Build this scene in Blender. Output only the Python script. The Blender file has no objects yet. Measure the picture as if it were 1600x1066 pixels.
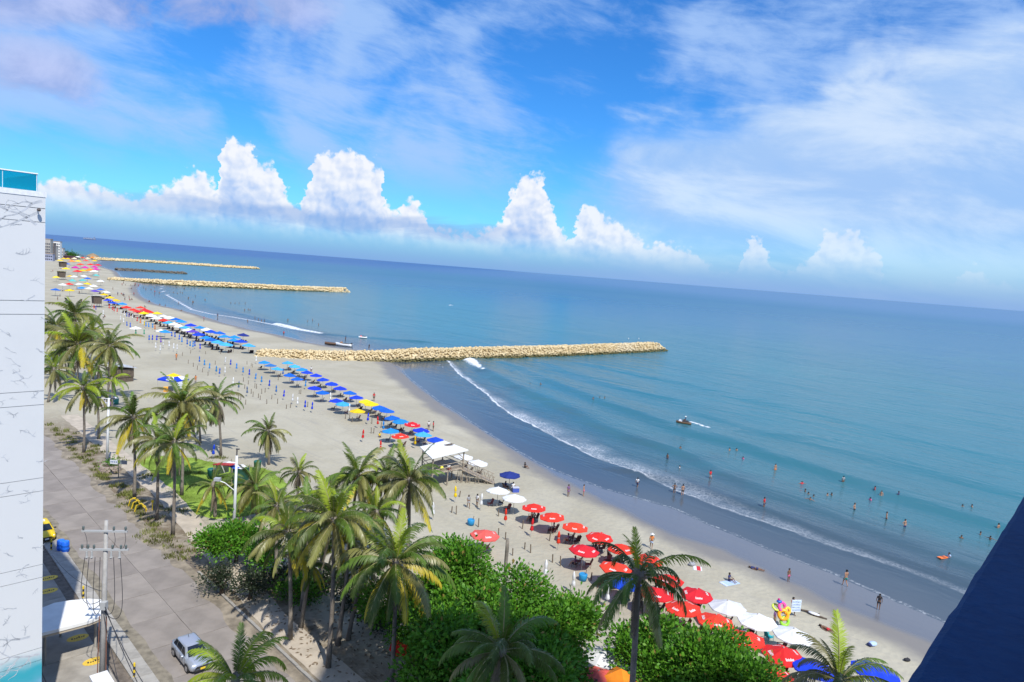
import bpy, math, random
import numpy as np
from mathutils import Vector, Matrix, Euler
random.seed(7); RNG = np.random.default_rng(7)
SC = bpy.context.scene; COL = SC.collection
R = math.radians
# ------------------------------------------------------------------ camera
EYE = 30.0; FPX = 1067.0; PITCH = R(5.87); ROLL = R(4.5)
_f = Vector((0, math.cos(PITCH), -math.sin(PITCH))); _u = Vector((0, math.sin(PITCH), math.cos(PITCH))); _r = Vector((1, 0, 0))
CR = _r * math.cos(ROLL) + _u * math.sin(ROLL); CU = _u * math.cos(ROLL) - _r * math.sin(ROLL)
cam_d = bpy.data.cameras.new('camera'); cam = bpy.data.objects.new('camera', cam_d); COL.objects.link(cam)
cam_d.sensor_width = 36.0; cam_d.lens = 36.0 * FPX / 1600.0
cam_d.clip_start = 0.1; cam_d.clip_end = 120000
m = Matrix.Identity(4)
for i in range(3):
    m[i][0] = CR[i]; m[i][1] = CU[i]; m[i][2] = -_f[i]
m[0][3], m[1][3], m[2][3] = 0, 0, EYE
cam.matrix_world = m
SC.camera = cam
SC.view_settings.view_transform = 'Standard'; SC.view_settings.look = 'None'
SC.view_settings.gamma = 1.0; SC.view_settings.exposure = 0.05
SC.view_settings.use_curve_mapping = False
SUN_EL = R(53); SUN_AZ = R(152)       # the sun stands behind the camera to the right; shadows fall away and to the left

def G(px, py, z=0.0):
    """where the sight line of a photo pixel (1600 wide) meets the level z: a survey of the ground"""
    d = _f * FPX + CR * (px - 800) + CU * (533 - py)
    t = (z - EYE) / d.z
    return Vector((d.x * t, d.y * t, z))
def Zm(x0, y0, s):
    return lambda x, y: (x0 + x / s, y0 + y / s)
def azel(px, py):
    d = _f * FPX + CR * (px - 800) + CU * (533 - py)
    return math.degrees(math.atan2(d.x, d.y)), math.degrees(math.asin(d.z / d.length))

# ------------------------------------------------------------------ world
W = bpy.data.worlds.new('World'); SC.world = W; W.use_nodes = True
nt = W.node_tree; nt.nodes.clear()
class NB:
    """tiny node-expression builder"""
    def __init__(s, nt, dim='3D'): s.nt = nt; s.dim = dim
    def n(s, t, **k):
        o = s.nt.nodes.new(t)
        for a, b in k.items(): setattr(o, a, b)
        return o
    def put(s, sock, v):
        if v is None: return
        if hasattr(v, 'is_linked') or hasattr(v, 'links'): s.nt.links.new(v, sock)
        else: sock.default_value = v
    def m(s, op, a, b=None, c=None, clamp=False):
        o = s.n('ShaderNodeMath', operation=op, use_clamp=clamp)
        for i, v in enumerate((a, b, c)): s.put(o.inputs[i], v)
        return o.outputs[0]
    def sm(s, x, a, b):
        o = s.n('ShaderNodeMapRange', interpolation_type='SMOOTHSTEP', clamp=True)
        s.put(o.inputs[0], x); s.put(o.inputs[1], a); s.put(o.inputs[2], b); o.inputs[3].default_value = 0; o.inputs[4].default_value = 1
        return o.outputs[0]
    def lin(s, x, a, b, c=0., d=1.):
        o = s.n('ShaderNodeMapRange', clamp=True)
        s.put(o.inputs[0], x)
        for i, v in enumerate((a, b, c, d)): o.inputs[i + 1].default_value = v
        return o.outputs[0]
    def xyz(s, x, y, z=0.):
        o = s.n('ShaderNodeCombineXYZ')
        for i, v in enumerate((x, y, z)): s.put(o.inputs[i], v)
        return o.outputs[0]
    def noise(s, vec, scale, detail=4., rough=.5, dist=0.):
        o = s.n('ShaderNodeTexNoise', noise_dimensions=s.dim)
        s.put(o.inputs['Vector'], vec); o.inputs['Scale'].default_value = scale; o.inputs['Detail'].default_value = detail
        o.inputs['Roughness'].default_value = rough; o.inputs['Distortion'].default_value = dist
        return o.outputs[0]
    def voro(s, vec, scale, smooth=.6, feature='SMOOTH_F1', rnd=1.):
        o = s.n('ShaderNodeTexVoronoi', feature=feature, voronoi_dimensions=s.dim)
        s.put(o.inputs['Vector'], vec); o.inputs['Scale'].default_value = scale
        if feature == 'SMOOTH_F1': o.inputs['Smoothness'].default_value = smooth
        o.inputs['Randomness'].default_value = rnd
        return o.outputs['Distance']
    def mix(s, fac, a, b, blend='MIX'):
        o = s.n('ShaderNodeMix', data_type='RGBA', blend_type=blend)
        s.put(o.inputs[0], fac)
        for i, v in ((6, a), (7, b)):
            if isinstance(v, tuple): o.inputs[i].default_value = (*v[:3], 1)
            else: s.put(o.inputs[i], v)
        return o.outputs[2]
    def curve(s, x, pts):
        o = s.n('ShaderNodeFloatCurve'); c = o.mapping.curves[0]
        pts = sorted(pts)
        c.points[0].location = pts[0]; c.points[1].location = pts[-1]
        for p in pts[1:-1]: c.points.new(*p)
        for p in c.points: p.handle_type = 'VECTOR'
        o.mapping.use_clip = False; o.mapping.update()
        s.put(o.inputs['Value'], x)
        return o.outputs[0]
b = NB(nt, '2D'); W.cycles.sampling_method = 'MANUAL'; W.cycles.sample_map_resolution = 512
tc = b.n('ShaderNodeTexCoord'); sep = b.n('ShaderNodeSeparateXYZ'); nt.links.new(tc.outputs['Generated'], sep.inputs[0])
X, Y, Zz = sep.outputs
az = b.m('MULTIPLY', b.m('ARCTAN2', X, Y), 180 / math.pi)
el = b.m('MULTIPLY', b.m('ARCSINE', Zz), 180 / math.pi)
sky = b.n('ShaderNodeTexSky', sky_type='NISHITA', sun_disc=False)
sky.sun_elevation = SUN_EL; sky.sun_rotation = SUN_AZ; sky.air_density = 1.0; sky.dust_density = 0.6; sky.ozone_density = 2.0; sky.altitude = 30
hs = b.n('ShaderNodeHueSaturation'); hs.inputs['Saturation'].default_value = 1.22; hs.inputs['Value'].default_value = 1.0
nt.links.new(sky.outputs[0], hs.inputs['Color'])
K = 10.0                                  # background strength is 0.1, so cloud colours are ten times what is seen
def kc(r, g, b_): return (r * K, g * K, b_ * K)
base = b.mix(1.0, hs.outputs[0], (0.46, 1.12, 1.74), 'MULTIPLY')
P = b.xyz(az, el)                         # degrees
Pst = b.xyz(b.m('MULTIPLY', b.m('ADD', az, b.m('MULTIPLY', el, .55)), .34), b.m('ADD', el, b.m('MULTIPLY', az, .10)))   # long streaks
# thin veil everywhere
nA = b.noise(Pst, .16, 6, .6, .25)
nB = b.noise(Pst, .50, 9, .68, .25)
nC = b.noise(P, .10, 3, .5, .5)
st = b.m('ADD', b.m('MULTIPLY', nA, .6), b.m('MULTIPLY', nB, .4))
high = b.sm(el, 4., 9.)
veil = b.m('MULTIPLY', b.sm(b.m('ADD', st, b.m('MULTIPLY', b.m('SUBTRACT', nC, .5), .6)), .33, .66), .80)
col = b.mix(b.m('MULTIPLY', veil, high), base, kc(.41, .60, .95))
# the big white sheet on the right
topline = b.m('MINIMUM', b.m('MINIMUM', b.m('ADD', 9.3, b.m('MULTIPLY', b.m('SUBTRACT', az, 2.), .70)), b.m('ADD', 12.2, b.m('MULTIPLY', b.m('SUBTRACT', az, 6.), .20))), 18.)
n1 = b.noise(Pst, .22, 7, .6, .3); n2 = b.noise(P, .16, 5, .55, .2)
wob = b.m('MULTIPLY', b.m('SUBTRACT', b.m('ADD', b.m('MULTIPLY', n1, .65), b.m('MULTIPLY', n2, .35)), .5), 15.)
d_top = b.m('ADD', b.m('SUBTRACT', topline, el), wob)
sheet = b.m('MULTIPLY', b.sm(d_top, -1.6, 3.0), b.sm(b.m('ADD', az, b.m('MULTIPLY', wob, 1.6)), -3., 11.))
gap = b.m('MULTIPLY', b.sm(b.m('ABSOLUTE', b.m('ADD', b.m('SUBTRACT', el, 12.0), b.m('MULTIPLY', wob, .25))), 1.5, .1), b.m('MULTIPLY', b.sm(az, 3., 9.), b.sm(az, 20., 14.)))
sheet = b.m('MULTIPLY', sheet, b.m('SUBTRACT', 1., b.m('MULTIPLY', gap, .75)))
sheet = b.m('MULTIPLY', sheet, b.lin(el, 1.0, 6.0, .40, .86))
sheetcol = b.mix(b.sm(n1, .35, .7), kc(.37, .57, .91), kc(.66, .79, .97))
col = b.mix(sheet, col, sheetcol)
# low lavender scraps upper left
n3 = b.noise(b.xyz(az, b.m('MULTIPLY', el, 1.6)), .13, 7, .6, .2)
lm1 = b.m('MULTIPLY', b.sm(az, -12., -20.), b.sm(b.m('ADD', el, b.m('MULTIPLY', b.m('ADD', az, 20.), -.20)), 14.6, 17.6))
lm2 = b.m('MULTIPLY', b.sm(b.m('ABSOLUTE', b.m('ADD', az, 34.8)), 6., 1.), b.sm(b.m('ABSOLUTE', b.m('SUBTRACT', el, 10.6)), 4., .3))
lav = b.m('MULTIPLY', b.sm(b.m('ADD', n3, b.m('MULTIPLY', b.m('MAXIMUM', lm1, lm2), .32)), .60, .82), b.m('MAXIMUM', lm1, lm2), clamp=True)
col = b.mix(b.m('MULTIPLY', lav, .85), col, b.mix(b.sm(n3, .4, .7), kc(.30, .40, .74), kc(.52, .59, .90)))
# cumulus bank above the horizon
TOP = [(0, 300), (40, 290), (70, 285), (95, 272), (130, 283), (170, 293), (200, 302), (225, 306), (250, 290), (275, 283), (290, 268), (312, 258), (328, 280), (337, 300), (345, 222), (362, 210), (378, 222), (395, 222), (402, 244), (425, 256), (437, 270), (447, 300), (465, 322), (480, 300), (486, 246), (510, 232), (540, 232), (575, 244), (598, 268), (592, 290), (600, 312), (622, 335), (632, 314), (650, 311), (664, 330), (680, 356), (740, 366), (780, 350), (792, 320), (802, 288), (822, 270), (850, 275), (855, 302), (872, 345), (886, 374), (898, 368), (905, 318), (930, 315), (948, 338), (975, 353), (1000, 372), (1020, 384), (1042, 376), (1062, 386), (1100, 402), (1115, 425), (1155, 425), (1165, 372), (1190, 374), (1205, 405), (1225, 430), (1270, 400), (1290, 358), (1345, 362), (1372, 400), (1385, 436), (1480, 450), (1520, 415), (1560, 440), (1600, 452)]
pts = []
for p in TOP:
    a_, e_ = azel(*p); x_ = (a_ + 45) / 90
    if not pts or x_ > pts[-1][0] + .0008: pts.append((x_, e_ / 12))
pts = [(0, pts[0][1])] + pts + [(1, .10)]
warp = b.m('MULTIPLY', b.m('SUBTRACT', b.noise(P, 1.1, 3, .55), .5), 1.6)
azw = b.m('ADD', az, warp)
top = b.m('MULTIPLY', b.curve(b.lin(azw, -45., 45.), pts), 12.)
Pc = b.xyz(b.m('ADD', az, b.m('MULTIPLY', warp, .4)), el)
v1 = b.voro(Pc, .95, .5); v2 = b.voro(Pc, 2.3, .5); nf = b.noise(P, 1.6, 6, .6)
puff = b.m('ADD', b.m('ADD', b.m('MULTIPLY', b.m('SUBTRACT', .42, v1), .85), b.m('MULTIPLY', b.m('SUBTRACT', .42, v2), .45)), b.m('MULTIPLY', b.m('SUBTRACT', nf, .5), 1.3))
dpt = b.m('ADD', b.m('SUBTRACT', top, el), puff)
cum = b.sm(dpt, -.10, .50)
# relief: same fields sampled a little up and to the right, towards the light
Ps = b.n('ShaderNodeVectorMath', operation='ADD'); nt.links.new(Pc, Ps.inputs[0]); Ps.inputs[1].default_value = (.30, .38, 0)
v1b = b.voro(Ps.outputs[0], .95, .5); v2b = b.voro(Ps.outputs[0], 2.3, .5)
rel = b.m('ADD', b.m('MULTIPLY', b.m('SUBTRACT', v1b, v1), .50), b.m('MULTIPLY', b.m('SUBTRACT', v2b, v2), .22))
lit = b.m('ADD', b.m('ADD', .90, rel), b.m('MULTIPLY', b.m('SUBTRACT', nf, .5), .35))
lit = b.m('SUBTRACT', lit, b.m('MULTIPLY', b.sm(b.m('SUBTRACT', top, el), .8, 5.2), .58), clamp=True)
right_fade = b.lin(az, 2., 30., 1., .34)
cumcol = b.mix(lit, kc(.34, .52, .88), kc(.90, .92, .97))
calpha = b.m('MULTIPLY', b.m('MULTIPLY', cum, b.sm(el, .5, 3.4)), right_fade)
col = b.mix(b.m('MULTIPLY', calpha, .97), col, cumcol)
# grey-blue shelf under the towers on the left
n4 = b.noise(b.xyz(b.m('MULTIPLY', az, .25), el), .5, 5, .6, .6)
shl = b.m('MULTIPLY', b.sm(b.m('ABSOLUTE', b.m('ADD', b.m('SUBTRACT', el, 2.9), b.m('MULTIPLY', b.m('SUBTRACT', n4, .5), 1.8))), 1.0, .15), b.m('MULTIPLY', b.sm(az, 4., -6.), b.sm(az, -40., -20.)))
col = b.mix(b.m('MULTIPLY', shl, .62), col, kc(.24, .42, .78))
# air light near the horizon
hz = b.m('MULTIPLY', b.sm(el, 3.3, -.2), .76)
col = b.mix(hz, col, b.mix(b.sm(az, -30., 25.), kc(.225, .375, .79), kc(.25, .41, .79)))
bg = b.n('ShaderNodeBackground'); nt.links.new(col, bg.inputs[0]); bg.inputs[1].default_value = 0.1
out = b.n('ShaderNodeOutputWorld'); nt.links.new(bg.outputs[0], out.inputs[0])
# ------------------------------------------------------------------ sun
sd = bpy.data.lights.new('sun', 'SUN'); sd.energy = 5.0; sd.angle = R(0.53); sd.color = (1.0, .955, .88)
sun = bpy.data.objects.new('sun', sd); COL.objects.link(sun)
SUNV = Vector((math.sin(SUN_AZ) * math.cos(SUN_EL), math.cos(SUN_AZ) * math.cos(SUN_EL), math.sin(SUN_EL)))
sun.rotation_euler = SUNV.to_track_quat('Z', 'Y').to_euler(); sun.location = (40, -60, 120)
# ------------------------------------------------------------------ helpers
def mat(name, col, rough=.6, var=.0, scale=6., spec=.4, metal=0., bump=0., bscale=20., trans=0., rnd=0., coords='Object'):
    M = bpy.data.materials.new(name); M.use_nodes = True; t = M.node_tree; n = NB(t)
    p = t.nodes['Principled BSDF']; p.inputs['Roughness'].default_value = rough; p.inputs['Specular IOR Level'].default_value = spec
    p.inputs['Metallic'].default_value = metal
    c = (*col, 1)
    tcn = n.n('ShaderNodeTexCoord')
    src = None
    if var:
        nz = n.noise(tcn.outputs[coords], scale, 5, .6)
        lo = tuple(max(0, x * (1 - var)) for x in col); hi = tuple(min(1, x * (1 + var)) for x in col)
        src = n.mix(n.sm(nz, .3, .7), lo, hi)
    if rnd:
        oi = n.n('ShaderNodeObjectInfo')
        h = n.n('ShaderNodeHueSaturation'); n.put(h.inputs['Value'], n.lin(oi.outputs['Random'], 0, 1, 1 - rnd, 1 + rnd))
        n.put(h.inputs['Hue'], n.lin(oi.outputs['Random'], 0, 1, .5 - rnd * .04, .5 + rnd * .04))
        if src is None: h.inputs['Color'].default_value = c
        else: t.links.new(src, h.inputs['Color'])
        src = h.outputs[0]
    if src is None: p.inputs['Base Color'].default_value = c
    else: t.links.new(src, p.inputs['Base Color'])
    if bump:
        nb = n.noise(tcn.outputs[coords], bscale, 5, .6); bn = n.n('ShaderNodeBump'); bn.inputs['Strength'].default_value = bump; bn.inputs['Distance'].default_value = .05
        t.links.new(nb, bn.inputs['Height']); t.links.new(bn.outputs[0], p.inputs['Normal'])
    if trans:
        tr = n.n('ShaderNodeBsdfTranslucent'); mx = n.n('ShaderNodeMixShader'); mx.inputs[0].default_value = trans
        if src is None: tr.inputs[0].default_value = c
        else: t.links.new(src, tr.inputs[0])
        o = t.nodes['Material Output']
        t.links.new(p.outputs[0], mx.inputs[1]); t.links.new(tr.outputs[0], mx.inputs[2]); t.links.new(mx.outputs[0], o.inputs[0])
    return M
MATS = {}
def MT(name, *a, **k):
    if name not in MATS: MATS[name] = mat(name, *a, **k)
    return MATS[name]

class MB:
    def __init__(s): s.v = []; s.f = []; s.mi = []; s.cur = 0
    def slot(s, i): s.cur = i; return s
    def face(s, idx): s.f.append(tuple(idx)); s.mi.append(s.cur)
    def poly(s, pts):
        o = len(s.v); s.v += [tuple(p) for p in pts]; s.face(range(o, o + len(pts))); return s
    def box(s, c, d, M=None, top=1.0):
        o = len(s.v); c = Vector(c)
        for z in (-.5, .5):
            k = top if z > 0 else 1.0
            for x, y in ((-.5, -.5), (.5, -.5), (.5, .5), (-.5, .5)):
                p = Vector((x * d[0] * k, y * d[1] * k, z * d[2]))
                if M is not None: p = M @ p
                s.v.append(tuple(c + p))
        for q in ((0, 3, 2, 1), (4, 5, 6, 7), (0, 1, 5, 4), (1, 2, 6, 5), (2, 3, 7, 6), (3, 0, 4, 7)): s.face([o + i for i in q])
        return s
    def tube(s, pts, r, n=6, cap=True):
        pts = [Vector(p) for p in pts]
        if not hasattr(r, '__len__'): r = [r] * len(pts)
        o = len(s.v); ref = None
        for i, p in enumerate(pts):
            t = (pts[min(i + 1, len(pts) - 1)] - pts[max(i - 1, 0)]).normalized()
            if ref is None:
                ref = Vector((1, 0, 0)) if abs(t.x) < .8 else Vector((0, 1, 0))
            a = (ref - t * ref.dot(t)).normalized(); c = t.cross(a); ref = a
            for k in range(n):
                th = 2 * math.pi * k / n
                s.v.append(tuple(p + (a * math.cos(th) + c * math.sin(th)) * r[i]))
        for i in range(len(pts) - 1):
            for k in range(n):
                k2 = (k + 1) % n
                s.face((o + i * n + k, o + i * n + k2, o + (i + 1) * n + k2, o + (i + 1) * n + k))
        if cap:
            s.face([o + k for k in range(n)][::-1]); s.face([o + (len(pts) - 1) * n + k for k in range(n)])
        return s
    def lathe(s, prof, n=12, c=(0, 0, 0), fold=None):
        o = len(s.v)
        for i, (r, z) in enumerate(prof):
            for k in range(n):
                th = 2 * math.pi * k / n; rr = r * (fold[k % len(fold)] if fold else 1)
                s.v.append((c[0] + rr * math.cos(th), c[1] + rr * math.sin(th), c[2] + z))
        for i in range(len(prof) - 1):
            for k in range(n):
                k2 = (k + 1) % n
                s.face((o + i * n + k, o + i * n + k2, o + (i + 1) * n + k2, o + (i + 1) * n + k))
        s.face([o + k for k in range(n)][::-1]); s.face([o + (len(prof) - 1) * n + k for k in range(n)])
        return s
    def ball(s, c, r, n=8, m_=6):
        r = r if hasattr(r, '__len__') else (r, r, r)
        prof = [(max(.02, math.sin(math.pi * i / m_)), -math.cos(math.pi * i / m_)) for i in range(m_ + 1)]
        o = len(s.v); s.lathe(prof, n)
        for i in range(o, len(s.v)):
            x, y, z = s.v[i]; s.v[i] = (c[0] + x * r[0], c[1] + y * r[1], c[2] + z * r[2])
        return s
    def prism(s, poly, z0, z1):
        o = len(s.v); n = len(poly)
        for z in (z0, z1): s.v += [(p[0], p[1], z) for p in poly]
        s.face(range(o + n - 1, o - 1, -1)); s.face(range(o + n, o + 2 * n))
        for k in range(n): s.face((o + k, o + (k + 1) % n, o + n + (k + 1) % n, o + n + k))
        return s
    def mesh(s, name, mats, smooth=False):
        me = bpy.data.meshes.new(name); me.from_pydata(s.v, [], s.f)
        for mm in (mats if isinstance(mats, (list, tuple)) else [mats]): me.materials.append(mm)
        me.polygons.foreach_set('material_index', s.mi)
        if smooth: me.polygons.foreach_set('use_smooth', [True] * len(s.f))
        me.update(); return me
    def build(s, name, mats, parent=None, smooth=False, loc=None, rz=0.):
        return put(name, s.mesh(name, mats, smooth), parent, loc, rz)
def put(name, me, parent=None, loc=None, rz=0., sc=None):
    o = bpy.data.objects.new(name, me); COL.objects.link(o)
    if parent is not None: o.parent = parent
    if loc is not None: o.location = loc
    if rz: o.rotation_euler[2] = rz
    if sc is not None: o.scale = sc if hasattr(sc, '__len__') else (sc, sc, sc)
    return o
def tag(o, label=None, cat=None, group=None, kind=None):
    if label: o['label'] = label
    if cat: o['category'] = cat
    if group: o['group'] = group
    if kind: o['kind'] = kind
    return o
def thing(name, label, cat, loc=(0, 0, 0), rz=0., group=None):
    o = bpy.data.objects.new(name, None); COL.objects.link(o); o.location = loc; o.rotation_euler = (0, 0, rz); o.empty_display_size = .2
    return tag(o, label, cat, group)
def npmesh(name, V, F, mats, smooth=False, mi=None):
    V = np.asarray(V, np.float32); F = np.asarray(F, np.int32); k = F.shape[1]
    me = bpy.data.meshes.new(name); me.vertices.add(len(V)); me.vertices.foreach_set('co', V.ravel())
    me.loops.add(F.size); me.loops.foreach_set('vertex_index', F.ravel())
    me.polygons.add(len(F)); me.polygons.foreach_set('loop_start', np.arange(0, F.size, k, dtype=np.int32))
    for mm in (mats if isinstance(mats, (list, tuple)) else [mats]): me.materials.append(mm)
    if mi is not None: me.polygons.foreach_set('material_index', np.asarray(mi, np.int32))
    if smooth: me.polygons.foreach_set('use_smooth', np.ones(len(F), bool))
    me.update(calc_edges=True); me.validate(); return me
ORD = ['nearest', 'second', 'third', 'fourth', 'fifth', 'sixth', 'seventh', 'eighth', 'ninth', 'tenth', 'eleventh', 'twelfth', 'thirteenth', 'fourteenth', 'fifteenth', 'sixteenth', 'seventeenth', 'eighteenth', 'nineteenth', 'twentieth', 'twenty-first', 'twenty-second', 'twenty-third', 'twenty-fourth', 'twenty-fifth', 'twenty-sixth', 'twenty-seventh', 'twenty-eighth', 'twenty-ninth', 'thirtieth', 'thirty-first', 'thirty-second', 'thirty-third', 'thirty-fourth', 'thirty-fifth', 'thirty-sixth', 'thirty-seventh', 'thirty-eighth', 'thirty-ninth', 'fortieth', 'forty-first', 'forty-second', 'forty-third', 'forty-fourth', 'forty-fifth']

# ------------------------------------------------------------------ shoreline survey (photo trace -> metres)
SEA = -.35
def W2(pts, z=SEA): return np.array([tuple(G(x, y, z)[:2]) for x, y in pts])
_E = W2([(1600, 1030), (1500, 985), (1420, 950), (1350, 920), (1294, 895), (1247, 878), (1200, 860), (1144, 836), (1106, 821), (1050, 795), (997, 780), (937, 763), (870, 738), (831, 720), (792, 697), (764, 680), (736, 661), (707, 641), (683, 627.5), (666, 614), (655, 605), (640, 594), (630, 584), (625, 575), (600, 557), (580, 549), (524, 542), (486, 535.6), (439, 524), (392, 515), (355, 505.6), (317, 494), (283, 484), (250, 477), (236, 471), (223.7, 464), (217.7, 458), (216, 451), (222, 443), (189, 432), (183, 424), (159, 417), (150, 412), (160, 408.5), (135, 402), (115, 399), (100, 396)])
_E = np.vstack([_E[:1] + np.array([[160, -150]]), _E, np.array([[-860, 1180], [-2500, 1500], [-60000, 20000]])])
_D = W2([(1425, 1035), (1350, 995.5), (1294, 967), (1256, 945), (1219, 928), (1162, 897), (1125, 885), (1087, 870), (1050, 855), (1012, 836), (975, 812), (944, 797), (887, 774), (850, 748), (745, 687), (707, 665), (670, 639), (632, 609), (604, 590), (587, 571), (560, 560)], -.2)
_D = np.vstack([_D[:1] + np.array([[160, -150]]), _D])
_W = W2([(1600, 1075), (1440, 1003), (1350, 967), (1294, 945), (1256, 922), (1219, 911), (1155, 877), (1125, 862), (1087, 851), (1050, 840), (1012, 823), (975, 802), (937, 784), (887, 756), (855, 738), (831, 722), (792, 699), (764, 682), (736, 663), (707, 643), (683, 629.5), (666, 616), (640, 596), (622, 576)], -.28)
_W = np.vstack([_W[:1] + np.array([[160, -150]]), _W])
def sdist(P, L):
    """signed distance of points P to the polyline L (positive to its left = inland)"""
    best = np.full(len(P), 1e18); sg = np.ones(len(P))
    for a, c in zip(L[:-1], L[1:]):
        d = c - a; q = P - a
        t = np.clip((q @ d) / (d @ d), 0, 1)
        r = q - t[:, None] * d; dd = (r * r).sum(1)
        cr = d[0] * q[:, 1] - d[1] * q[:, 0]
        k = dd < best - 1e-9
        best[k] = dd[k]; sg[k] = np.sign(cr[k])
    return np.sqrt(best) * sg
def ramp(x, a, c): 
    t = np.clip((x - a) / (c - a), 0, 1); return t * t * (3 - 2 * t)
def terr_h(P):
    d = sdist(P, _E)
    far = ramp(P[:, 1], 180, 215)
    wid = 11 * (1 - far) + 7 * far
    h = np.where(d > 0, SEA * (1 - np.clip(d / wid, 0, 1)) ** 1.6, SEA + np.maximum(d * .035, -7))
    return h, d
def H(x, y):
    return float(terr_h(np.array([[x, y]]))[0][0])
def fan(rows, cols):
    yy = np.asarray(rows); tt = np.tan(np.asarray(cols))
    Yg, Tg = np.meshgrid(yy, tt, indexing='ij'); Xg = Yg * Tg
    V = np.stack([Xg.ravel(), Yg.ravel() - 150, np.zeros(Xg.size)], 1)
    nr, nc = Xg.shape; i = np.arange(nr * nc).reshape(nr, nc)
    F = np.stack([i[:-1, :-1], i[:-1, 1:], i[1:, 1:], i[1:, :-1]], -1).reshape(-1, 4)
    return V, F
def attr(me, name, val):
    a = me.attributes.new(name, 'FLOAT', 'POINT'); a.data.foreach_set('value', np.asarray(val, np.float32))
# street grid: s runs along the road away from the camera, t across it towards the sea
SD = Vector((-.7102, .7040)); TD = Vector((.7040, .7102))
def ST(s, t, z=0.): 
    p = SD * s + TD * t; return Vector((p.x, p.y, z))

# ------------------------------------------------------------------ terrain sheet
rows = np.concatenate([140 * 1.0052 ** np.arange(0, 300), 140 * 1.0052 ** 300 * 1.045 ** np.arange(1, 112)])
V, F = fan(rows, np.radians(np.linspace(-62, 58, 420)))
h, d = terr_h(V[:, :2])
V[:, 2] = h
near = V[:, 1] < 215
dD = np.full(len(V), 99.); dW = np.full(len(V), 99.)
dD[near] = sdist(V[near, :2], _D); dW[near] = sdist(V[near, :2], _W)
fb = ramp(V[:, 1], 175, 200)
dD = dD * (1 - fb) + (d - 5.0) * fb; dW = dW * (1 - fb) + (d - 1.2) * fb
damp = 1 - ramp(dD, -1.8, 1.2); sheen = 1 - ramp(dW, -.9, .5)
st = V[:, :2] @ np.array([[SD.x, TD.x], [SD.y, TD.y]])
dirt = ramp(st[:, 1], 22.2, 23.2) * (1 - ramp(st[:, 1], 26.5, 31)) * (st[:, 0] > 20)
dirt = np.maximum(dirt, (st[:, 1] < 23.2) * 1.0) * (1 - ramp(st[:, 0], 112, 150))
gm = bpy.data.materials.new('beach_sand'); gm.use_nodes = True; n = NB(gm.node_tree); p = gm.node_tree.nodes['Principled BSDF']
def at(nm):
    a = n.n('ShaderNodeAttribute', attribute_name=nm); return a.outputs['Fac']
geo = n.n('ShaderNodeNewGeometry').outputs['Position']
na = n.noise(geo, .055, 6, .6, .6); nb_ = n.noise(geo, .7, 6, .65); nc_ = n.noise(geo, 9., 4, .6)
vf = n.voro(geo, 1.7, .4)
sx = n.n('ShaderNodeSeparateXYZ'); gm.node_tree.links.new(geo, sx.inputs[0])
along = n.xyz(n.m('ADD', n.m('MULTIPLY', sx.outputs[0], -.055), n.m('MULTIPLY', sx.outputs[1], .055)), n.m('ADD', n.m('MULTIPLY', sx.outputs[0], .7), n.m('MULTIPLY', sx.outputs[1], .7)))
trk = n.noise(along, .8, 5, .6, .9)
dry = n.mix(n.sm(na, .3, .7), (.340, .312, .235), (.418, .390, .305))
dry = n.mix(n.m('MULTIPLY', n.sm(nb_, .5, .75), .30), dry, (.255, .24, .215))
dry = n.mix(n.m('MULTIPLY', n.sm(trk, .52, .72), .35), dry, (.28, .265, .24))
dry = n.mix(n.m('MULTIPLY', n.sm(nc_, .55, .8), .25), dry, (.46, .445, .415))
drt = n.m('MULTIPLY', at('dirt'), n.sm(n.m('ADD', nb_, n.m('MULTIPLY', at('dirt'), .35)), .45, .75))
dry = n.mix(drt, dry, n.mix(n.sm(nb_, .35, .65), (.16, .125, .085), (.30, .26, .20)))
wob_ = n.m('ADD', n.m('MULTIPLY', n.m('SUBTRACT', na, .5), 5.), n.m('MULTIPLY', n.m('SUBTRACT', n.noise(geo, .22, 4, .6), .5), 3.))
DAMP = n.sm(n.m('ADD', at('ddamp'), wob_), 1.6, -2.2); SHEEN = n.sm(n.m('ADD', at('dsheen'), n.m('MULTIPLY', wob_, .45)), .6, -1.3)
wn = DAMP
wet = n.mix(wn, dry, (.205, .193, .178))
shs = n.m('MULTIPLY', SHEEN, n.lin(trk, .2, .7, 1., .82))
wet = n.mix(shs, wet, (.125, .130, .145))
gm.node_tree.links.new(wet, p.inputs['Base Color'])
n.put(p.inputs['Roughness'], n.m('SUBTRACT', n.lin(DAMP, 0, 1, .93, .55), n.m('MULTIPLY', shs, .37)))
n.put(p.inputs['Specular IOR Level'], n.lin(SHEEN, 0, 1, .12, .6))
bn = n.n('ShaderNodeBump'); bn.inputs['Distance'].default_value = .22
hh = n.m('ADD', n.m('ADD', n.m('MULTIPLY', vf, .55), n.m('MULTIPLY', nb_, .7)), n.m('MULTIPLY', trk, .55))
n.put(bn.inputs['Height'], hh); n.put(bn.inputs['Strength'], n.m('MULTIPLY', n.lin(DAMP, 0, 1, .55, .05), n.lin(SHEEN, 0, 1, 1, .25)))
gm.node_tree.links.new(bn.outputs[0], p.inputs['Normal'])
me = npmesh('beach', V, F, gm, True)
attr(me, 'ddamp', np.clip(dD, -30, 30)); attr(me, 'dsheen', np.clip(dW, -30, 30)); attr(me, 'dirt', dirt)
tag(put('beach', me), kind='structure')

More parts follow.
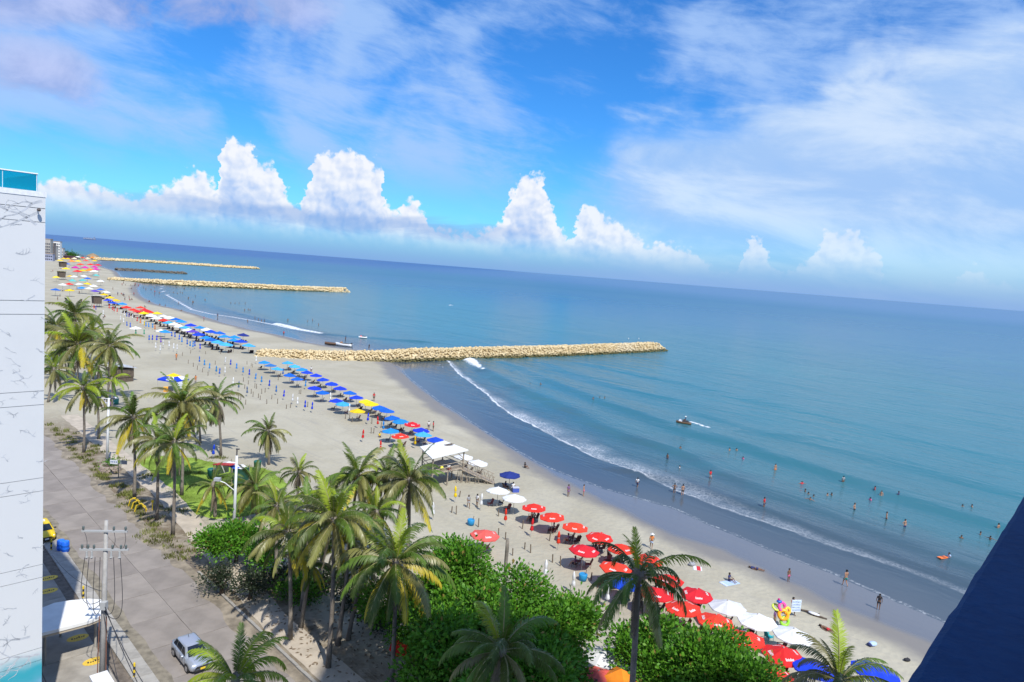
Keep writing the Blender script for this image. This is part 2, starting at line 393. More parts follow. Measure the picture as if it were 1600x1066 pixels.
# ------------------------------------------------------------------ sea sheet with its waves
rows = np.concatenate([140 * 1.0034 ** np.arange(0, 408), 140 * 1.0034 ** 408 * 1.04 ** np.arange(1, 124)])
V, F = fan(rows, np.radians(np.linspace(-55, 55, 560)))
d = -sdist(V[:, :2], _E)                              # metres out from the water's edge
za = Zm(640, 500, 3.81); zb = Zm(1000, 620, 6.66); zc = Zm(1200, 700, 5.33)
def L(z, *p): return [z(*q) for q in p]
F1 = [(700, 565), (716, 584), (740, 601), (763, 618), (779, 634), (808, 653.5), (834, 665), (863, 681), (897, 698), (930, 716), (1000, 742), (1060, 768), (1110, 787), (1160, 805), (1200, 818), (1234, 829.5), (1271, 844), (1305, 856), (1350, 870), (1380, 881), (1425, 897), (1500, 925), (1600, 965)]
W1 = [(734, 563), (755, 580)] + L(za, (450, 305), (640, 400), (760, 455), (900, 515), (1000, 560), (1150, 640), (1300, 700), (1500, 760)) + L(zb, (600, 660), (850, 810)) + L(zc, (0, 380), (300, 470), (600, 590), (800, 680), (1000, 760), (1300, 860), (1500, 940)) + [(1600, 915)]
Wb = [(1000, 742), (1060, 752), (1110, 770), (1180, 792), (1240, 812), (1300, 836), (1360, 858), (1420, 880), (1500, 908), (1600, 945)]
W2_ = L(za, (560, 255), (700, 300), (830, 365), (1000, 430), (1200, 510), (1400, 570), (1600, 650)) + [(1090, 680), (1150, 694), (1220, 716), (1300, 740), (1400, 775), (1500, 805), (1600, 835)]
W3 = L(za, (780, 255), (1000, 330), (1200, 385), (1400, 440), (1600, 475)) + L(zb, (700, 190), (1000, 270), (1200, 350), (1600, 430)) + L(zc, (600, 20), (1000, 110), (1600, 270)) + [(1600, 775)]
W4 = L(za, (1050, 255), (1200, 290), (1400, 335)) + [(1100, 606), (1200, 630), (1300, 655), (1400, 680), (1500, 702), (1600, 722)]
WF = [(300, 452), (330, 478), (360, 487), (400, 497), (440, 508), (500, 522), (580, 528), (640, 533)]     # bay beyond the breakwater
FF = [(256, 445), (252, 452), (262, 462), (300, 484), (330, 491), (360, 495), (400, 502), (434, 509), (460, 515)]
Pn = V[:, :2]; sel = (V[:, 1] < 620) & (V[:, 1] > 20) & (d > -3)
idx = np.where(sel)[0]; Q = Pn[idx]
zz = np.zeros(len(Q)); foam = np.zeros(len(Q)); vel = np.zeros(len(Q))
ph = RNG.uniform(0, 6, 8)
for ln, A, wf, wb in ((F1, .18, .8, 1.6), (W1, .80, 2.0, 8.0), (Wb, .45, 1.5, 5.0), (W2_, .75, 2.8, 10.), (W3, .75, 3.2, 11.), (W4, .40, 2.8, 10.), (WF, .55, 2.2, 8.)):
    sd_ = -sdist(Q, W2(ln))                           # positive towards the land
    k = np.where(sd_ > 0, np.exp(-(sd_ / wf) ** 2), np.exp(-(sd_ / wb) ** 2))
    mod = .75 + .25 * np.sin(Q[:, 0] * .11 + Q[:, 1] * .07 + A * 9)
    zz += A * k * mod
s1 = -sdist(Q, W2(F1)); 
fx = np.clip((Q[:, 0] - G(763, 618).x) / (G(1100, 790).x - G(763, 618).x), -1, 2.5)
bw = np.where(fx < 0, 1.0, np.where(fx < .55, 1 + 9 * fx, np.maximum(.9, 6 - 8.5 * (fx - .55))))   # the sheet of foam behind the edge widens, then thins
sB = sdist(Q, W2([(733, 563.5), (738, 566), (745, 572), (755, 580)])); uB = np.clip((Q[:, 0] - G(733, 563).x) / (G(755, 580).x - G(733, 563).x), 0, 1); foam = np.maximum(foam, np.exp(-(sB / (2.9 - 2.3 * uB)) ** 2) * .92)
foam = np.maximum(foam, np.exp(-(sdist(Q, W2([(698, 585), (712, 589), (722, 592)])) / .5) ** 2) * .6)
foam = np.maximum(foam, np.exp(-(sdist(Q, W2([(684, 567), (694, 575)])) / .5) ** 2) * .6)
foam = np.maximum(foam, np.exp(-(sdist(Q, W2(FF)) / 1.6) ** 2) * .75)
foam = np.maximum(foam, np.exp(-(sdist(Q, W2([(432, 507), (450, 511), (468, 516), (500, 522)])) / 2.2) ** 2) * .8)
foam = np.maximum(foam, np.exp(-(sdist(Q, W2([(1079, 663.5), (1090, 666.5), (1104, 671)])) / .9) ** 2) * .95)      # jet-ski wake
foam = np.maximum(foam, np.exp(-(sdist(Q, W2([(1104, 671), (1150, 683), (1180, 700), (1240, 722)])) / .35) ** 2) * .35)
for ln in ([(1080, 662), (1130, 672), (1200, 680), (1330, 690)], [(1080, 664), (1120, 680), (1160, 694), (1190, 712), (1240, 727), (1330, 752)]):
    for off, A in ((0, .16), (1.6, .10), (3.2, .07), (-1.6, .10)):
        q = sdist(Q, W2(ln)) - off; zz += A * np.exp(-(q / .6) ** 2)
foam = np.maximum(foam, np.exp(-(sdist(Q, W2([(668, 472), (684, 474), (705, 477)])) / 2.0) ** 2) * .8)
foam = np.maximum(foam, np.exp(-(sdist(Q, W2([(562, 455), (576, 457)])) / 1.6) ** 2) * .8)
foam = np.maximum(foam, np.exp(-(sdist(Q, W2([(1035, 551), (1044, 549)])) / .8) ** 2) * .45)
zz *= ramp(d[idx], .5, 5)
foam_full = np.zeros(len(V)); foam_full[idx] = foam
surf = np.full(len(V), 12.); surf[idx] = np.clip(s1, -14, 12); surfa = np.full(len(V), 30.); surfa[idx] = np.minimum(np.abs(s1), 30)
sfx = np.zeros(len(V)); sfx[idx] = fx
SQ, SZ = Q, zz
def wave_h(x, y):
    k = int(np.argmin(((SQ - np.array([x, y])) ** 2).sum(1))); return float(SZ[k]) if abs(SQ[k][0] - x) + abs(SQ[k][1] - y) < 8 else 0.
V[:, 2] = SEA; V[idx, 2] += zz
wm = bpy.data.materials.new('sea_water'); wm.use_nodes = True; n = NB(wm.node_tree); p = wm.node_tree.nodes['Principled BSDF']
geo = n.n('ShaderNodeNewGeometry').outputs['Position']
dist = at('out')
big = n.noise(geo, .012, 5, .6, .8); med = n.noise(geo, .05, 5, .6, .7)
dj = n.m('MULTIPLY', dist, n.lin(med, .25, .75, .72, 1.28))
c = n.mix(n.sm(dj, 0., 10.), (.080, .100, .120), (.055, .085, .110))
c = n.mix(n.sm(dj, 8., 34.), c, (.038, .145, .178))
c = n.mix(n.sm(dj, 30., 90.), c, (.022, .160, .205))
c = n.mix(n.sm(dj, 110., 420.), c, (.014, .135, .245))
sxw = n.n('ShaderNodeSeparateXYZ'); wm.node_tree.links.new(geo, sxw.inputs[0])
c = n.mix(n.sm(dj, 500., 2600.), c, n.mix(n.sm(n.m('ADD', sxw.outputs[0], n.m('MULTIPLY', n.m('SUBTRACT', big, .5), 900.)), -1500., 900.), (.002, .085, .260), (.060, .170, .320)))  # paler to the right: sky haze and reflection put into the far water colour
c = n.mix(n.m('MULTIPLY', n.sm(big, .5, .7), n.m('MULTIPLY', n.sm(dist, 25., 120.), .35)), c, (.035, .200, .235))
# foam
fn1 = n.voro(geo, 2.6, .3, 'F1'); fn2 = n.noise(geo, 1.9, 8, .75, 1.2)
fm = at('foam')
thr = n.m('SUBTRACT', n.m('ADD', n.m('MULTIPLY', fn2, .85), n.m('MULTIPLY', fn1, .30)), n.m('SUBTRACT', 1.06, fm))
fmask = n.m('MULTIPLY', n.sm(thr, -.10, .36), n.sm(fm, .02, .2))
warpv = n.n('ShaderNodeVectorMath', operation='ADD'); nv = n.n('ShaderNodeTexNoise'); nv.inputs['Scale'].default_value = .7; nv.inputs['Detail'].default_value = 4
wm.node_tree.links.new(geo, nv.inputs['Vector']); wm.node_tree.links.new(geo, warpv.inputs[0]); wm.node_tree.links.new(nv.outputs['Color'], warpv.inputs[1])
lc1 = n.voro(warpv.outputs[0], 1.25, .5, 'DISTANCE_TO_EDGE'); lc2 = n.voro(warpv.outputs[0], 3.2, .5, 'DISTANCE_TO_EDGE')
lace = n.m('MAXIMUM', n.m('MULTIPLY', n.sm(lc1, .16, .02), .95), n.m('MULTIPLY', n.sm(lc2, .20, .02), .75))
sx_ = at('surfx'); sw = n.m('ADD', at('surf'), n.m('MULTIPLY', n.m('SUBTRACT', n.noise(geo, .35, 5, .6), .5), 1.5))
fade = n.lin(sx_, 0., 2.4, 1., .12)
wid = n.lin(sx_, .0, .55, 1.8, 8.0); wid = n.m('MULTIPLY', wid, n.lin(sx_, .6, 1.6, 1., .18))
edg = n.m('MULTIPLY', n.sm(n.m('ABSOLUTE', sw), .46, .05), n.m('MULTIPLY', n.m('ADD', n.lin(sx_, 0., 1., .5, .12), n.m('MULTIPLY', n.sm(n.noise(geo, .16, 4, .6), .40, .58), n.m('MULTIPLY', n.sm(fn2, .35, .62), .75))), n.lin(sx_, .2, 1.5, .95, .34)))
rel_ = n.m('DIVIDE', n.m('MULTIPLY', sw, -1.), wid)
dens = n.m('MULTIPLY', n.sm(rel_, -.02, .06), n.sm(rel_, 1.1, .25))
band = n.m('MULTIPLY', n.m('MULTIPLY', dens, n.m('MULTIPLY', n.lin(sx_, -.1, 1.3, .85, .28), n.lin(n.noise(geo, .11, 4, .6), .38, .60, .25, 1.))), n.m('ADD', n.m('MULTIPLY', lace, n.lin(fn2, .35, .6, .45, 1.1)), .08))
lapd = n.m('ADD', dist, n.m('MULTIPLY', n.m('SUBTRACT', n.noise(geo, .5, 4, .6), .5), 1.2))
lap = n.m('MULTIPLY', n.sm(n.m('ABSOLUTE', n.m('SUBTRACT', lapd, .5)), .45, .05), n.m('MULTIPLY', n.sm(fn2, .45, .65), .40))
fmask = n.m('MAXIMUM', n.m('MAXIMUM', fmask, lap), n.m('MULTIPLY', n.m('MAXIMUM', edg, band), n.sm(at('surfa'), 11., 8.)), clamp=True)
COLS = n.mix(fmask, c, (.78, .80, .82))
cd = n.n('ShaderNodeVectorMath', operation='LENGTH'); wm.node_tree.links.new(geo, cd.inputs[0])
farf = n.sm(cd.outputs['Value'], 150., 1500.)
# ripples run along the shore
sx = n.n('ShaderNodeSeparateXYZ'); wm.node_tree.links.new(geo, sx.inputs[0])
rp = n.xyz(n.m('ADD', n.m('MULTIPLY', sx.outputs[0], -.22), n.m('MULTIPLY', sx.outputs[1], .22)), n.m('ADD', n.m('MULTIPLY', sx.outputs[0], .72), n.m('MULTIPLY', sx.outputs[1], .69)))
r1 = n.noise(rp, 1.1, 5, .62, .6); r2 = n.noise(rp, .22, 4, .55, .8); r3 = n.noise(geo, 4.5, 3, .6); r4 = n.noise(rp, .045, 4, .6, 1.)
hh = n.m('ADD', n.m('ADD', n.m('MULTIPLY', r1, .55), n.m('MULTIPLY', r2, 1.9)), n.m('ADD', n.m('MULTIPLY', r3, .10), n.m('MULTIPLY', r4, n.m('MULTIPLY', n.sm(dist, 20., 90.), 6.))))
bn = n.n('ShaderNodeBump'); bn.inputs['Distance'].default_value = .26
n.put(bn.inputs['Strength'], n.m('MULTIPLY', n.sm(dist, -.5, 16.), n.lin(cd.outputs['Value'], 80., 1500., .62, .80)))
n.put(bn.inputs['Height'], hh)
# light scattered back out of the water body leaves it evenly whatever the slope of the surface; only the mirror part follows the waves
df = n.n('ShaderNodeBsdfDiffuse'); gl = n.n('ShaderNodeBsdfGlossy'); fr = n.n('ShaderNodeFresnel'); fr.inputs['IOR'].default_value = 1.37
upv = n.n('ShaderNodeCombineXYZ'); upv.inputs[2].default_value = 1.
wm.node_tree.links.new(upv.outputs[0], df.inputs['Normal']); wm.node_tree.links.new(bn.outputs[0], gl.inputs['Normal']); wm.node_tree.links.new(bn.outputs[0], fr.inputs['Normal'])
wm.node_tree.links.new(COLS, df.inputs['Color'])
n.put(gl.inputs['Roughness'], n.m('ADD', n.m('ADD', .12, n.m('MULTIPLY', farf, .26)), n.m('MULTIPLY', fmask, .5)))
mxs = n.n('ShaderNodeMixShader'); n.put(mxs.inputs[0], n.m('MULTIPLY', n.m('MINIMUM', fr.outputs[0], n.lin(cd.outputs['Value'], 200., 1500., .60, .32)), n.m('SUBTRACT', 1., n.m('MULTIPLY', fmask, .8))))
wm.node_tree.links.new(df.outputs[0], mxs.inputs[1]); wm.node_tree.links.new(gl.outputs[0], mxs.inputs[2])
wm.node_tree.links.new(mxs.outputs[0], wm.node_tree.nodes['Material Output'].inputs[0]); wm.node_tree.nodes.remove(p)
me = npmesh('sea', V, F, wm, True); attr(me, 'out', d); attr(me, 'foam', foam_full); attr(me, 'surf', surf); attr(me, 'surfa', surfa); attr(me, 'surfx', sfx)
tag(put('sea', me), kind='structure')
# ------------------------------------------------------------------ road, kerbs, forecourt
conc = MT('road_concrete', (.252, .224, .198), .85, .14, .40, .25, bump=.4, bscale=9., rnd=.07, coords='Object')
kerbm = MT('kerb_concrete', (.33, .315, .285), .85, .14, 1.5, .2, bump=.3)
joint = MT('joint_dirt', (.15, .125, .10), .95, .3, 2.)
road = tag(MB().poly([ST(10, 16.15, .008), ST(10, 23.1, .008), ST(170, 23.1, .008), ST(170, 16.15, .008)][::1]).build('road', joint), kind='structure')
slab_me = []
for k in range(6):
    rr = random.Random(k); q = MB(); L_, Wd = 4.475, 3.405
    bx = [(-L_ / 2, -Wd / 2), (L_ / 2, -Wd / 2), (L_ / 2, Wd / 2), (-L_ / 2, Wd / 2)]
    o = []
    for i in range(4):
        a_, c_ = bx[i], bx[(i + 1) % 4]
        for j in range(3):
            u = j / 3; nx, ny = c_[1] - a_[1], a_[0] - c_[0]; ln = math.hypot(nx, ny); jt = rr.uniform(-.03, .01) if j else 0
            o.append((a_[0] + (c_[0] - a_[0]) * u + nx / ln * jt, a_[1] + (c_[1] - a_[1]) * u + ny / ln * jt))
    q.prism(o, 0, .045); slab_me.append(q.mesh('concrete_slab', conc))
ra = math.atan2(SD.y, SD.x)
for i in range(30):
    for j in range(2):
        o = put('concrete_slab', random.choice(slab_me), road, ST(22 + i * 4.5, 17.88 + j * 3.43, .012 + random.uniform(-.004, .006)), ra + (math.pi if random.random() < .5 else 0))
# forecourt of the neighbouring building
fore = tag(MB().poly([ST(5, -20, .006), ST(5, 14.2, .006), ST(110, 14.2, .006), ST(110, -20, .006)]).build('forecourt', joint), kind='structure')
fcm = MT('forecourt_concrete', (.31, .285, .245), .88, .22, .5, .2, bump=.3, bscale=8., rnd=.08)
fp = MB().box((0, 0, .03), (4.97, 3.56, .06)).mesh('concrete_panel', fcm)
for i in range(9):
    for j in range(4):
        put('concrete_panel', fp, fore, ST(36 + i * 5.0, .9 + j * 3.6 + .0, .008 + random.uniform(-.004, .008)), ra)
walk = tag(MB().poly([ST(5, 14.2, .010), ST(5, 16.15, .010), ST(110, 16.15, .010), ST(110, 14.2, .010)]).build('pavement', joint), kind='structure')
wp = MB().box((0, 0, .06), (2.47, 1.30, .12)).mesh('paving_slab', kerbm)
for i in range(30):
    put('paving_slab', wp, walk, ST(22 + i * 2.5, 14.95, .008 + random.uniform(-.01, .008)), ra)
gut = MB()
gp = []
for i in range(60):
    s_ = 22 + i * 1.4
    gp.append((s_, 15.55 + .15 * math.sin(i * 1.7) + random.uniform(-.2, .12), 16.25 + random.uniform(-.08, .35)))
for a_, c_ in zip(gp[:-1], gp[1:]): gut.poly([ST(a_[0], a_[1], .075), ST(a_[0], a_[2], .075), ST(c_[0], c_[2], .075), ST(c_[0], c_[1], .075)])
tag(gut.build('gutter_dirt', MT('gutter_dirt', (.21, .185, .14), .95, .3, 1.2)), kind='structure')
# sand blown over the seaward road edge, then a low kerb and the footpath
drift = MB(); gp = []
for i in range(150):
    s_ = 30 + i * .9
    w_ = .35 + .35 * math.sin(i * .31) + .3 * math.sin(i * .83 + 1) + random.uniform(-.25, .25)
    gp.append((s_, 22.85 - max(.05, w_), 23.6))
for a_, c_ in zip(gp[:-1], gp[1:]): drift.poly([ST(a_[0], a_[1], .066), ST(a_[0], a_[2], .075), ST(c_[0], c_[2], .075), ST(c_[0], c_[1], .066)])
tag(drift.build('sand_drift', MT('drift_dirt', (.235, .20, .15), .95, .35, .8, bump=.5, bscale=4.)), kind='structure')
kb = tag(MB().poly([ST(28, 23.62, .012), ST(28, 23.95, .012), ST(72, 23.95, .012), ST(72, 23.62, .012)]).build('kerb', joint), kind='structure')
ks = MB().box((0, 0, .07), (.97, .22, .14)).mesh('kerb_stone', kerbm)
for i in range(34):
    put('kerb_stone', ks, kb, ST(28.5 + i * 1.0, 23.78, random.uniform(-.03, .012)), ra + random.uniform(-.02, .02))
pth = MB(); gp = []
for i in range(70):
    s_ = 28 + i * 1.5; c_ = 25.35 if s_ < 50 else 25.35 + min(2.9, (s_ - 50) * .085)
    gp.append((s_, c_ - 1.2 + random.uniform(-.12, .12), c_ + 1.25 + random.uniform(-.12, .12)))
for a_, c_ in zip(gp[:-1], gp[1:]): pth.poly([ST(a_[0], a_[1], .03), ST(a_[0], a_[2], .03), ST(c_[0], c_[2], .03), ST(c_[0], c_[1], .03)])
tag(pth.build('path', MT('path_sand', (.43, .375, .30), .92, .14, .8, .2, bump=.3, bscale=3.)), kind='structure')
# yellow ovals with dark figures painted on the forecourt
oy = MT('road_paint_yellow', (.70, .47, .06), .7, .15, 6.); ok = MT('paint_black', (.03, .03, .03), .7)
spots = [(121.5, 996.7), (147, 1033), (75.5, 903.5), (75, 923.5)]
for i, (x, y) in enumerate(spots):
    q = MB(); q.poly([(.72 * math.cos(t), .50 * math.sin(t), 0) for t in [2 * math.pi * k / 20 for k in range(20)]])
    o = q.build('painted_oval', oy, None, False, G(x, y, .078), ra - math.pi / 2)
    w = MB()
    for k, (a_, h_) in enumerate(((-.38, .22), (-.22, .14), (-.07, .16), (.08, .26), (.23, .14), (.38, .18))):
        w.poly([(a_ - .05, -.09, 0), (a_ + .05, -.09, 0), (a_ + .08, -.09 + h_, 0), (a_ - .02, -.09 + h_, 0)])
    w.build('painted_figures', ok, o, False, (0, 0, .004))
    tag(o, ['yellow painted oval on the sunlit forecourt beside the white canopy', 'yellow painted oval on the forecourt beside the foot of the concrete power pole', 'yellow painted oval in the building shade, farther from the camera', 'yellow painted oval in the building shade, closer to the white canopy'][i], 'road marking', 'yellow painted ovals on the forecourt')

# ------------------------------------------------------------------ neighbouring white building
WD = Vector((-.67, -.742, 0)); ND = Vector((.742, -.67, 0))           # along the wall towards the camera, and the wall's outward normal
C0 = Vector((-25.62, 37.15, 0))
def wallpt(u, z, o=0.): return C0 + WD * u + ND * o + Vector((0, 0, z))
MW = Matrix((( -WD.x, -ND.x, 0), (-WD.y, -ND.y, 0), (0, 0, 1)))        # local x = back along the wall, local y = into the building
def zcorner(py):
    for z in np.arange(0, 36, .02):
        v = wallpt(0, z) - Vector((0, 0, EYE)); w = v.dot(_f); yy = 533 - FPX * v.dot(CU) / w
        if yy <= py: return z
    return 0
wallm = bpy.data.materials.new('mural_paint'); wallm.use_nodes = True; n = NB(wallm.node_tree); p = wallm.node_tree.nodes['Principled BSDF']
geo = n.n('ShaderNodeNewGeometry').outputs['Position']; sx = n.n('ShaderNodeSeparateXYZ'); wallm.node_tree.links.new(geo, sx.inputs[0])
zn = n.m('ADD', sx.outputs[2], n.m('MULTIPLY', n.m('SUBTRACT', n.noise(geo, .9, 3), .5), 1.6))
zT = zcorner(1022)
c = n.mix(n.sm(zn, zT + .6, zT - 1.1), (.61, .625, .635), (.04, .34, .42))
c = n.mix(n.sm(zn, zT - 1.0, zT - 2.4), c, (.20, .38, .55))
c = n.mix(n.m('MULTIPLY', n.sm(n.noise(geo, .35, 5, .6), .45, .75), .25), c, n.mix(1., c, (.84, .86, .88), 'MULTIPLY'))
wallm.node_tree.links.new(c, p.inputs['Base Color']); p.inputs['Roughness'].default_value = .7; p.inputs['Specular IOR Level'].default_value = .2
bld = thing('apartment_building', 'tall white neighbouring building with grey branch mural and turquoise glass roof railing', 'building', C0)
ZR = zcorner(303)
corem = MT('wall_joint', (.42, .44, .46), .85)
wl = MB().box((-20, 9.07, ZR / 2 - .2), (40, 18, ZR - .5), None)
core = wl.build('wall', [corem], bld); core.matrix_local = MW.to_4x4()
ys = [303, 327, 348.5, 471, 492, 611, 632.5, 746.7, 767, 882, 902, 1012, 1031, 1140, 1160, 1330]
zs = [zcorner(y) for y in ys[:-1]] + [0.0]
for a_, c_ in zip(zs[:-1], zs[1:]):
    hgt = a_ - c_ - .035
    if hgt < .1: continue
    for k in range(5):
        o = MB().box((-4 - k * 8.0, .04, (a_ + c_) / 2), (7.975, .08, hgt)).build('wall_panel', wallm, bld); o.matrix_local = MW.to_4x4()
cop = MB().box((-20, 9, ZR - .06), (40.06, 18.06, .28)).build('roof_coping', MT('coping', (.70, .72, .74), .7, .08), bld); cop.matrix_local = MW.to_4x4()
glm = bpy.data.materials.new('teal_glass'); glm.use_nodes = True; n = NB(glm.node_tree); p = glm.node_tree.nodes['Principled BSDF']
p.inputs['Base Color'].default_value = (.0, .34, .46, 1); p.inputs['Roughness'].default_value = .06
tr = n.n('ShaderNodeBsdfTransparent'); tr.inputs[0].default_value = (.12, .68, .82, 1); mx = n.n('ShaderNodeMixShader'); mx.inputs[0].default_value = .55
glm.node_tree.links.new(p.outputs[0], mx.inputs[1]); glm.node_tree.links.new(tr.outputs[0], mx.inputs[2]); glm.node_tree.links.new(mx.outputs[0], glm.node_tree.nodes['Material Output'].inputs[0])
ra_m = MT('white_rail', (.82, .83, .84), .4); RH = .90
for k in range(8):
    o = MB().box((-.35 - .75 - k * 1.5, .30, ZR + .10 + RH / 2), (1.47, .02, RH)).build('glass_panel', glm, bld); o.matrix_local = MW.to_4x4()
    if k < 5:
        o = MB().box((-.32, .30 + .75 + k * 1.5, ZR + .10 + RH / 2), (.02, 1.47, RH)).build('glass_panel', glm, bld); o.matrix_local = MW.to_4x4()
q = MB().box((-6.3, .30, ZR + .12 + RH), (12.0, .07, .06)); q.box((-.32, 4.1, ZR + .12 + RH), (.07, 7.6, .06))
o = q.build('handrail', ra_m, bld); o.matrix_local = MW.to_4x4()
for k in range(9):
    o = MB().box((-.35 - k * 1.5, .33, ZR + .1 + RH / 2), (.04, .04, RH)).build('railing_post', ra_m, bld); o.matrix_local = MW.to_4x4()
o = MB().box((-5, 4.4, ZR + .8), (4.5, 3., 1.5)).build('roof_planter', MT('roof_white', (.6, .64, .66), .8), bld); o.matrix_local = MW.to_4x4()
# wall lamp
zl = zcorner(330)
q = MB(); q.tube([(-.38, 0, zl), (-.38, -.22, zl + .03)], .025); q.ball((-.38, -.30, zl + .02), (.10, .14, .09))
o = q.build('wall_lamp', MT('lamp_dark', (.10, .08, .07), .5), bld); o.matrix_local = MW.to_4x4()
# mural: painted grey branches, a few millimetres of paint
br = MB(); rb = random.Random(12)
def stroke(u, z, ang, ln, w, depth=0):
    pts = [(u, z)]; a_ = ang
    for k in range(5):
        a_ += rb.uniform(-.55, .55); pts.append((pts[-1][0] + math.cos(a_) * ln / 5, pts[-1][1] + math.sin(a_) * ln / 5))
        if depth and rb.random() < .55: stroke(pts[-1][0], pts[-1][1], a_ + rb.choice((-.9, .9)), ln * .45, w * .6, depth - 1)
    for (a0, a1), k in zip(zip(pts[:-1], pts[1:]), range(5)):
        d_ = Vector((a1[0] - a0[0], a1[1] - a0[1])).normalized(); nx, ny = -d_.y, d_.x
        w0, w1 = w * (1 - k / 6), w * (1 - (k + 1) / 6)
        br.poly([(-a0[0] + nx * w0, -.004, a0[1] - ny * w0), (-a0[0] - nx * w0, -.004, a0[1] + ny * w0), (-a1[0] - nx * w1, -.004, a1[1] + ny * w1), (-a1[0] + nx * w1, -.004, a1[1] - ny * w1)])
zz_ = 5.2
while zz_ < ZR - .9:
    for k in range(3):
        stroke(rb.uniform(.15, 4.2), zz_ + rb.uniform(-.3, .3), rb.choice((.2, .5, 2.9, 3.4, -.5, 1.2)), rb.uniform(.3, .75), rb.uniform(.02, .045), 1)
    zz_ += rb.uniform(.6, 1.0)
for z_ in (ZR - .4, ZR - 1.0, ZR - 1.7, 7.2, 6.0): stroke(rb.uniform(.1, .6), z_, rb.uniform(-.5, .3), 2.4, .07, 2)
o = br.build('mural_branches', MT('mural_grey', (.45, .475, .51), .8, .2, 3.), bld); o.matrix_local = MW.to_4x4()
# entrance canopy in front of it
pts = [G(60, 952, 3), G(85, 942, 3), G(110, 938, 3), G(140, 935.5, 3), G(158, 937, 3), G(163, 947, 3), G(160, 962, 3), G(140, 970, 3), G(110, 978, 3), G(66, 989, 3), G(40, 996, 3), G(30, 960, 3)]
cc = sum(pts, Vector()) / len(pts)
can = thing('entrance_canopy', 'curved white entrance canopy on the forecourt, half in the building shade', 'canopy', (cc.x, cc.y, 0))
q = MB().prism([(p_.x - cc.x, p_.y - cc.y) for p_ in pts][::-1], 2.78, 3.0); q.build('canopy_roof', MT('canopy_white', (.74, .74, .73), .7, .06, 1.), can)
q = MB().prism([((p_.x - cc.x) * .97, (p_.y - cc.y) * .97) for p_ in pts][::-1], 2.58, 2.78); q.build('fascia', MT('canopy_fascia', (.42, .36, .28), .8), can)
for x, y in ((70, 985), (150, 960), (95, 945)):
    g = G(x, y, 2.6); MB().tube([(g.x - cc.x, g.y - cc.y, 0), (g.x - cc.x, g.y - cc.y, 2.6)], .09, 8).build('post', kerbm, can)
g = G(140, 1062, 2.6)
aw = thing('porch_roof', 'small flat white porch roof at the bottom edge beside the power pole', 'roof', (g.x, g.y, 0), ra)
MB().box((-.5, -.55, 2.6), (1.6, 1.0, .16)).build('roof_slab', MT('canopy_white', 0), aw)
for dx in (-1.1, 0.1): MB().tube([(dx, -.8, 0), (dx, -.8, 2.55)], .06, 8).build('post', kerbm, aw)

# ------------------------------------------------------------------ the hotel the camera stands on
hm = MT('hotel_wall', (.55, .55, .54), .8, .06, .3)
ht = thing('hotel_tower', 'tall pale hotel tower whose shadow darkens the palms at the bottom of the photo', 'building', (0, 0, 0))
TX0, TX1, TY0, TY1 = 4.2, 43., -30., -7.
for xa, xb, zt in ((4.2, 10.5, 50.), (10.51, 18., 77.5), (18.01, 36., 85.), (36.01, 43., 79.5)):
    MB().box(((xa + xb) / 2, (TY0 + TY1) / 2, zt / 2), (xb - xa, TY1 - TY0, zt)).build('wall', hm, ht)
bal = MB().box((0, 0, 0), (8.4, 1.3, .22)); bal.box((0, .6, .6), (8.4, .08, 1.0)); bme = bal.mesh('balcony', MT('balcony_white', (.7, .7, .7), .7))
wn_ = MB().box((0, 0, 0), (6.8, .06, 2.2)).mesh('window', MT('dark_glass', (.03, .05, .07), .08))
for fl in range(1, 24):
    for k in range(4):
        if k == 0 and fl > 14: continue
        put('balcony', bme, ht, (TX0 + 5.2 + k * 9.2, TY1 + .65, fl * 3.25), 0)
        put('window', wn_, ht, (TX0 + 5.2 + k * 9.2, TY1 + .04, fl * 3.25 + 1.35), 0)
LD = Vector((.67, .742, 0)); LN = Vector((.742, -.67, 0)); LM = Matrix(((LD.x, -LN.x, 0), (LD.y, -LN.y, 0), (0, 0, 1)))
par = thing('balcony_ledge', 'dark blue painted balcony ledge close to the camera in the bottom right corner', 'ledge', (0, 0, 0))
lm = bpy.data.materials.new('ledge_paint'); lm.use_nodes = True; n = NB(lm.node_tree); p = lm.node_tree.nodes['Principled BSDF']
tcn = n.n('ShaderNodeTexCoord').outputs['Object']
mp = n.n('ShaderNodeMapping'); mp.inputs['Scale'].default_value = (1.6, 2.2, 1); lm.node_tree.links.new(tcn, mp.inputs[0])
nz = n.noise(mp.outputs[0], 9., 8, .7, .3); nz2 = n.noise(tcn, 1.1, 4, .6)
lm.node_tree.links.new(n.mix(n.sm(n.m('ADD', n.m('MULTIPLY', nz, .6), n.m('MULTIPLY', nz2, .4)), .35, .65), (.003, .030, .100), (.006, .044, .135)), p.inputs['Base Color'])
bn = n.n('ShaderNodeBump'); bn.inputs['Strength'].default_value = .5; bn.inputs['Distance'].default_value = .02; lm.node_tree.links.new(nz, bn.inputs['Height']); lm.node_tree.links.new(bn.outputs[0], p.inputs['Normal'])
p.inputs['Roughness'].default_value = .7; p.inputs['Specular IOR Level'].default_value = .12
q = MB()
ZL = EYE - 1.0; e0 = -.325
prof = [(e0, ZL - .35), (e0 - .012, ZL - .06), (e0, ZL - .012), (e0 + .02, ZL), (e0 + 3.4, ZL + .02), (e0 + 3.4, ZL - .35)]
rl = random.Random(3); us = [-3.5 + k * .1 for k in range(117)]; o0 = 0
for u in us:
    for (a_, z_) in prof:
        p_ = LD * u + LN * (a_ + (rl.uniform(-.003, .003) if z_ > ZL - .1 and a_ < 0 else 0)); q.v.append((p_.x, p_.y, z_))
NP = len(prof)
for i in range(len(us) - 1):
    for k in range(NP): q.face((i * NP + k, i * NP + (k + 1) % NP, (i + 1) * NP + (k + 1) % NP, (i + 1) * NP + k))
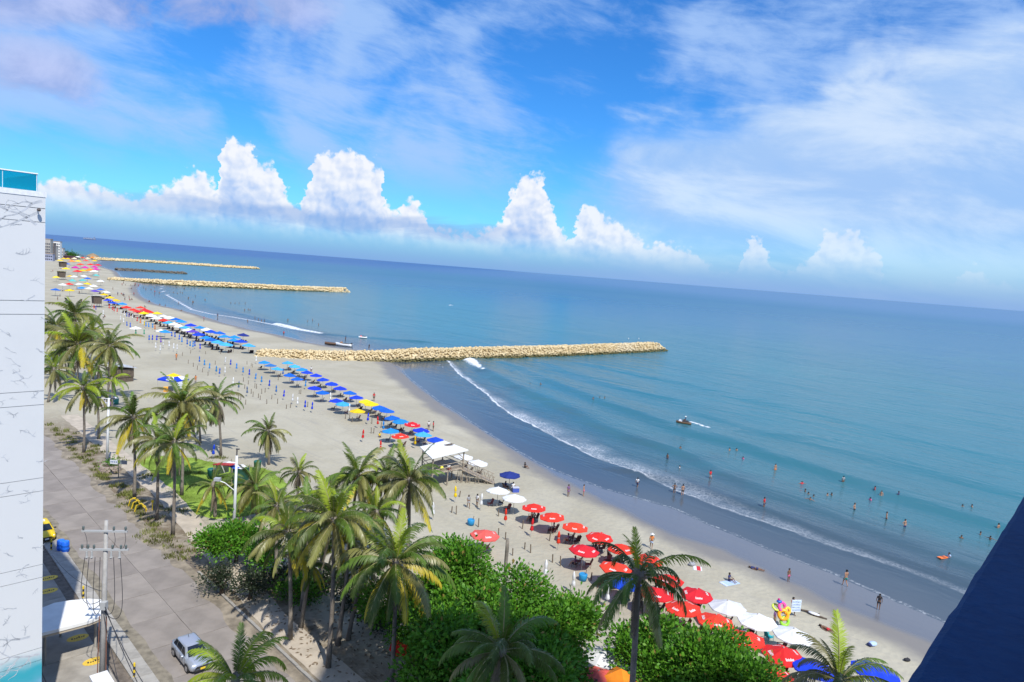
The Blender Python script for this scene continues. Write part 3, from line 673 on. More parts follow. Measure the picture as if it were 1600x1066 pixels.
q.face(range(NP)); q.face([(len(us) - 1) * NP + k for k in range(NP)][::-1])
q.build('ledge_slab', lm, par)
q = MB().box((2.2, -e0 - 1.75, (ZL - .36) / 2), (11.0, 3.2, ZL - .36)); o = q.build('wall', hm, par); o.matrix_local = LM.to_4x4()

# ------------------------------------------------------------------ breakwaters
rockm = bpy.data.materials.new('breakwater_rock'); rockm.use_nodes = True; n = NB(rockm.node_tree); p = rockm.node_tree.nodes['Principled BSDF']
geo = n.n('ShaderNodeNewGeometry').outputs['Position']; sx = n.n('ShaderNodeSeparateXYZ'); rockm.node_tree.links.new(geo, sx.inputs[0])
nz = n.noise(geo, .55, 5, .6); nzb = n.noise(geo, .05, 4, .6)
c = n.mix(n.sm(nz, .3, .7), (.46, .345, .175), (.68, .56, .345))
at_d = n.n('ShaderNodeAttribute', attribute_name='tone').outputs['Fac']
c = n.mix(n.m('MULTIPLY', n.sm(nzb, .48, .7), .30), c, (.66, .60, .48))
weed = n.sm(n.m('ADD', sx.outputs[2], n.m('MULTIPLY', n.m('SUBTRACT', nz, .5), 1.2)), .85, .15)
dam = n.sm(sx.outputs[0], -56., -30.)
dam = n.m('MAXIMUM', dam, n.m('MULTIPLY', n.sm(sx.outputs[0], -150., -170.), 1.))
c = n.mix(n.m('MULTIPLY', weed, dam), c, (.105, .095, .04))
rockm.node_tree.links.new(c, p.inputs['Base Color']); p.inputs['Roughness'].default_value = .85; p.inputs['Specular IOR Level'].default_value = .2
darkrock = MT('dark_rock', (.12, .105, .085), .9, .35, .4)
def rock_geo(seed, sub=1):
    import bmesh
    bm = bmesh.new(); bmesh.ops.create_icosphere(bm, subdivisions=sub, radius=1.0); rr = random.Random(seed)
    ax = (rr.uniform(.9, 1.35), rr.uniform(.75, 1.1), rr.uniform(.6, .9))
    pl = [(Vector((rr.uniform(-1, 1), rr.uniform(-1, 1), rr.uniform(-1, 1))).normalized(), rr.uniform(.55, .85)) for _ in range(7)]
    vs = []
    for v in bm.verts:
        c_ = v.co * rr.uniform(.9, 1.08)
        for nn, dd in pl:
            e_ = c_.dot(nn) - dd
            if e_ > 0: c_ -= nn * e_ * .85
        vs.append((c_.x * ax[0], c_.y * ax[1], c_.z * ax[2]))
    fs = [tuple(v.index for v in f.verts) for f in bm.faces]; bm.free(); return np.array(vs), np.array(fs)
RK = [rock_geo(i) for i in range(6)]; RKL = [rock_geo(20 + i, 1) for i in range(3)]
def breakwater(name, label, line, halfw, crest, hgt, step, rad, singles, rmat, seed, taper=None, coarse=False):
    rr = random.Random(seed)
    line = [Vector((x, y, 0)) for x, y in line]
    root = thing('breakwater', label, 'breakwater', line[0])
    org = line[0]
    cum = [0]
    for a_, c_ in zip(line[:-1], line[1:]): cum.append(cum[-1] + (c_ - a_).length)
    def pt(s_):
        for i in range(len(line) - 1):
            if s_ <= cum[i + 1] or i == len(line) - 2:
                u = (s_ - cum[i]) / (cum[i + 1] - cum[i]); d_ = (line[i + 1] - line[i]).normalized()
                return line[i] + (line[i + 1] - line[i]) * u, d_
    T = cum[-1]
    def hh(s_):
        h_ = hgt * min(1, (.42 + .58 * s_ / (T * .28))) if taper is None else hgt * taper(s_ / T)
        return h_
    # core mound
    q = MB(); ns = 60
    for i in range(ns + 1):
        s_ = T * i / ns; c_, d_ = pt(s_); nn = Vector((-d_.y, d_.x, 0)); h_ = hh(s_) * .82; en = 1 if i < ns else .4
        for a_, z_ in ((-halfw, -1.6), (-halfw * .75, -.3), (-crest, h_ - .35), (crest, h_ - .35), (halfw * .75, -.3), (halfw, -1.6)):
            p_ = c_ + nn * a_ * en - org; q.v.append((p_.x, p_.y, z_))
    for i in range(ns):
        for k in range(5): q.face((i * 6 + k, (i + 1) * 6 + k, (i + 1) * 6 + k + 1, i * 6 + k + 1))
    q.face([ns * 6 + k for k in range(6)]); q.face([k for k in range(6)][::-1])
    q.build('core', rmat, root)
    spots = []
    s_ = 0.
    while s_ < T + halfw * .55:
        w = -halfw
        while w < halfw * 1.0:
            a_ = w + rr.uniform(-.4, .4) * step; ss = s_ + rr.uniform(-.45, .45) * step
            c_, d_ = pt(min(ss, T)); over = max(0, ss - T); nn = Vector((-d_.y, d_.x, 0))
            e_ = math.hypot(a_, over * 1.6); h_ = hh(min(ss, T))
            if e_ <= halfw:
                z_ = h_ if e_ < crest else h_ + (-.75 - h_) * (e_ - crest) / (halfw - crest)
                spots.append((c_ + nn * a_ + d_ * over + Vector((0, 0, z_ - rad * .30 + rr.uniform(-.2, .25))), rad * rr.uniform(.62, 1.25)))
            w += step
        s_ += step
    eye = Vector((0, 0, EYE))
    spots.sort(key=lambda q_: (q_[0] - eye).length / q_[1])
    vis = [q_ for q_ in spots if q_[0].z > -.45]
    if singles:
        mes = []
        for Vv, Ff in RK:
            mes.append(npmesh('rock', Vv, Ff, rmat))
        for c_, r_ in vis[:singles]:
            o = put('rock', rr.choice(mes), root, c_ - org, rr.uniform(0, 6.3), r_); o.rotation_euler[0] = rr.uniform(-.5, .5)
    AV, AF, off = [], [], 0
    for c_, r_ in vis[singles:]:
        Vv, Ff = rr.choice(RKL if coarse else RK)
        th = rr.uniform(0, 6.3); cs, sn = math.cos(th), math.sin(th)
        P_ = Vv * r_; P_ = np.stack([P_[:, 0] * cs - P_[:, 1] * sn, P_[:, 0] * sn + P_[:, 1] * cs, P_[:, 2]], 1) + np.array(c_ - org)
        AV.append(P_); AF.append(Ff + off); off += len(Vv)
    if AV:
        o = put('rubble', npmesh('rubble', np.vstack(AV), np.vstack(AF), rmat), root); o['kind'] = 'stuff'
    return root
def off_line(pts, k, z=-.3):
    g = [G(x, y, z) for x, y in pts]; out_ = []
    for i, p_ in enumerate(g):
        d_ = (g[min(i + 1, len(g) - 1)] - g[max(i - 1, 0)]).normalized(); q_ = p_ + Vector((-d_.y, d_.x, 0)) * k; out_.append((q_.x, q_.y))
    return out_
breakwater('b1', 'long tan boulder breakwater reaching into the sea in the middle of the photo', [(-73.5, 199.0), (-62, 200.5)] + off_line([(560, 567.5), (630, 566.5), (700, 564), (800, 560.5), (900, 556.5), (1000, 551.5), (1043, 549)], 7.4), 7.6, 2.5, 2.5, .74, .48, 300, rockm, 5)
breakwater('b2', 'second tan boulder breakwater, behind the long near one', off_line([(165, 438), (280, 446.5), (370, 450.5), (467, 455), (545, 457.0)], 8.5), 8.5, 3.4, 3.1, 1.5, 1.0, 0, rockm, 6, coarse=True)
breakwater('b3', 'farthest thin tan breakwater below the horizon on the left', off_line([(150, 406.5), (220, 410), (290, 414), (350, 418), (404, 421)], 9), 9, 4., 3.4, 2.6, 1.8, 0, rockm, 7, taper=lambda u: .8, coarse=True)
breakwater('b4', 'low dark rock reef between the second and the farthest breakwater', [tuple(G(x, y, -.3)[:2]) for x, y in ((182, 422), (215, 423.5), (250, 426), (286, 428))], 6, 3., 1.5, 2.0, 1.3, 0, darkrock, 8, taper=lambda u: 1., coarse=True)
# ------------------------------------------------------------------ palms
leaf_g = mat('palm_leaf_green', (.085, .140, .016), .45, .30, 1.2, .35, trans=.20, rnd=.35)
leaf_y = mat('palm_leaf_yellow', (.52, .43, .03), .45, .25, 1.2, .5, trans=.25, rnd=.2)
leaf_l = mat('palm_leaf_lime', (.26, .34, .02), .42, .22, 1.2, .35, trans=.3, rnd=.2)
leaf_d = mat('palm_leaf_dead', (.215, .180, .130), .8, .35, 1.5, .15, trans=.1, rnd=.2)
leaf_o = mat('palm_leaf_olive', (.19, .185, .055), .40, .35, 1.2, .5, trans=.15, rnd=.25)
rach_m = mat('palm_rachis', (.26, .235, .10), .5, .1, 2.)
bark = mat('palm_bark', (.205, .180, .150), .9, .30, 1.6, .1, bump=.8, bscale=7., rnd=.15)
barkd = mat('tree_bark', (.14, .11, .085), .9, .3, 3., .1, bump=.6, bscale=9.)
def frond_geo(pitch, bend, seed, npair=56, droop=.5, lw=.0140, ll=.215):
    rr = random.Random(seed); V, F, mi = [], [], []
    N = 14; pts = [Vector((0, 0, 0))]; tang = []
    side = rr.uniform(-.55, .55)
    for i in range(N):
        t = (i + .5) / N; a_ = R(pitch) - R(bend) * t ** 1.35; y_ = side * t
        d_ = Vector((math.cos(a_) * math.cos(y_), math.cos(a_) * math.sin(y_), math.sin(a_))); tang.append(d_); pts.append(pts[-1] + d_ / N)
    tang.append(tang[-1])
    def at_(t):
        x = min(t * N, N - 1e-6); i = int(x); u = x - i; return pts[i].lerp(pts[i + 1], u), tang[i]
    # rachis: three-sided
    for i in range(0, N + 1, 2):
        w = .013 * (1 - i / N * .85); c_, d_ = pts[i], tang[min(i, N - 1)]
        s_ = d_.cross(Vector((0, 0, 1))); s_ = s_.normalized() if s_.length > .05 else Vector((0, 1, 0)); u_ = s_.cross(d_)
        for a_, b2 in ((1, .2), (-1, .2), (0, -1)): V.append(c_ + s_ * w * a_ + u_ * w * b2)
    for i in range(N // 2):
        for k in range(3):
            a_, b2 = i * 3 + k, i * 3 + (k + 1) % 3
            F += [(a_, b2, b2 + 3), (a_, b2 + 3, a_ + 3)]; mi += [1, 1]
    for i in range(npair):
        t = .10 + .90 * (i + .3) / npair
        c_, d_ = at_(t); s_ = d_.cross(Vector((0, 0, 1))); s_ = s_.normalized() if s_.length > .05 else Vector((0, 1, 0)); u_ = s_.cross(d_).normalized()
        for sg in (1, -1):
            prof = min(1, .45 + 2.2 * (t - .1)) * (1 - .62 * max(0, (t - .55) / .45) ** 1.4)
            ln = ll * prof * rr.uniform(.78, 1.12); fw = .45 + .75 * t + rr.uniform(-.15, .15)
            dr = droop + rr.uniform(-.18, .18)
            d1 = (s_ * sg + d_ * fw - u_ * dr * .35 - Vector((0, 0, dr * .35))).normalized()
            d2 = (s_ * sg * .7 + d_ * fw - u_ * dr * .6 - Vector((0, 0, dr * 1.7))).normalized()
            wv = d_ * (lw * rr.uniform(.8, 1.2))
            m1 = c_ + d1 * ln * .5; tp = m1 + d2 * ln * .5
            o = len(V); V += [c_ - wv * .5, c_ + wv * .5, m1 - wv * .65, m1 + wv * .65, tp]
            F += [(o, o + 1, o + 3), (o, o + 3, o + 2), (o + 2, o + 3, o + 4)]; mi += [0, 0, 0]
    return [tuple(v) for v in V], F, mi
FR = {}
for cls, (pp, bb, dr, ll_) in dict(up=(78, 42, .25, .19), high=(54, 88, .50, .215), mid=(30, 98, .70, .225), low=(6, 84, .95, .23), down=(-38, 40, 1.0, .22), dead=(-66, 20, 1.2, .20)).items():
    for k in range(3):
        V, F, mi = frond_geo(pp + random.uniform(-5, 5), bb * random.uniform(.85, 1.15), hash((cls, k)) % 1000 if False else (len(FR) * 7 + k), droop=dr, ll=ll_)
        FR[cls, k] = (V, F, mi)
FM = {}
def frond_me(cls, k, mname):
    key = (cls, k, mname)
    if key not in FM:
        V, F, mi = FR[cls, k]
        FM[key] = npmesh('frond', V, F, [dict(g=leaf_g, y=leaf_y, d=leaf_d, o=leaf_o, l=leaf_l)[mname], leaf_d if mname == 'd' else rach_m], False, mi)
    return FM[key]
def crown_at(base, px, py):
    d = _f * FPX + CR * (px - 800) + CU * (533 - py); t = base.y / d.y
    return Vector((d.x * t, base.y, EYE + d.z * t))
nut_m = mat('coconut', (.30, .22, .05), .5, .3, 4.)
nut_o = mat('coconut_orange', (.42, .20, .04), .5, .2, 4.)
NUT = {k: MB().ball((0, 0, 0), (.13, .13, .16), 6, 5).mesh('coconut', nut_o if k else nut_m, True) for k in (False, True)}
def palm(label, crown, rpx, base=None, z=None, nf=24, mixk='g', dead=0, nuts=0, seed=0, yel=3, low=-1.0, trunk_r=.15, group='coconut palms between the road and the beach', orange=False, lfac=1.15):
    rr = random.Random(seed * 13 + 5)
    if base is not None:
        B = G(*base); Cn = crown_at(B, *crown)
        Cn.y += rr.uniform(-.3, .3)
    else:
        Cn = G(crown[0], crown[1], z); B = Vector((Cn.x + rr.uniform(-.7, .4), Cn.y + rr.uniform(-.6, .2), 0))
    dist = (Cn - Vector((0, 0, EYE))).length; Ln = rpx * dist / FPX * lfac
    B.z = 0
    t = thing('coconut_palm', label, 'palm', B, 0, group)
    pts, rad = [], []
    top = Cn - B
    for i in range(11):
        u = i / 10; bow = math.sin(u * math.pi) * rr.uniform(.04, .06) * top.z * .6
        pts.append(Vector((top.x * u ** 1.3 + bow * .3, top.y * u ** 1.2, top.z * u))); rad.append(trunk_r * (1.5 - 2.4 * u if u < .12 else 1.22 - .45 * u))
    MB().tube(pts, rad, 9).build('trunk', bark, t, True)
    bt = MB().ball((0, 0, 0), (.26, .26, .45), 8, 5); bt.build('crown_heart', bark, t, True, top)
    kc_ = rr.uniform(0, 6.28); nf = int(nf * 1.45)
    for i in range(nf):
        u = (i + .5) / nf
        cls = 'up' if u < .11 else 'high' if u < .29 else 'mid' if u < .54 else 'low' if u < .80 else 'down'
        k = rr.randrange(3)
        if u < .15: mk = 'l' if rr.random() < .5 else 'g'
        elif u > .76: mk = 'y' if rr.random() < yel * .17 else ('o' if rr.random() < .6 else 'g')
        else: mk = {'g': rr.choice('ggo'), 'o': rr.choice('oog'), 'l': rr.choice('llg'), 'k': 'g'}[mixk]
        yaw = kc_ + i * 2.39996 + rr.uniform(-.3, .3)
        if u > .2 and rr.random() < .13: continue
        o = put('frond', frond_me(cls, k, mk), t, top + Vector((math.cos(yaw) * .1, math.sin(yaw) * .1, .12 - u * .3)), 0, Ln * rr.uniform(.74, 1.12) * (.82 if cls == 'up' else 1))
        o.rotation_euler = (rr.uniform(-.22, .22), rr.uniform(-.12, .12), yaw)
    dead = dead + rr.choice((0, 1, 2, 3))
    for i in range(dead):
        yaw = rr.uniform(0, 6.28)
        o = put('dead_frond', frond_me('dead', rr.randrange(3), 'd'), t, top + Vector((math.cos(yaw) * .15, math.sin(yaw) * .15, -.1 - rr.uniform(0, .5))), 0, Ln * rr.uniform(.5, .9))
        o.rotation_euler = (rr.uniform(-.2, .2), rr.uniform(-.05, .35), yaw)
    if nuts:
        for i in range(nuts):
            a_ = rr.uniform(0, 6.28); put('coconut', NUT[orange], t, top + Vector((math.cos(a_) * .32, math.sin(a_) * .32, rr.uniform(-.55, -.1))))
    return t
zB = Zm(300, 700, 2.9125)
palm('tall palm with yellow lower fronds and bare trunk standing on the sunlit path edge', (523, 811), 72, base=(513, 1043), nf=28, mixk='o', yel=4, seed=1, nuts=7)
palm('largest bright palm with long hanging yellow-green fronds, at the left of the big leafy trees', (619, 876), 88, base=(611, 1072), nf=28, mixk='g', yel=4, seed=2, nuts=6)
palm('slender palm left of the tall one, its trunk base beside the kerb', (451, 832), 60, base=(453, 999), nf=22, mixk='g', yel=3, seed=3)
palm('palm carrying a bunch of orange coconuts, just behind the tall lone palm', (559, 744), 58, z=8.8, nf=26, mixk='g', yel=1, seed=4, nuts=16, orange=True)
palm('grey-green palm with drooping fronds in front of the wooden beach tower', (640, 751), 64, z=9.4, nf=28, mixk='o', yel=1, seed=5, dead=2)
palm('small palm with a brown skirt of dead fronds left of the orange coconut palm', (467, 738), 28, z=6., nf=18, mixk='g', yel=0, seed=6, dead=9)
palm('palm just right of the tall white lamp post beside the lawn', (400, 762), 44, base=(402, 815), nf=24, mixk='g', yel=3, seed=7)
palm('palm left of the tall white lamp post with yellow drooping fronds over the lawn', (334, 757), 36, base=(336, 808), nf=14, mixk='g', yel=5, seed=8)
palm('low palm with one upright yellow-green frond at the bottom edge beside the silver car', (368, 1062), 78, z=7.5, nf=18, mixk='l', yel=2, seed=9, lfac=1.2)
palm('half hidden palm between the tall lone palm and the largest bright palm', (588, 800), 44, z=8.2, nf=20, mixk='g', yel=1, seed=10)
palm('half hidden lime green palm behind the top of the tall lone palm', (510, 775), 46, z=9.2, nf=18, mixk='l', yel=1, seed=11)
palm('palm beside the roadside, the first tall trunk right of the left lamp post', (208, 653), 42, base=(210, 778), nf=22, mixk='g', yel=3, seed=12, nuts=3)
palm('leaning palm whose trunk foot stands on the path edge below the lawn', (244, 688), 38, base=(245, 812), nf=20, mixk='g', yel=3, seed=13)
palm('palm with an orange-yellow hanging frond at the left end of the lawn', (273, 692), 46, base=(270, 836), nf=22, mixk='g', yel=5, seed=14)
palm('bushy grey-green palm in front of the blue and yellow tent', (286, 631), 54, base=(284, 774), nf=28, mixk='o', yel=3, seed=15, nuts=6, orange=True)
palm('shaggy palm wrapped in hanging dead fronds right of the blue and yellow tent', (340, 624), 38, base=(345, 712), nf=22, mixk='g', yel=0, seed=16, dead=14)
palm('lone palm with a dead frond skirt on the open sand', (419, 674), 34, base=(420, 726), nf=17, mixk='o', yel=1, seed=17, dead=8)
palm('thin palm behind the bushy one in front of the tent', (310, 646), 26, base=(313, 692), nf=16, mixk='o', yel=1, seed=18)
gl = 'coconut palms in the grove beside the white building'
palm('rearmost dark green palm of the grove by the white building', (117, 492), 34, z=8.8, nf=26, mixk='g', yel=0, seed=19, group=gl)
palm('palm of the grove nearest the white wall, with a yellow hanging frond', (89, 511), 30, z=8.6, nf=22, mixk='g', yel=5, seed=20, group=gl)
palm('biggest palm in the middle of the grove by the white building', (120, 538), 44, base=(121, 598), nf=28, mixk='o', yel=1, seed=21, dead=3, group=gl)
palm('tall palm at the right end of the grove in front of the thatch-sided hut', (171, 541), 36, base=(168, 628), nf=24, mixk='o', yel=3, seed=22, group=gl)
palm('small young palm with two long arching fronds in front of the hut', (176, 592), 24, base=(175, 640), nf=11, mixk='l', yel=0, seed=23, group=gl)
palm('palm with bright lime fronds on the sand left of the left lamp post', (130, 606), 32, base=(131, 707), nf=20, mixk='l', yel=2, seed=24, group=gl)
palm('slim palm immediately left of the left lamp post', (150, 616), 24, base=(154, 686), nf=16, mixk='g', yel=1, seed=25, group=gl)
palm('low palm half hidden under the grove beside the white wall', (95, 548), 24, z=6., nf=18, mixk='l', yel=1, seed=26, group=gl)
palm('little palm between the big grove palm and the hut', (154, 573), 20, base=(153, 602), nf=14, mixk='g', yel=0, seed=27, group=gl)
palm('grey palm behind the middle of the grove', (143, 520), 28, z=7., nf=20, mixk='o', yel=0, seed=28, dead=3, group=gl)
palm('palm at the foot of the white wall in the grove, lowest crown', (84, 577), 26, z=6., nf=18, mixk='o', yel=0, seed=29, group=gl)
palm('dark shaded palm in front of the big leafy trees at the bottom middle', (784, 1016), 84, z=11.5, nf=26, mixk='k', yel=0, seed=30, trunk_r=.14)
palm('tall dark palm before the red parasols, its black trunk running off the bottom edge', (998, 898), 84, z=17.5, nf=15, mixk='k', yel=0, seed=31, dead=3, trunk_r=.15, lfac=1.15)
palm('sunlit palm at the bottom edge below the white parasols', (1310, 1062), 78, z=8.2, nf=20, mixk='o', yel=2, seed=32, lfac=1.2)
palm('overlapping palm between the two tallest palms, its crown at the height of theirs', (548, 842), 52, z=8.4, nf=22, mixk='g', yel=3, seed=41)
palm('lime tipped palm just left of the tall lone palm crown', (482, 800), 50, z=8.6, nf=22, mixk='l', yel=2, seed=42)
palm('grey green palm behind the crown of the slender palm beside the kerb', (432, 792), 44, z=7.4, nf=20, mixk='o', yel=2, seed=43, dead=2)
palm('palm between the orange coconut palm and the grey-green drooping palm', (604, 742), 46, z=8.6, nf=22, mixk='o', yel=1, seed=44, dead=2)
palm('short palm under the crowns of the two tallest palms', (566, 890), 44, z=5.6, nf=20, mixk='g', yel=2, seed=45)
palm('short palm right of the slender palm trunk beside the kerb', (486, 880), 40, z=5.4, nf=18, mixk='g', yel=2, seed=46)
# the dead trunk without a crown
B = G(789, 962); tp = crown_at(B, 792, 842) - B
dt = thing('dead_palm_trunk', 'bare crownless grey palm trunk standing up between the red parasols and the leafy trees', 'tree trunk', B)
MB().tube([tp * (i / 8) + Vector((.06 * math.sin(i), 0, 0)) for i in range(9)], [.17, .15, .15, .15, .15, .155, .16, .165, .15], 9).build('trunk', bark, dt, True)

# ------------------------------------------------------------------ broad-leaved trees and bushes
lf = bpy.data.materials.new('almond_leaf'); lf.use_nodes = True; n = NB(lf.node_tree); p = lf.node_tree.nodes['Principled BSDF']
tn = n.n('ShaderNodeAttribute', attribute_name='tone').outputs['Fac']
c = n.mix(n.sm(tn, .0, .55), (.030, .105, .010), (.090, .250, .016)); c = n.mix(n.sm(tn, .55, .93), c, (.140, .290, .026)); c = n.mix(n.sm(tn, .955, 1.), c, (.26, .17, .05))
lf.node_tree.links.new(c, p.inputs['Base Color']); p.inputs['Roughness'].default_value = .5; p.inputs['Specular IOR Level'].default_value = .25
tr = n.n('ShaderNodeBsdfTranslucent'); mx = n.n('ShaderNodeMixShader'); mx.inputs[0].default_value = .25; lf.node_tree.links.new(c, tr.inputs[0])
lf.node_tree.links.new(p.outputs[0], mx.inputs[1]); lf.node_tree.links.new(tr.outputs[0], mx.inputs[2]); lf.node_tree.links.new(mx.outputs[0], lf.node_tree.nodes['Material Output'].inputs[0])
lfd = mat('dark_shrub_leaf', (.030, .045, .020), .5, .3, 3., .4, trans=.15)  # on the shrubs this dark leaf colour holds the shade
def leaf_cloud(rx, ry, rz, ncl, nl, size, rng, flat=.3):
    """rosettes of leaves on lumpy shells; returns verts, quads, tone per vertex"""
    lob = [(rng.normal(size=3) * np.array([.50, .50, .35]), rng.uniform(.42, .66)) for _ in range(9)] + [(np.zeros(3), .70)]
    cen, nor = [], []
    while len(cen) < ncl:
        c_, r_ = lob[rng.integers(len(lob))]
        v = rng.normal(size=3); v /= np.linalg.norm(v)
        if v[2] < -.45: continue
        pnt = c_ + v * r_ * rng.uniform(.80, 1.03)
        if any(np.linalg.norm(pnt - c2) < r2 * .74 for c2, r2 in lob): continue
        if pnt[2] < -.6: continue
        cen.append(pnt); nor.append(v)
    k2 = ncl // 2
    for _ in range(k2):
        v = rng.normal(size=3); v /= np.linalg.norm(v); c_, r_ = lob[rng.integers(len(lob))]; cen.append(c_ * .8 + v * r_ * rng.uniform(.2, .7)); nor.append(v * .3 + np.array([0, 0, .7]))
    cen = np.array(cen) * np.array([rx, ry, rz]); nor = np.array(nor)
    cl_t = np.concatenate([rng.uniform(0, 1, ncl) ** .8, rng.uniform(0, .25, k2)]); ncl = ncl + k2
    ci = np.repeat(np.arange(ncl), nl); Nn = len(ci)
    off = rng.normal(size=(Nn, 3)) * size * 1.5
    pos = cen[ci] + off
    dirv = off / (np.linalg.norm(off, axis=1, keepdims=True) + 1e-6) + nor[ci] * .6 + rng.normal(size=(Nn, 3)) * .35; dirv[:, 2] += .15
    dirv /= np.linalg.norm(dirv, axis=1, keepdims=True)
    up = nor[ci] + rng.normal(size=(Nn, 3)) * .45 + np.array([0, 0, .6])
    sd_ = np.cross(dirv, up); sd_ /= np.linalg.norm(sd_, axis=1, keepdims=True) + 1e-6
    L_ = size * rng.uniform(.5, 1.45, (Nn, 1)); w_ = L_ * .30
    a_ = pos; m1 = pos + dirv * L_ * .6 + sd_ * w_; m2 = pos + dirv * L_ * .6 - sd_ * w_; tp_ = pos + dirv * L_
    V = np.stack([a_, m1, tp_, m2], 1).reshape(-1, 3); F = np.arange(Nn * 4).reshape(-1, 4)
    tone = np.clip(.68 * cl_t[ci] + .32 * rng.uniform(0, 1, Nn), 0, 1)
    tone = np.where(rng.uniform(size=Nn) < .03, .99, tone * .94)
    return V, F, np.repeat(tone, 4)
def tree(label, c, z, rx, ry, rz, ncl, nl=30, size=.30, seed=1, m_=None, name='almond_tree', group='leafy green trees at the bottom edge'):
    rng = np.random.default_rng(seed); g = G(c[0], c[1], z); t = thing(name, label, 'tree' if 'tree' in name else 'shrub', (g.x, g.y, 0), 0, group)
    V, F, tone = leaf_cloud(rx, ry, rz, ncl, nl, size, rng); V[:, 2] += z; V[:, 2] = np.maximum(V[:, 2], .05)
    me = npmesh('crown', V, F, m_ or lf); attr(me, 'tone', tone); put('crown', me, t)
    q = MB(); q.tube([(0, 0, 0), (.1, .05, z * .4), (-.05, .1, z * .8)], [.20, .16, .11], 8)
    for k in range(6):
        a_ = k * 1.05 + seed; q.tube([(0, .05, z * (.3 + .07 * k)), (math.cos(a_) * rx * .35, math.sin(a_) * ry * .35, z * .75), (math.cos(a_) * rx * .75, math.sin(a_) * ry * .75, z * 1.05)], [.09, .06, .025], 6)
    q.build('trunk', barkd, t, True)
    return t
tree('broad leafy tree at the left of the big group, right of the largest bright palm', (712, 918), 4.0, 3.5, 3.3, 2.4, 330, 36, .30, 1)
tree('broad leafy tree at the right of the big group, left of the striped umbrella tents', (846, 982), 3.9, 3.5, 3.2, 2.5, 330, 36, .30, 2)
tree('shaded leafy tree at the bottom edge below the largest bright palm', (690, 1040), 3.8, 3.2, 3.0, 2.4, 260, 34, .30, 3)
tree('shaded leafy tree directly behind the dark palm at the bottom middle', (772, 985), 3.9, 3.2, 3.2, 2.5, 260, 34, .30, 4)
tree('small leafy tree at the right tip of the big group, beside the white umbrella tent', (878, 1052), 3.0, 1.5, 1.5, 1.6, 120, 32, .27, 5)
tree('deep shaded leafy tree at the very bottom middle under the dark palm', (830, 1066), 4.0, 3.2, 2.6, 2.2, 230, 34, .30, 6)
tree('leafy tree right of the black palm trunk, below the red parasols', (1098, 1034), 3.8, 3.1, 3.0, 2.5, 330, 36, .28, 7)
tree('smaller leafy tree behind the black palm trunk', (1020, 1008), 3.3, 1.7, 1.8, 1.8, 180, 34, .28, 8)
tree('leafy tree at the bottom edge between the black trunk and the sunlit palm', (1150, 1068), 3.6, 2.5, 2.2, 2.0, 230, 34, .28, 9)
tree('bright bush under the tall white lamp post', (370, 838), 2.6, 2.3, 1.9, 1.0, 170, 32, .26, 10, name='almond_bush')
tree('bright bush spilling right from the tall white lamp post', (412, 868), 1.9, 1.3, 1.3, .8, 80, 30, .24, 13, name='almond_bush')
tree('shade-toned shrub beside the road behind the kerb, left of two', (346, 905), 1.4, 1.0, .9, 1.0, 50, 22, .20, 11, lfd, 'shade_toned_shrub', 'shade-toned shrubs beside the road')  # shadow of the bright bush is put into these shrubs' leaf colour
tree('shade-toned shrub beside the road behind the kerb, right of two', (391, 912), 1.4, 1.1, .9, 1.0, 55, 22, .20, 12, lfd, 'shade_toned_shrub', 'shade-toned shrubs beside the road')
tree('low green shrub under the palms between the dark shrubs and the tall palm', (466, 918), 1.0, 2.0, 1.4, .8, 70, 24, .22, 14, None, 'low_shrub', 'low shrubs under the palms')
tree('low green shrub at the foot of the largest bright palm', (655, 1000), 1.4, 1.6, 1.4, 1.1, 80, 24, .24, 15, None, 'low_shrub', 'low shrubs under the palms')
for i, (x, y, lb) in enumerate(((556, 935, 'shade-toned low shrub between the two tallest palm trunks at the bottom'), (596, 965, 'shade-toned low shrub left of the largest bright palm trunk'), (520, 905, 'shade-toned low shrub behind the tall lone palm trunk'), (430, 905, 'shade-toned low shrub right of the two roadside shrubs'), (640, 930, 'shade-toned low shrub right behind the largest bright palm trunk'))):
    tree(lb, (x, y), .8, 1.5, 1.2, .8, 55, 22, .22, 60 + i, lfd, 'shade_toned_low_shrub', 'shade-toned low shrubs under the palms')  # added with dark leaves to supply tangled shade beneath the palms
# thin bare twigs above the left tree
g = G(742, 880, 2); tw = thing('bare_twigs', 'thin bare twigs sticking out of the leafy tree near the lone faded parasol', 'branch', (g.x, g.y, 0)); q = MB(); rr = random.Random(2)
for k in range(9):
    a_ = rr.uniform(-.6, 2.2); q.tube([(0, 0, 1.), (math.cos(a_) * .8, .5, 2.5 + rr.random()), (math.cos(a_) * 1.8, .9, 2.9 + rr.random() * 1.6)], [.03, .02, .008], 4)
q.build('twig', barkd, tw)

# ------------------------------------------------------------------ lawn, weeds
def blades(name, label, polys, nper, hgt, m_, seed, z=.02, clump=0):
    rng = np.random.default_rng(seed); P = []
    for (cx, cy, rx_, ry_), k in zip(polys, nper):
        a_ = rng.normal(size=(k, 2)) * np.array([rx_, ry_]) * .5 + np.array([cx, cy]); P.append(a_)
    P = np.vstack(P); Nn = len(P); th = rng.uniform(0, 6.28, Nn); h_ = hgt * rng.uniform(.5, 1.3, Nn); w_ = h_ * .18
    b0 = np.stack([P[:, 0], P[:, 1], np.full(Nn, z)], 1); sd_ = np.stack([np.cos(th), np.sin(th), np.zeros(Nn)], 1) * w_[:, None]
    ln = np.stack([-np.sin(th), np.cos(th), np.zeros(Nn)], 1) * (h_ * rng.uniform(-.8, .8, Nn))[:, None]
    V = np.stack([b0 - sd_, b0 + sd_, b0 + ln + np.stack([np.zeros(Nn), np.zeros(Nn), h_], 1)], 1).reshape(-1, 3); F = np.arange(Nn * 3).reshape(-1, 3)
    return tag(put(name, npmesh(name, V, F, m_)), kind='stuff')
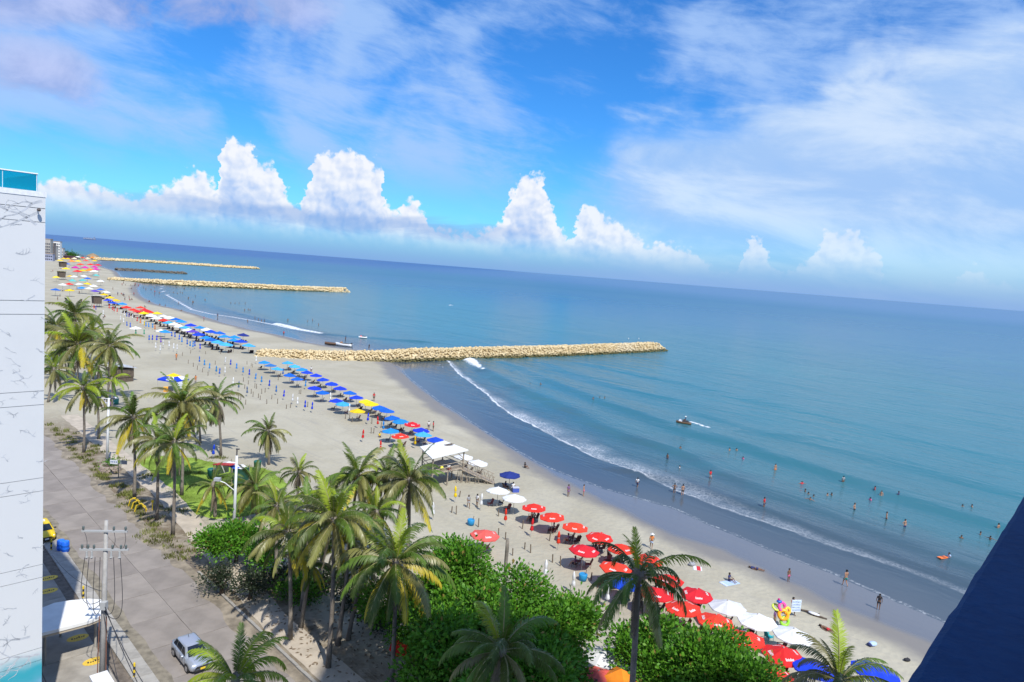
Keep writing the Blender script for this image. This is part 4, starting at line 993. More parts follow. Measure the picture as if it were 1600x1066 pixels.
lawnm = mat('lawn_green', (.200, .290, .045), .9, .40, .25, .15, bump=.6, bscale=5.)
lp = [(215, 722), (228, 714), (242, 711), (262, 714), (285, 713), (305, 716), (330, 722), (360, 727), (395, 730), (425, 735), (446, 752), (448, 775), (430, 795), (405, 803), (370, 808), (335, 812), (310, 806), (298, 800), (280, 784), (262, 768), (246, 750), (230, 737)]
lw = [G(x, y) for x, y in lp]; rr = random.Random(4); LP = []
for a_, c_ in zip(lw, lw[1:] + lw[:1]):
    for k in range(5): q_ = a_.lerp(c_, k / 5); LP.append((q_.x + rr.uniform(-.3, .3), q_.y + rr.uniform(-.3, .3)))
q = MB().prism(LP, -.05, .018); tag(q.build('lawn', lawnm), kind='structure')
cx, cy = sum(p_[0] for p_ in LP) / len(LP), sum(p_[1] for p_ in LP) / len(LP)
grassm = mat('grass_blade', (.170, .265, .038), .7, .35, .5, .2, trans=.2)
weedm = mat('weed_blade', (.150, .165, .045), .8, .4, .4, .2, trans=.2)
gp = []
rr = random.Random(6)
from mathutils.geometry import intersect_point_tri_2d
def inside(x, y, poly):
    r_ = False; j = len(poly) - 1
    for i in range(len(poly)):
        if (poly[i][1] > y) != (poly[j][1] > y) and x < (poly[j][0] - poly[i][0]) * (y - poly[i][1]) / (poly[j][1] - poly[i][1] + 1e-9) + poly[i][0]: r_ = not r_
        j = i
    return r_
xs = [p_[0] for p_ in LP]; ys_ = [p_[1] for p_ in LP]
while len(gp) < 420:
    x, y = rr.uniform(min(xs), max(xs)), rr.uniform(min(ys_), max(ys_))
    if inside(x, y, LP): gp.append((x, y, 1.0, 1.0))
for x, y in LP[::2]: gp.append((x, y, .9, .6))
blades('lawn_grass', '', gp, [28] * len(gp), .12, grassm, 3)
gp = []
for i in range(80):
    s_ = rr.uniform(66, 128); t_ = 23.7 + abs(rr.gauss(0, 1.1)); q_ = ST(s_, t_); gp.append((q_.x, q_.y, .5, .5))
for x, y in ((205, 790), (215, 800), (230, 835), (240, 845), (190, 760), (160, 745), (185, 720), (225, 745), (255, 850), (275, 870), (280, 795), (150, 700), (130, 715), (300, 742), (345, 715), (215, 770), (200, 775)):
    q_ = G(x, y)
    for k in range(5): gp.append((q_.x + rr.uniform(-1, 1), q_.y + rr.uniform(-1, 1), .6, .6))
blades('roadside_weeds', '', gp, [34] * len(gp), .30, weedm, 4)
litter = MB()
for i in range(900):
    s_ = rr.uniform(38, 62); t_ = rr.uniform(24.5, 34); q_ = ST(s_, t_, .035 + rr.random() * .02); a_ = rr.uniform(0, 6.28); l_ = rr.uniform(.06, .22)
    d_ = Vector((math.cos(a_), math.sin(a_), 0)); w_ = Vector((-d_.y, d_.x, 0)) * l_ * .4
    litter.poly([q_ - d_ * l_, q_ - w_, q_ + d_ * l_, q_ + w_ + Vector((0, 0, .03))])
tag(litter.build('leaf_litter', mat('litter_brown', (.17, .125, .08), .9, .4, 2.)), kind='stuff')

# ------------------------------------------------------------------ street furniture
whitep = MT('white_paint_pole', (.66, .68, .69), .5); dark = MT('dark_metal', (.06, .06, .065), .5); concp = MT('pole_concrete', (.36, .35, .335), .85, .12, 2., bump=.2)
def lamp(label, base, topy, lean=0):
    B = G(*base); tp = crown_at(B, *topy); h_ = tp.z
    t = thing('lamp_post', label, 'lamp post', B, 0, 'tall white lamp posts'); d_ = tp - B
    MB().tube([(0, 0, 0), tuple(d_)], [.17, .12], 10).build('pole', whitep, t, True)
    return t, d_
t, d_ = lamp('tall white lamp post rising from a stone planter at the roadside', (167, 729), (170, 622))
MB().box((0, 0, 0), (2.2, .07, .07)).build('crossarm', whitep, t, False, d_ - Vector((.3, 0, .1)))
for dx in (-1.2, .6): MB().box((dx, -.1, .1), (.42, .32, .14)).build('lamp_head', dark, t, False, d_ - Vector((.0, 0, .1)))
MB().box((.55, -.1, .55), (.4, .35, 1.0)).build('control_box', dark, t)
t, d_ = lamp('tall white lamp post rising from the bright bush beside the lawn', (365, 835), (370, 712))
MB().tube([tuple(d_ * .55), tuple(d_ * .64 + Vector((-1.0, -.3, .15))), tuple(d_ * .66 + Vector((-1.6, -.4, .2)))], .05).build('bracket', whitep, t)
MB().box((0, 0, 0), (.62, .45, .30)).build('flood_lamp', MT('lamp_grey', (.4, .42, .45), .4), t, False, d_ * .67 + Vector((-1.75, -.4, .25)))
q = MB(); q.box((0, 0, .3), (.1, .1, .7)); q.box((.08, 0, .7), (.35, .16, .10)); q.build('camera_mount', dark, t, False, d_)
g = G(172, 736)
pl = thing('stone_planter', 'low round stone planter around the left lamp post', 'planter', g); rr = random.Random(9)
stm = MT('planter_stone', (.36, .29, .24), .9, .3, 3., bump=.4)
for lv in range(3):
    for k in range(14):
        a_ = 2 * math.pi * (k + lv * .5) / 14
        MB().box((0, 0, .13), (.46, .34, .25), Matrix.Rotation(a_ + math.pi / 2, 3, 'Z'), .88).build('stone', stm, pl, False, (math.cos(a_) * 1.05, math.sin(a_) * 1.05, lv * .26))
MB().lathe([(.95, 0), (.95, .70)], 14).build('soil', MT('soil', (.12, .09, .06), .95), pl)
V, F, tone = leaf_cloud(.8, .8, .35, 14, 18, .2, np.random.default_rng(3)); V[:, 2] += .85; me = npmesh('foliage', V, F, lf); attr(me, 'tone', tone); put('foliage', me, pl)
g = G(185, 746)
sg = thing('sign_board', 'small white and grey double sign board on a thin post beside the left lamp post', 'sign', g)
MB().tube([(0, 0, 0), (0, 0, 1.9)], .05).build('post', dark, sg)
MB().box((-.62, 0, 1.95), (.95, .06, .5)).build('left_board', MT('sign_white', (.62, .66, .70), .5), sg)
MB().box((.62, .02, 2.0), (.85, .06, .5)).build('right_board', MT('sign_grey', (.20, .23, .27), .5), sg)
q = MB()
for k in range(4): q.box((-.95 + k * .22, -.035, 1.98), (.12, .006, .2))
q.build('lettering', MT('sign_blue', (.10, .16, .30), .5), sg)
# yellow tubular rack lying at the roadside
g = G(216, 796); yel = MT('yellow_tube', (.70, .50, .03), .45)
rk = thing('barrier_frame', 'bent yellow tubular barrier frame leaning in the roadside weeds', 'barrier', g, ra)
for k in range(3):
    x = -1.1 + k * 1.1
    MB().tube([(x, -.5, 0), (x - .1, -.4, .6), (x + .1, 0, 1.0), (x + .4, .4, .75), (x + .5, .55, .0)], .065, 6).build('hoop', yel, rk)
MB().tube([(-1.3, -.2, .8), (1.6, .1, .9)], .06, 6).build('rail', yel, rk); MB().tube([(-1.3, -.5, .3), (1.5, -.4, .35)], .06, 6).build('rail', yel, rk)
g = G(238, 797); rk = thing('marker_post', 'thin yellow marker post right of the yellow barrier frame', 'post', g); MB().tube([(0, 0, 0), (0, 0, 1.1)], .05).build('post', yel, rk); MB().box((0, 0, 1.0), (.25, .06, .3)).build('plate', yel, rk)
# striped bollards
blk = MT('bollard_black', (.03, .03, .03), .5)
for i, (x, y, lb) in enumerate(((80, 861, 'black and yellow bollard at the building wall beside the yellow car'), (130, 936, 'black and yellow bollard behind the white entrance canopy'), (209.5, 1060, 'black and yellow bollard on the pavement near the silver car'))):
    t = thing('bollard', lb, 'bollard', G(x, y), 0, 'striped bollards along the forecourt')
    for k in range(5): MB().lathe([(.075, k * .22), (.075, k * .22 + .22)], 10).build('stripe', yel if k % 2 == 0 else blk, t)
    MB().lathe([(.075, 1.10), (.06, 1.14), (.02, 1.16)], 10).build('cap', yel, t); MB().lathe([(.20, 0), (.2, .05)], 10).build('base', concp, t)
# two blue drums
blu = MT('drum_blue', (.01, .12, .62), .4)
for i, (x, y, lb) in enumerate(((95, 861, 'blue plastic drum, the farther of two beside the yellow car'), (102, 863, 'blue plastic drum, the closer of two beside the yellow car'))):
    t = thing('barrel', lb, 'barrel', G(x, y), 0, 'blue drums on the pavement')
    MB().lathe([(.30, 0), (.34, .05), (.34, .35), (.36, .38), (.34, .41), (.34, .70), (.36, .73), (.34, .76), (.34, 1.02), (.31, 1.06)], 14).build('drum', blu, t, True)
    MB().lathe([(.29, 1.06), (.29, 1.10), (.05, 1.11)], 14).build('lid', MT('drum_lid', (.02, .18, .70), .4), t)
# concrete power pole
PB = G(159, 1088); tpz = crown_at(PB, 166, 813) - PB
pp = thing('power_pole', 'grey concrete power pole with two crossarms and hanging cables beside the road', 'power pole', PB)
MB().tube([(0, 0, 0), tuple(tpz * .5), tuple(tpz)], [.20, .165, .11], 10).build('pole', concp, pp, True)
ax = (ST(0, 1) * 1.0); ax = Vector((.985, .17, 0))
insm = MT('insulator', (.10, .13, .13), .3); steel = MT('galvanised', (.40, .41, .41), .5)
def along_h(py): 
    for u in np.arange(0, 1, .002):
        v = PB + tpz * float(u) - Vector((0, 0, EYE)); 
        if 533 - FPX * v.dot(CU) / v.dot(_f) <= py: return tpz * float(u)
    return tpz
a1, a2 = along_h(829), along_h(858)
for c_, hl in ((a1, 1.35), (a2, 1.45)):
    MB().box((0, 0, 0), (hl * 2, .10, .12), Matrix.Rotation(math.atan2(ax.y, ax.x), 3, 'Z')).build('crossarm', steel, pp, False, c_ - Vector((0, .15, 0)))
for c_, xs_ in ((a1, (-1.25, .55, 1.25)), (a2, (-1.3, -.95, -.6, .5, 1.0, 1.3))):
    for x in xs_:
        MB().lathe([(.03, 0), (.07, .04), (.04, .08), (.09, .13), (.05, .17), (.08, .22), (.03, .27)], 8).build('insulator', insm, pp, True, c_ - Vector((0, .15, -.06)) + ax * x)
for x in (-1.0, -.7, .45, .95):
    q = MB().lathe([(.06, 0), (.06, -.35), (.1, -.38), (.03, -.5)], 8); q.build('fuse_cutout', steel, pp, False, a2 - Vector((0, .2, .1)) + ax * x)
wire = MT('cable_black', (.035, .035, .04), .6)
def cable(a_, c_, sag, r_=.022, n_=14, parent=pp, side=Vector((0, 0, 0))):
    pts = [a_.lerp(c_, i / n_) - Vector((0, 0, sag * 4 * (i / n_) * (1 - i / n_))) + side * math.sin(math.pi * i / n_) for i in range(n_ + 1)]
    return MB().tube(pts, r_, 4).build('cable', wire, parent)
low = along_h(948)
for k, x in enumerate((-1.1, -.85, -.5, -.2, .6, 1.0)):
    cable(a2 + ax * x - Vector((0, .2, .5)), low + Vector((.05 * k - .1, -.2, .5 - .15 * k)), 1.3 + .3 * (k % 3), side=ax * (x * .55))
for k, x in enumerate((-1.2, .55, 1.2)):
    cable(a1 + ax * x - Vector((0, .15, 0)), a2 + ax * (x * .9) - Vector((0, .15, 0)), .05, .016, 6, side=ax * .12)
MB().box((0, 0, 0), (.34, .34, .5)).build('junction_box', steel, pp, False, low + Vector((.15, -.25, .2)))
cable(low + Vector((.1, -.2, .3)), G(232, 1100, 4.5) - PB, .3, .022); cable(low + Vector((.1, -.2, .1)), G(246, 1100, 4.2) - PB, .4, .022); cable(low + Vector((.1, -.2, -.4)), G(196, 1110, 2.) - PB, .2, .02)
cable(along_h(925) + Vector((0, 0, 0)), G(82, 868, .5) - PB, .6, .02)
for dx in (-.22, .24): MB().tube([tuple(along_h(960) * .98 + Vector((dx, -.1, 0))), (dx * 1.3, -.1, 0)], .035, 6).build('conduit', MT('conduit_brown', (.20, .09, .06), .7), pp)

# ------------------------------------------------------------------ cars
tyre = MT('tyre', (.02, .02, .02), .8); rim = MT('rim', (.45, .46, .48), .3, metal=.8); glass = MT('car_glass', (.012, .016, .022), .05, spec=.8); lampg = MT('headlight', (.7, .72, .75), .1, spec=.8); redl = MT('tail_light', (.5, .02, .02), .3)
def car(name, label, loc, heading, paint, plate, taxi=False):
    t = thing(name, label, 'car', loc, heading)
    # local +x is forward; body is lofted along x
    st_ = [(-2.03, .66, .42, .78, .80), (-1.95, .76, .28, .92, .96), (-1.55, .82, .22, .96, .99), (-.9, .84, .20, .95, .98), (0, .85, .20, .94, .96), (.75, .85, .20, .92, .95), (1.15, .84, .20, .88, .95), (1.65, .80, .22, .78, .86), (1.92, .70, .30, .66, .72), (2.04, .52, .40, .58, .60)]
    q = MB(); nr = 10
    for x, w, zb, zt, zc_ in st_:
        ring = [(-w * .9, zb), (-w, zb + .15), (-w * 1.01, (zb + zt) / 2 + .05), (-w * .95, zt), (-w * .5, zc_), (w * .5, zc_), (w * .95, zt), (w * 1.01, (zb + zt) / 2 + .05), (w, zb + .15), (w * .9, zb)]
        q.v += [(x, y, z) for y, z in ring]
    for i in range(len(st_) - 1):
        for k in range(nr): q.face((i * nr + k, i * nr + (k + 1) % nr, (i + 1) * nr + (k + 1) % nr, (i + 1) * nr + k))
    q.face(range(nr)); q.face([(len(st_) - 1) * nr + k for k in range(nr)][::-1])
    body = q.build('body', paint, t, True)
    q = MB()       # cabin shell with bevelled roof
    lo = [(-1.72, .74), (-1.2, .78), (.2, .79), (1.12, .76)]; hi = [(-1.25, .56), (-.9, .60), (-.1, .60), (.32, .54)]
    def cab(pts, z): return [(x, -w, z) for x, w in pts] + [(x, w, z) for x, w in pts[::-1]]
    rings = [cab(lo, .93), cab([(a_[0] * .35 + c_[0] * .65, a_[1] * .3 + c_[1] * .7) for a_, c_ in zip(lo, hi)], 1.28), cab(hi, 1.43), cab([(x * .8 - .06, w * .8) for x, w in hi], 1.475)]
    for r_ in rings: q.v += r_
    for i in range(3):
        for k in range(8): q.face((i * 8 + k, i * 8 + (k + 1) % 8, (i + 1) * 8 + (k + 1) % 8, (i + 1) * 8 + k))
    q.face([24 + k for k in range(8)])
    q.build('roof', paint, t, True)
    def pane(nm, pts, off):
        MB().poly([Vector(p_) + Vector(off) for p_ in pts]).build(nm, glass, t)
    pane('windscreen', [(1.06, -.66, .97), (1.06, .66, .97), (.40, .50, 1.39), (.40, -.50, 1.39)], (.035, 0, .02))
    pane('rear_window', [(-1.68, .62, .98), (-1.68, -.62, .98), (-1.28, -.48, 1.37), (-1.28, .48, 1.37)], (-.04, 0, .015))
    for sg in (1, -1):
        for nm, a_, c_, e_, g_ in (('side_window', .86, .06, .10, .16), ('side_window', .0, -.82, -.78, .08), ('side_window', -.88, -1.45, -1.2, -.84)):
            pts = [(a_, sg * .785, .98), (c_, sg * .785, .98), (max(c_, e_ if c_ < -1 else c_), sg * .635, 1.37), (min(a_, .36) if a_ > .5 else a_, sg * .635, 1.37)]
            pane(nm, pts if sg > 0 else pts[::-1], (0, sg * .012, 0))
        MB().ball((1.72, sg * .58, .64), (.24, .16, .10), 8, 6).build('headlight', lampg, t, True)
        MB().ball((-1.95, sg * .62, .78), (.10, .14, .13), 8, 6).build('tail_light', redl, t, True)
        MB().ball((.72, sg * .94, 1.0), (.09, .12, .08), 8, 6).build('wing_mirror', paint if not taxi else blk, t, True)
        for x in (1.28, -1.27):
            wv = MB().tube([(x, sg * .70, .31), (x, sg * .87, .31)], .31, 18).build('wheel', tyre, t)
            MB().tube([(x, sg * .80, .31), (x, sg * .88, .31)], .20, 12).build('rim', rim, wv)
            arch = MB(); ang = [math.pi * k / 8 for k in range(9)]
            for k in range(8): arch.poly([(x + math.cos(a_) * r_, sg * .868, .31 + math.sin(a_) * r_) for a_, r_ in ((ang[k], .31), (ang[k], .37), (ang[k + 1], .37), (ang[k + 1], .31))][::sg])
            arch.build('wheel_arch', blk, t)
        for x in (.92, .02, -.86): MB().box((x, sg * .862, .62), (.012, .012, .60)).build('door_seam', blk, t)
        for x in (.2, -.65): MB().box((x, sg * .868, .84), (.16, .03, .03)).build('door_handle', paint, t)
    MB().box((2.00, 0, .56), (.10, .85, .12)).build('grille', blk, t); MB().box((2.0, 0, .34), (.12, 1.1, .12)).build('bumper_intake', blk, t)
    MB().box((2.075, 0, .45), (.012, .34, .14)).build('number_plate', plate, t)
    MB().tube([(-.7, 0, 1.47), (-.85, 0, 1.68)], .012, 5).build('antenna', blk, t)
    for sg in (1, -1): MB().box((1.35, sg * .4, .935), (.6, .012, .012), Matrix.Rotation(.12, 3, 'Y')).build('bonnet_crease', paint, t)
    if taxi:
        MB().box((-.3, 0, 1.54), (.22, .5, .12)).build('roof_sign', MT('taxi_sign', (.8, .8, .75), .4), t)
    return t
hd = math.atan2(-SD.y, -SD.x)
silver = mat('silver_paint', (.50, .54, .60), .25, metal=.55, spec=.6); yelp = mat('yellow_paint', (.78, .55, .01), .3, spec=.6)
w1, w2 = G(271, 1026, .0), G(289.5, 1054, .0)
mid = (w1 + w2) / 2; left_out = Vector((.7040, .7102, 0))
car('silver_hatchback', 'silver hatchback driving towards the camera at the bottom of the road', mid + left_out * .87 + Vector((0, 0, .05)), hd, silver, MT('plate_yellow', (.75, .55, .03), .5))
w1 = G(87, 843); car('yellow_taxi', 'bright yellow car at the roadside half hidden behind the white wall', w1 + Vector((SD.x, SD.y, 0)) * 1.3 - left_out * .87 + Vector((0, 0, .05)), hd, yelp, MT('plate_white', (.75, .75, .75), .5), True)
# ------------------------------------------------------------------ people
SKIN = [mat('skin_tan', (.36, .20, .125), .6, .08, 9.), mat('skin_brown', (.20, .105, .06), .6, .08, 9.), mat('skin_light', (.50, .31, .22), .6, .08, 9.)]
HAIR = mat('hair_dark', (.018, .013, .010), .6); NAIL = None
def cloth(nm, c): return MT('cloth_' + nm, c, .85, .10, 8.)
CL = dict(red=(.55, .025, .035), orange=(.62, .21, .06), white=(.68, .68, .68), navy=(.03, .04, .13), black=(.025, .025, .03), teal=(.01, .26, .22), blue=(.03, .14, .55), purple=(.19, .10, .24), yellow=(.70, .50, .04), grey=(.30, .31, .33), pink=(.65, .12, .28), khaki=(.22, .19, .13), lightblue=(.40, .52, .72))
def skin_mesh(name, verts, edges, rad, mats, levels=1, root=0):
    me = bpy.data.meshes.new('tmp'); me.from_pydata(verts, edges, []); o = bpy.data.objects.new('tmp', me); COL.objects.link(o)
    o.modifiers.new('s', 'SKIN'); sv = me.skin_vertices[0].data
    for i, r_ in enumerate(rad): sv[i].radius = r_ if hasattr(r_, '__len__') else (r_, r_); sv[i].use_root = (i == root)
    if levels: mm = o.modifiers.new('u', 'SUBSURF'); mm.levels = levels; mm.render_levels = levels
    dg = bpy.context.evaluated_depsgraph_get(); dg.update(); r_ = bpy.data.meshes.new_from_object(o.evaluated_get(dg)); r_.name = name
    bpy.data.objects.remove(o); bpy.data.meshes.remove(me)
    r_.materials.clear(); r_.materials.append(mats); r_.polygons.foreach_set('use_smooth', [True] * len(r_.polygons)); return r_
def pose(kind):
    """joint positions of a 1.72 m figure facing -y, z up from the soles"""
    J = dict(pel=(0, 0, .93), wai=(0, .01, 1.08), che=(0, .015, 1.29), nb=(0, .02, 1.44), nk=(0, .01, 1.50), hd=(0, -.01, 1.585), ht=(0, .0, 1.665), nose=(0, -.105, 1.565))
    def two(n, p, q): J[n + 'L'] = p; J[n + 'R'] = q
    def mir(n, p): two(n, p, (-p[0], p[1], p[2]))
    mir('sh', (.17, .02, 1.40)); mir('el', (.235, .05, 1.13)); mir('wr', (.25, -.04, .90)); mir('pa', (.25, -.06, .83)); mir('ft', (.245, -.085, .745))
    mir('hp', (.095, 0, .88)); mir('kn', (.105, -.02, .48)); mir('an', (.105, .03, .08)); mir('to', (.12, -.13, .035)); mir('ear', (.078, .0, 1.585))
    if kind == 'walk':
        two('kn', (.10, -.17, .50), (-.10, -.02, .49)); two('an', (.10, -.20, .09), (-.10, .26, .14)); two('to', (.11, -.35, .05), (-.11, .14, .04))
        two('el', (.23, .16, 1.16), (-.23, -.04, 1.14)); two('wr', (.24, .14, .92), (-.22, -.22, .97)); two('pa', (.24, .13, .85), (-.21, -.27, .92)); two('ft', (.235, .10, .77), (-.20, -.33, .86))
    if kind == 'hips':
        mir('el', (.36, .10, 1.17)); mir('wr', (.20, -.05, .99)); mir('pa', (.16, -.08, .96)); mir('ft', (.10, -.115, .945))
    if kind == 'reach':
        two('el', (.33, -.12, 1.26), (-.235, .05, 1.13)); two('wr', (.36, -.34, 1.34), (-.25, -.06, .90)); two('pa', (.36, -.41, 1.36), (-.25, -.08, .83)); two('ft', (.35, -.49, 1.36), (-.245, -.10, .745))
    if kind == 'arms':
        mir('el', (.42, .0, 1.33)); mir('wr', (.62, -.06, 1.30)); mir('pa', (.69, -.08, 1.30)); mir('ft', (.775, -.10, 1.29))
    if kind == 'sit':                                  # seat height .38
        d = Vector((0, 0, -.48))
        for k in list(J):
            if k[:2] in ('pe', 'wa', 'ch', 'nb', 'nk', 'hd', 'ht', 'no', 'sh', 'el', 'wr', 'pa', 'ft', 'hp', 'ea'): J[k] = tuple(Vector(J[k]) + d)
        mir('kn', (.13, -.42, .46)); mir('an', (.13, -.50, .08)); mir('to', (.14, -.66, .035))
        mir('el', (.25, -.03, .68)); mir('wr', (.19, -.24, .56)); mir('pa', (.17, -.31, .545)); mir('ft', (.15, -.39, .53))
    if kind == 'ground':                               # sitting on the sand
        d = Vector((0, 0, -.80))
        for k in list(J):
            if k[:2] in ('pe', 'wa', 'ch', 'nb', 'nk', 'hd', 'ht', 'no', 'sh', 'el', 'wr', 'pa', 'ft', 'hp', 'ea'): J[k] = tuple(Vector(J[k]) + d)
        mir('kn', (.15, -.38, .32)); mir('an', (.15, -.62, .07)); mir('to', (.16, -.78, .05))
        mir('el', (.27, -.06, .40)); mir('wr', (.20, -.28, .38)); mir('pa', (.18, -.35, .36)); mir('ft', (.16, -.42, .33))
    if kind == 'lie':
        for k in list(J):
            p_ = J[k]; J[k] = (p_[0], p_[2] - .85, .13 - p_[1] * .8)
        mir('an', (.12, -.78, .07)); mir('to', (.15, -.84, .16)); mir('kn', (.12, -.37, .12))
        mir('el', (.30, .26, .08)); mir('wr', (.33, .02, .05)); mir('pa', (.33, -.05, .05)); mir('ft', (.33, -.13, .04))
    return J
def body_parts(kind, skin):
    J = pose(kind); V, E, Rr, ix = [], [], [], {}
    def add(k, r_, par=None, p_=None):
        ix[k] = len(V); V.append(p_ or J[k]); Rr.append(r_)
        if par is not None: E.append((ix[par], ix[k]))
    add('pel', (.135, .10)); add('wai', (.115, .085), 'pel'); add('che', (.145, .10), 'wai'); add('nb', (.065, .06), 'che'); add('nk', .052, 'nb'); add('hd', (.078, .092), 'nk'); add('ht', .060, 'hd'); add('nose', .016, 'hd')
    for s_ in 'LR':
        add('ear' + s_, .018, 'hd'); add('sh' + s_, .058, 'che'); add('el' + s_, .040, 'sh' + s_); add('wr' + s_, .026, 'el' + s_); add('pa' + s_, (.036, .020), 'wr' + s_)
        pa, ft = Vector(J['pa' + s_]), Vector(J['ft' + s_]); d_ = (ft - pa); sd_ = d_.cross(Vector((1, 0, 0)) if abs(d_.x) < abs(d_.y) + abs(d_.z) else Vector((0, 0, 1))).normalized()
        for f_ in range(4):
            w = (f_ - 1.5) * .020; ln = (.85, .98, 1.0, .8)[f_]
            add('f%d%s' % (f_, s_), .0095, 'pa' + s_, tuple(pa + sd_ * w * 1.05 + d_ * .45 * ln)); add('g%d%s' % (f_, s_), .008, 'f%d%s' % (f_, s_), tuple(pa + sd_ * w * 1.1 + d_ * ln + Vector((0, -.012, 0))))
        add('t' + s_, .010, 'pa' + s_, tuple(pa + sd_ * .045 + d_ * .15)); add('u' + s_, .0085, 't' + s_, tuple(pa + sd_ * .058 + d_ * .5))
        add('hp' + s_, (.092, .095), 'pel'); add('kn' + s_, .058, 'hp' + s_); add('an' + s_, .036, 'kn' + s_); add('to' + s_, (.040, .026), 'an' + s_)
    me = skin_mesh('person', V, E, Rr, skin)
    def sub(name, keys, edges, rr, m_):
        P_ = [J[k] if isinstance(k, str) else k for k in keys]; return skin_mesh(name, P_, edges, rr, m_)
    hpL, hpR, knL, knR = (Vector(J[k]) for k in ('hpL', 'hpR', 'knL', 'knR'))
    shorts = lambda m_: sub('shorts', ['pel', 'hpL', 'hpR', tuple(hpL.lerp(knL, .62)), tuple(hpR.lerp(knR, .62)), tuple(Vector(J['pel']).lerp(Vector(J['wai']), .45))], [(0, 1), (0, 2), (1, 3), (2, 4), (0, 5)], [(.15, .118), .112, .112, .092, .092, (.135, .105)], m_)
    top_ = lambda m_: sub('shirt', [tuple(Vector(J['pel']).lerp(Vector(J['wai']), .25)), 'wai', 'che', 'shL', 'shR', tuple(Vector(J['shL']).lerp(Vector(J['elL']), .7)), tuple(Vector(J['shR']).lerp(Vector(J['elR']), .7)), 'nb'], [(0, 1), (1, 2), (2, 3), (2, 4), (3, 5), (4, 6), (2, 7)], [(.15, .12), (.135, .105), (.165, .12), .075, .075, .062, .062, .072], m_)
    hd, ht = Vector(J['hd']), Vector(J['ht']); up = (ht - hd).normalized(); back = Vector((0, .03, 0)) if kind != 'lie' else Vector((0, 0, -.02))
    hair = lambda m_: sub('hair', [tuple(hd + back + up * .01), tuple(ht + back * .5 + up * .015), tuple(hd + back * 1.6 - up * .06)], [(0, 1), (0, 2)], [(.086, .088), .062, .05], m_)
    return me, shorts, top_, hair
PC = {}
def part_me(kind, what, key, m_):
    k = (kind, what, key)
    if k not in PC:
        if kind not in PC: PC[kind] = body_parts(kind, SKIN[0])
        if what == 'body':
            me = PC[kind][0].copy(); me.materials.clear(); me.materials.append(m_); PC[k] = me
        else: PC[k] = PC[kind][{'shorts': 1, 'shirt': 2, 'hair': 3}[what]](m_)
    return PC[k]
def person(label, g, kind='stand', rz=0., shorts='navy', shirt=None, hat=None, skin=0, sc=1.0, sink=0., group=None, hair=True, full=True):
    o = put('person', part_me(kind, 'body', skin, SKIN[skin]), None, (g[0], g[1], g[2] - sink), rz, sc)
    tag(o, label, 'person', group)
    if full:
        if shorts: put('shorts', part_me(kind, 'shorts', shorts, cloth(shorts, CL[shorts])), o)
        if shirt: put('shirt', part_me(kind, 'shirt', shirt, cloth(shirt, CL[shirt])), o)
    if hair: put('hair', part_me(kind, 'hair', 0, HAIR), o)
    if hat:
        ht = Vector(pose(kind)['ht']); MB().lathe([(.24, -.02), (.23, .0), (.11, .01), (.10, .10), (.03, .13)], 14).build('hat', cloth(hat, CL[hat]), o, True, ht)
    return o
def onland(x, y):
    g = G(x, y, -.1); g = G(x, y, H(g.x, g.y)); g.z = H(g.x, g.y); return g

# ------------------------------------------------------------------ parasols
UC = dict(red=(.72, .028, .022), faded=(.66, .10, .09), white=(.76, .77, .78), navy=(.022, .035, .22), royal=(.012, .055, .62), blue=(.01, .12, .58), azure=(.02, .25, .66), light=(.06, .38, .76), steel=(.035, .16, .42), yellow=(.82, .58, .015), teal=(.10, .42, .40), purple=(.14, .07, .46), magenta=(.55, .03, .30), orange=(.80, .22, .02), green=(.01, .34, .18), grey=(.10, .15, .27), cream=(.74, .64, .42))
UN = dict(red='red', faded='faded red', white='white', navy='navy blue', royal='royal blue', blue='blue', azure='azure blue', light='light blue', steel='grey-blue', yellow='yellow', teal='pale teal', purple='purple', magenta='magenta', orange='orange', green='green', grey='grey-blue', cream='cream')
def ucm(c): return MT('parasol_' + c, UC[c], .7, .10, 1.5, .25, trans=.12, rnd=.13)
polem = MT('parasol_pole', (.42, .40, .37), .5); woodp = MT('weathered_wood', (.16, .125, .09), .9, .3, 6.)
def canopy_geo(Rr=1.5, ap=.55, val=.10, n_=8, seed=0):
    q = MB(); rr = random.Random(seed); rings = []
    prof = [(.0, 0.), (.30, .34), (.62, .67), (1.0, 1.0)]
    jit = [rr.uniform(-.03, .03) for _ in range(n_)]
    for u, w in prof[1:]:
        ring = []
        for k in range(n_ * 2):
            th = math.pi * k / n_; mid = k % 2
            r_ = Rr * u * (math.cos(math.pi / n_) * 1.0 if mid else 1.0)
            z = ap * (1 - u) ** 1.08 - (.045 * u if mid else 0) + jit[k // 2] * u
            ring.append(len(q.v)); q.v.append((r_ * math.cos(th), r_ * math.sin(th), z))
        rings.append(ring)
    c_ = len(q.v); q.v.append((0, 0, ap))
    m_ = n_ * 2
    for k in range(m_): q.face((c_, rings[0][k], rings[0][(k + 1) % m_]))
    for a_, b2 in zip(rings[:-1], rings[1:]):
        for k in range(m_): q.face((a_[k], b2[k], b2[(k + 1) % m_], a_[(k + 1) % m_]))
    low_ = []
    for k in range(m_):
        v = q.v[rings[-1][k]]; low_.append(len(q.v)); q.v.append((v[0] * 1.005, v[1] * 1.005, v[2] - val * (.75 if k % 2 else 1)))
    for k in range(m_): q.face((rings[-1][k], low_[k], low_[(k + 1) % m_], rings[-1][(k + 1) % m_]))
    return q
CG = [canopy_geo(seed=i) for i in range(4)]
PG = [canopy_geo(Rr=1.75, ap=.78, val=.14, n_=4, seed=9 + i) for i in range(2)]       # four-sided beach tents
UCM = {}
def canopy_me(c, k, sq=False):
    if (c, k, sq) not in UCM: UCM[c, k, sq] = (PG if sq else CG)[k % (2 if sq else 4)].mesh('canopy', ucm(c))
    return UCM[c, k, sq]
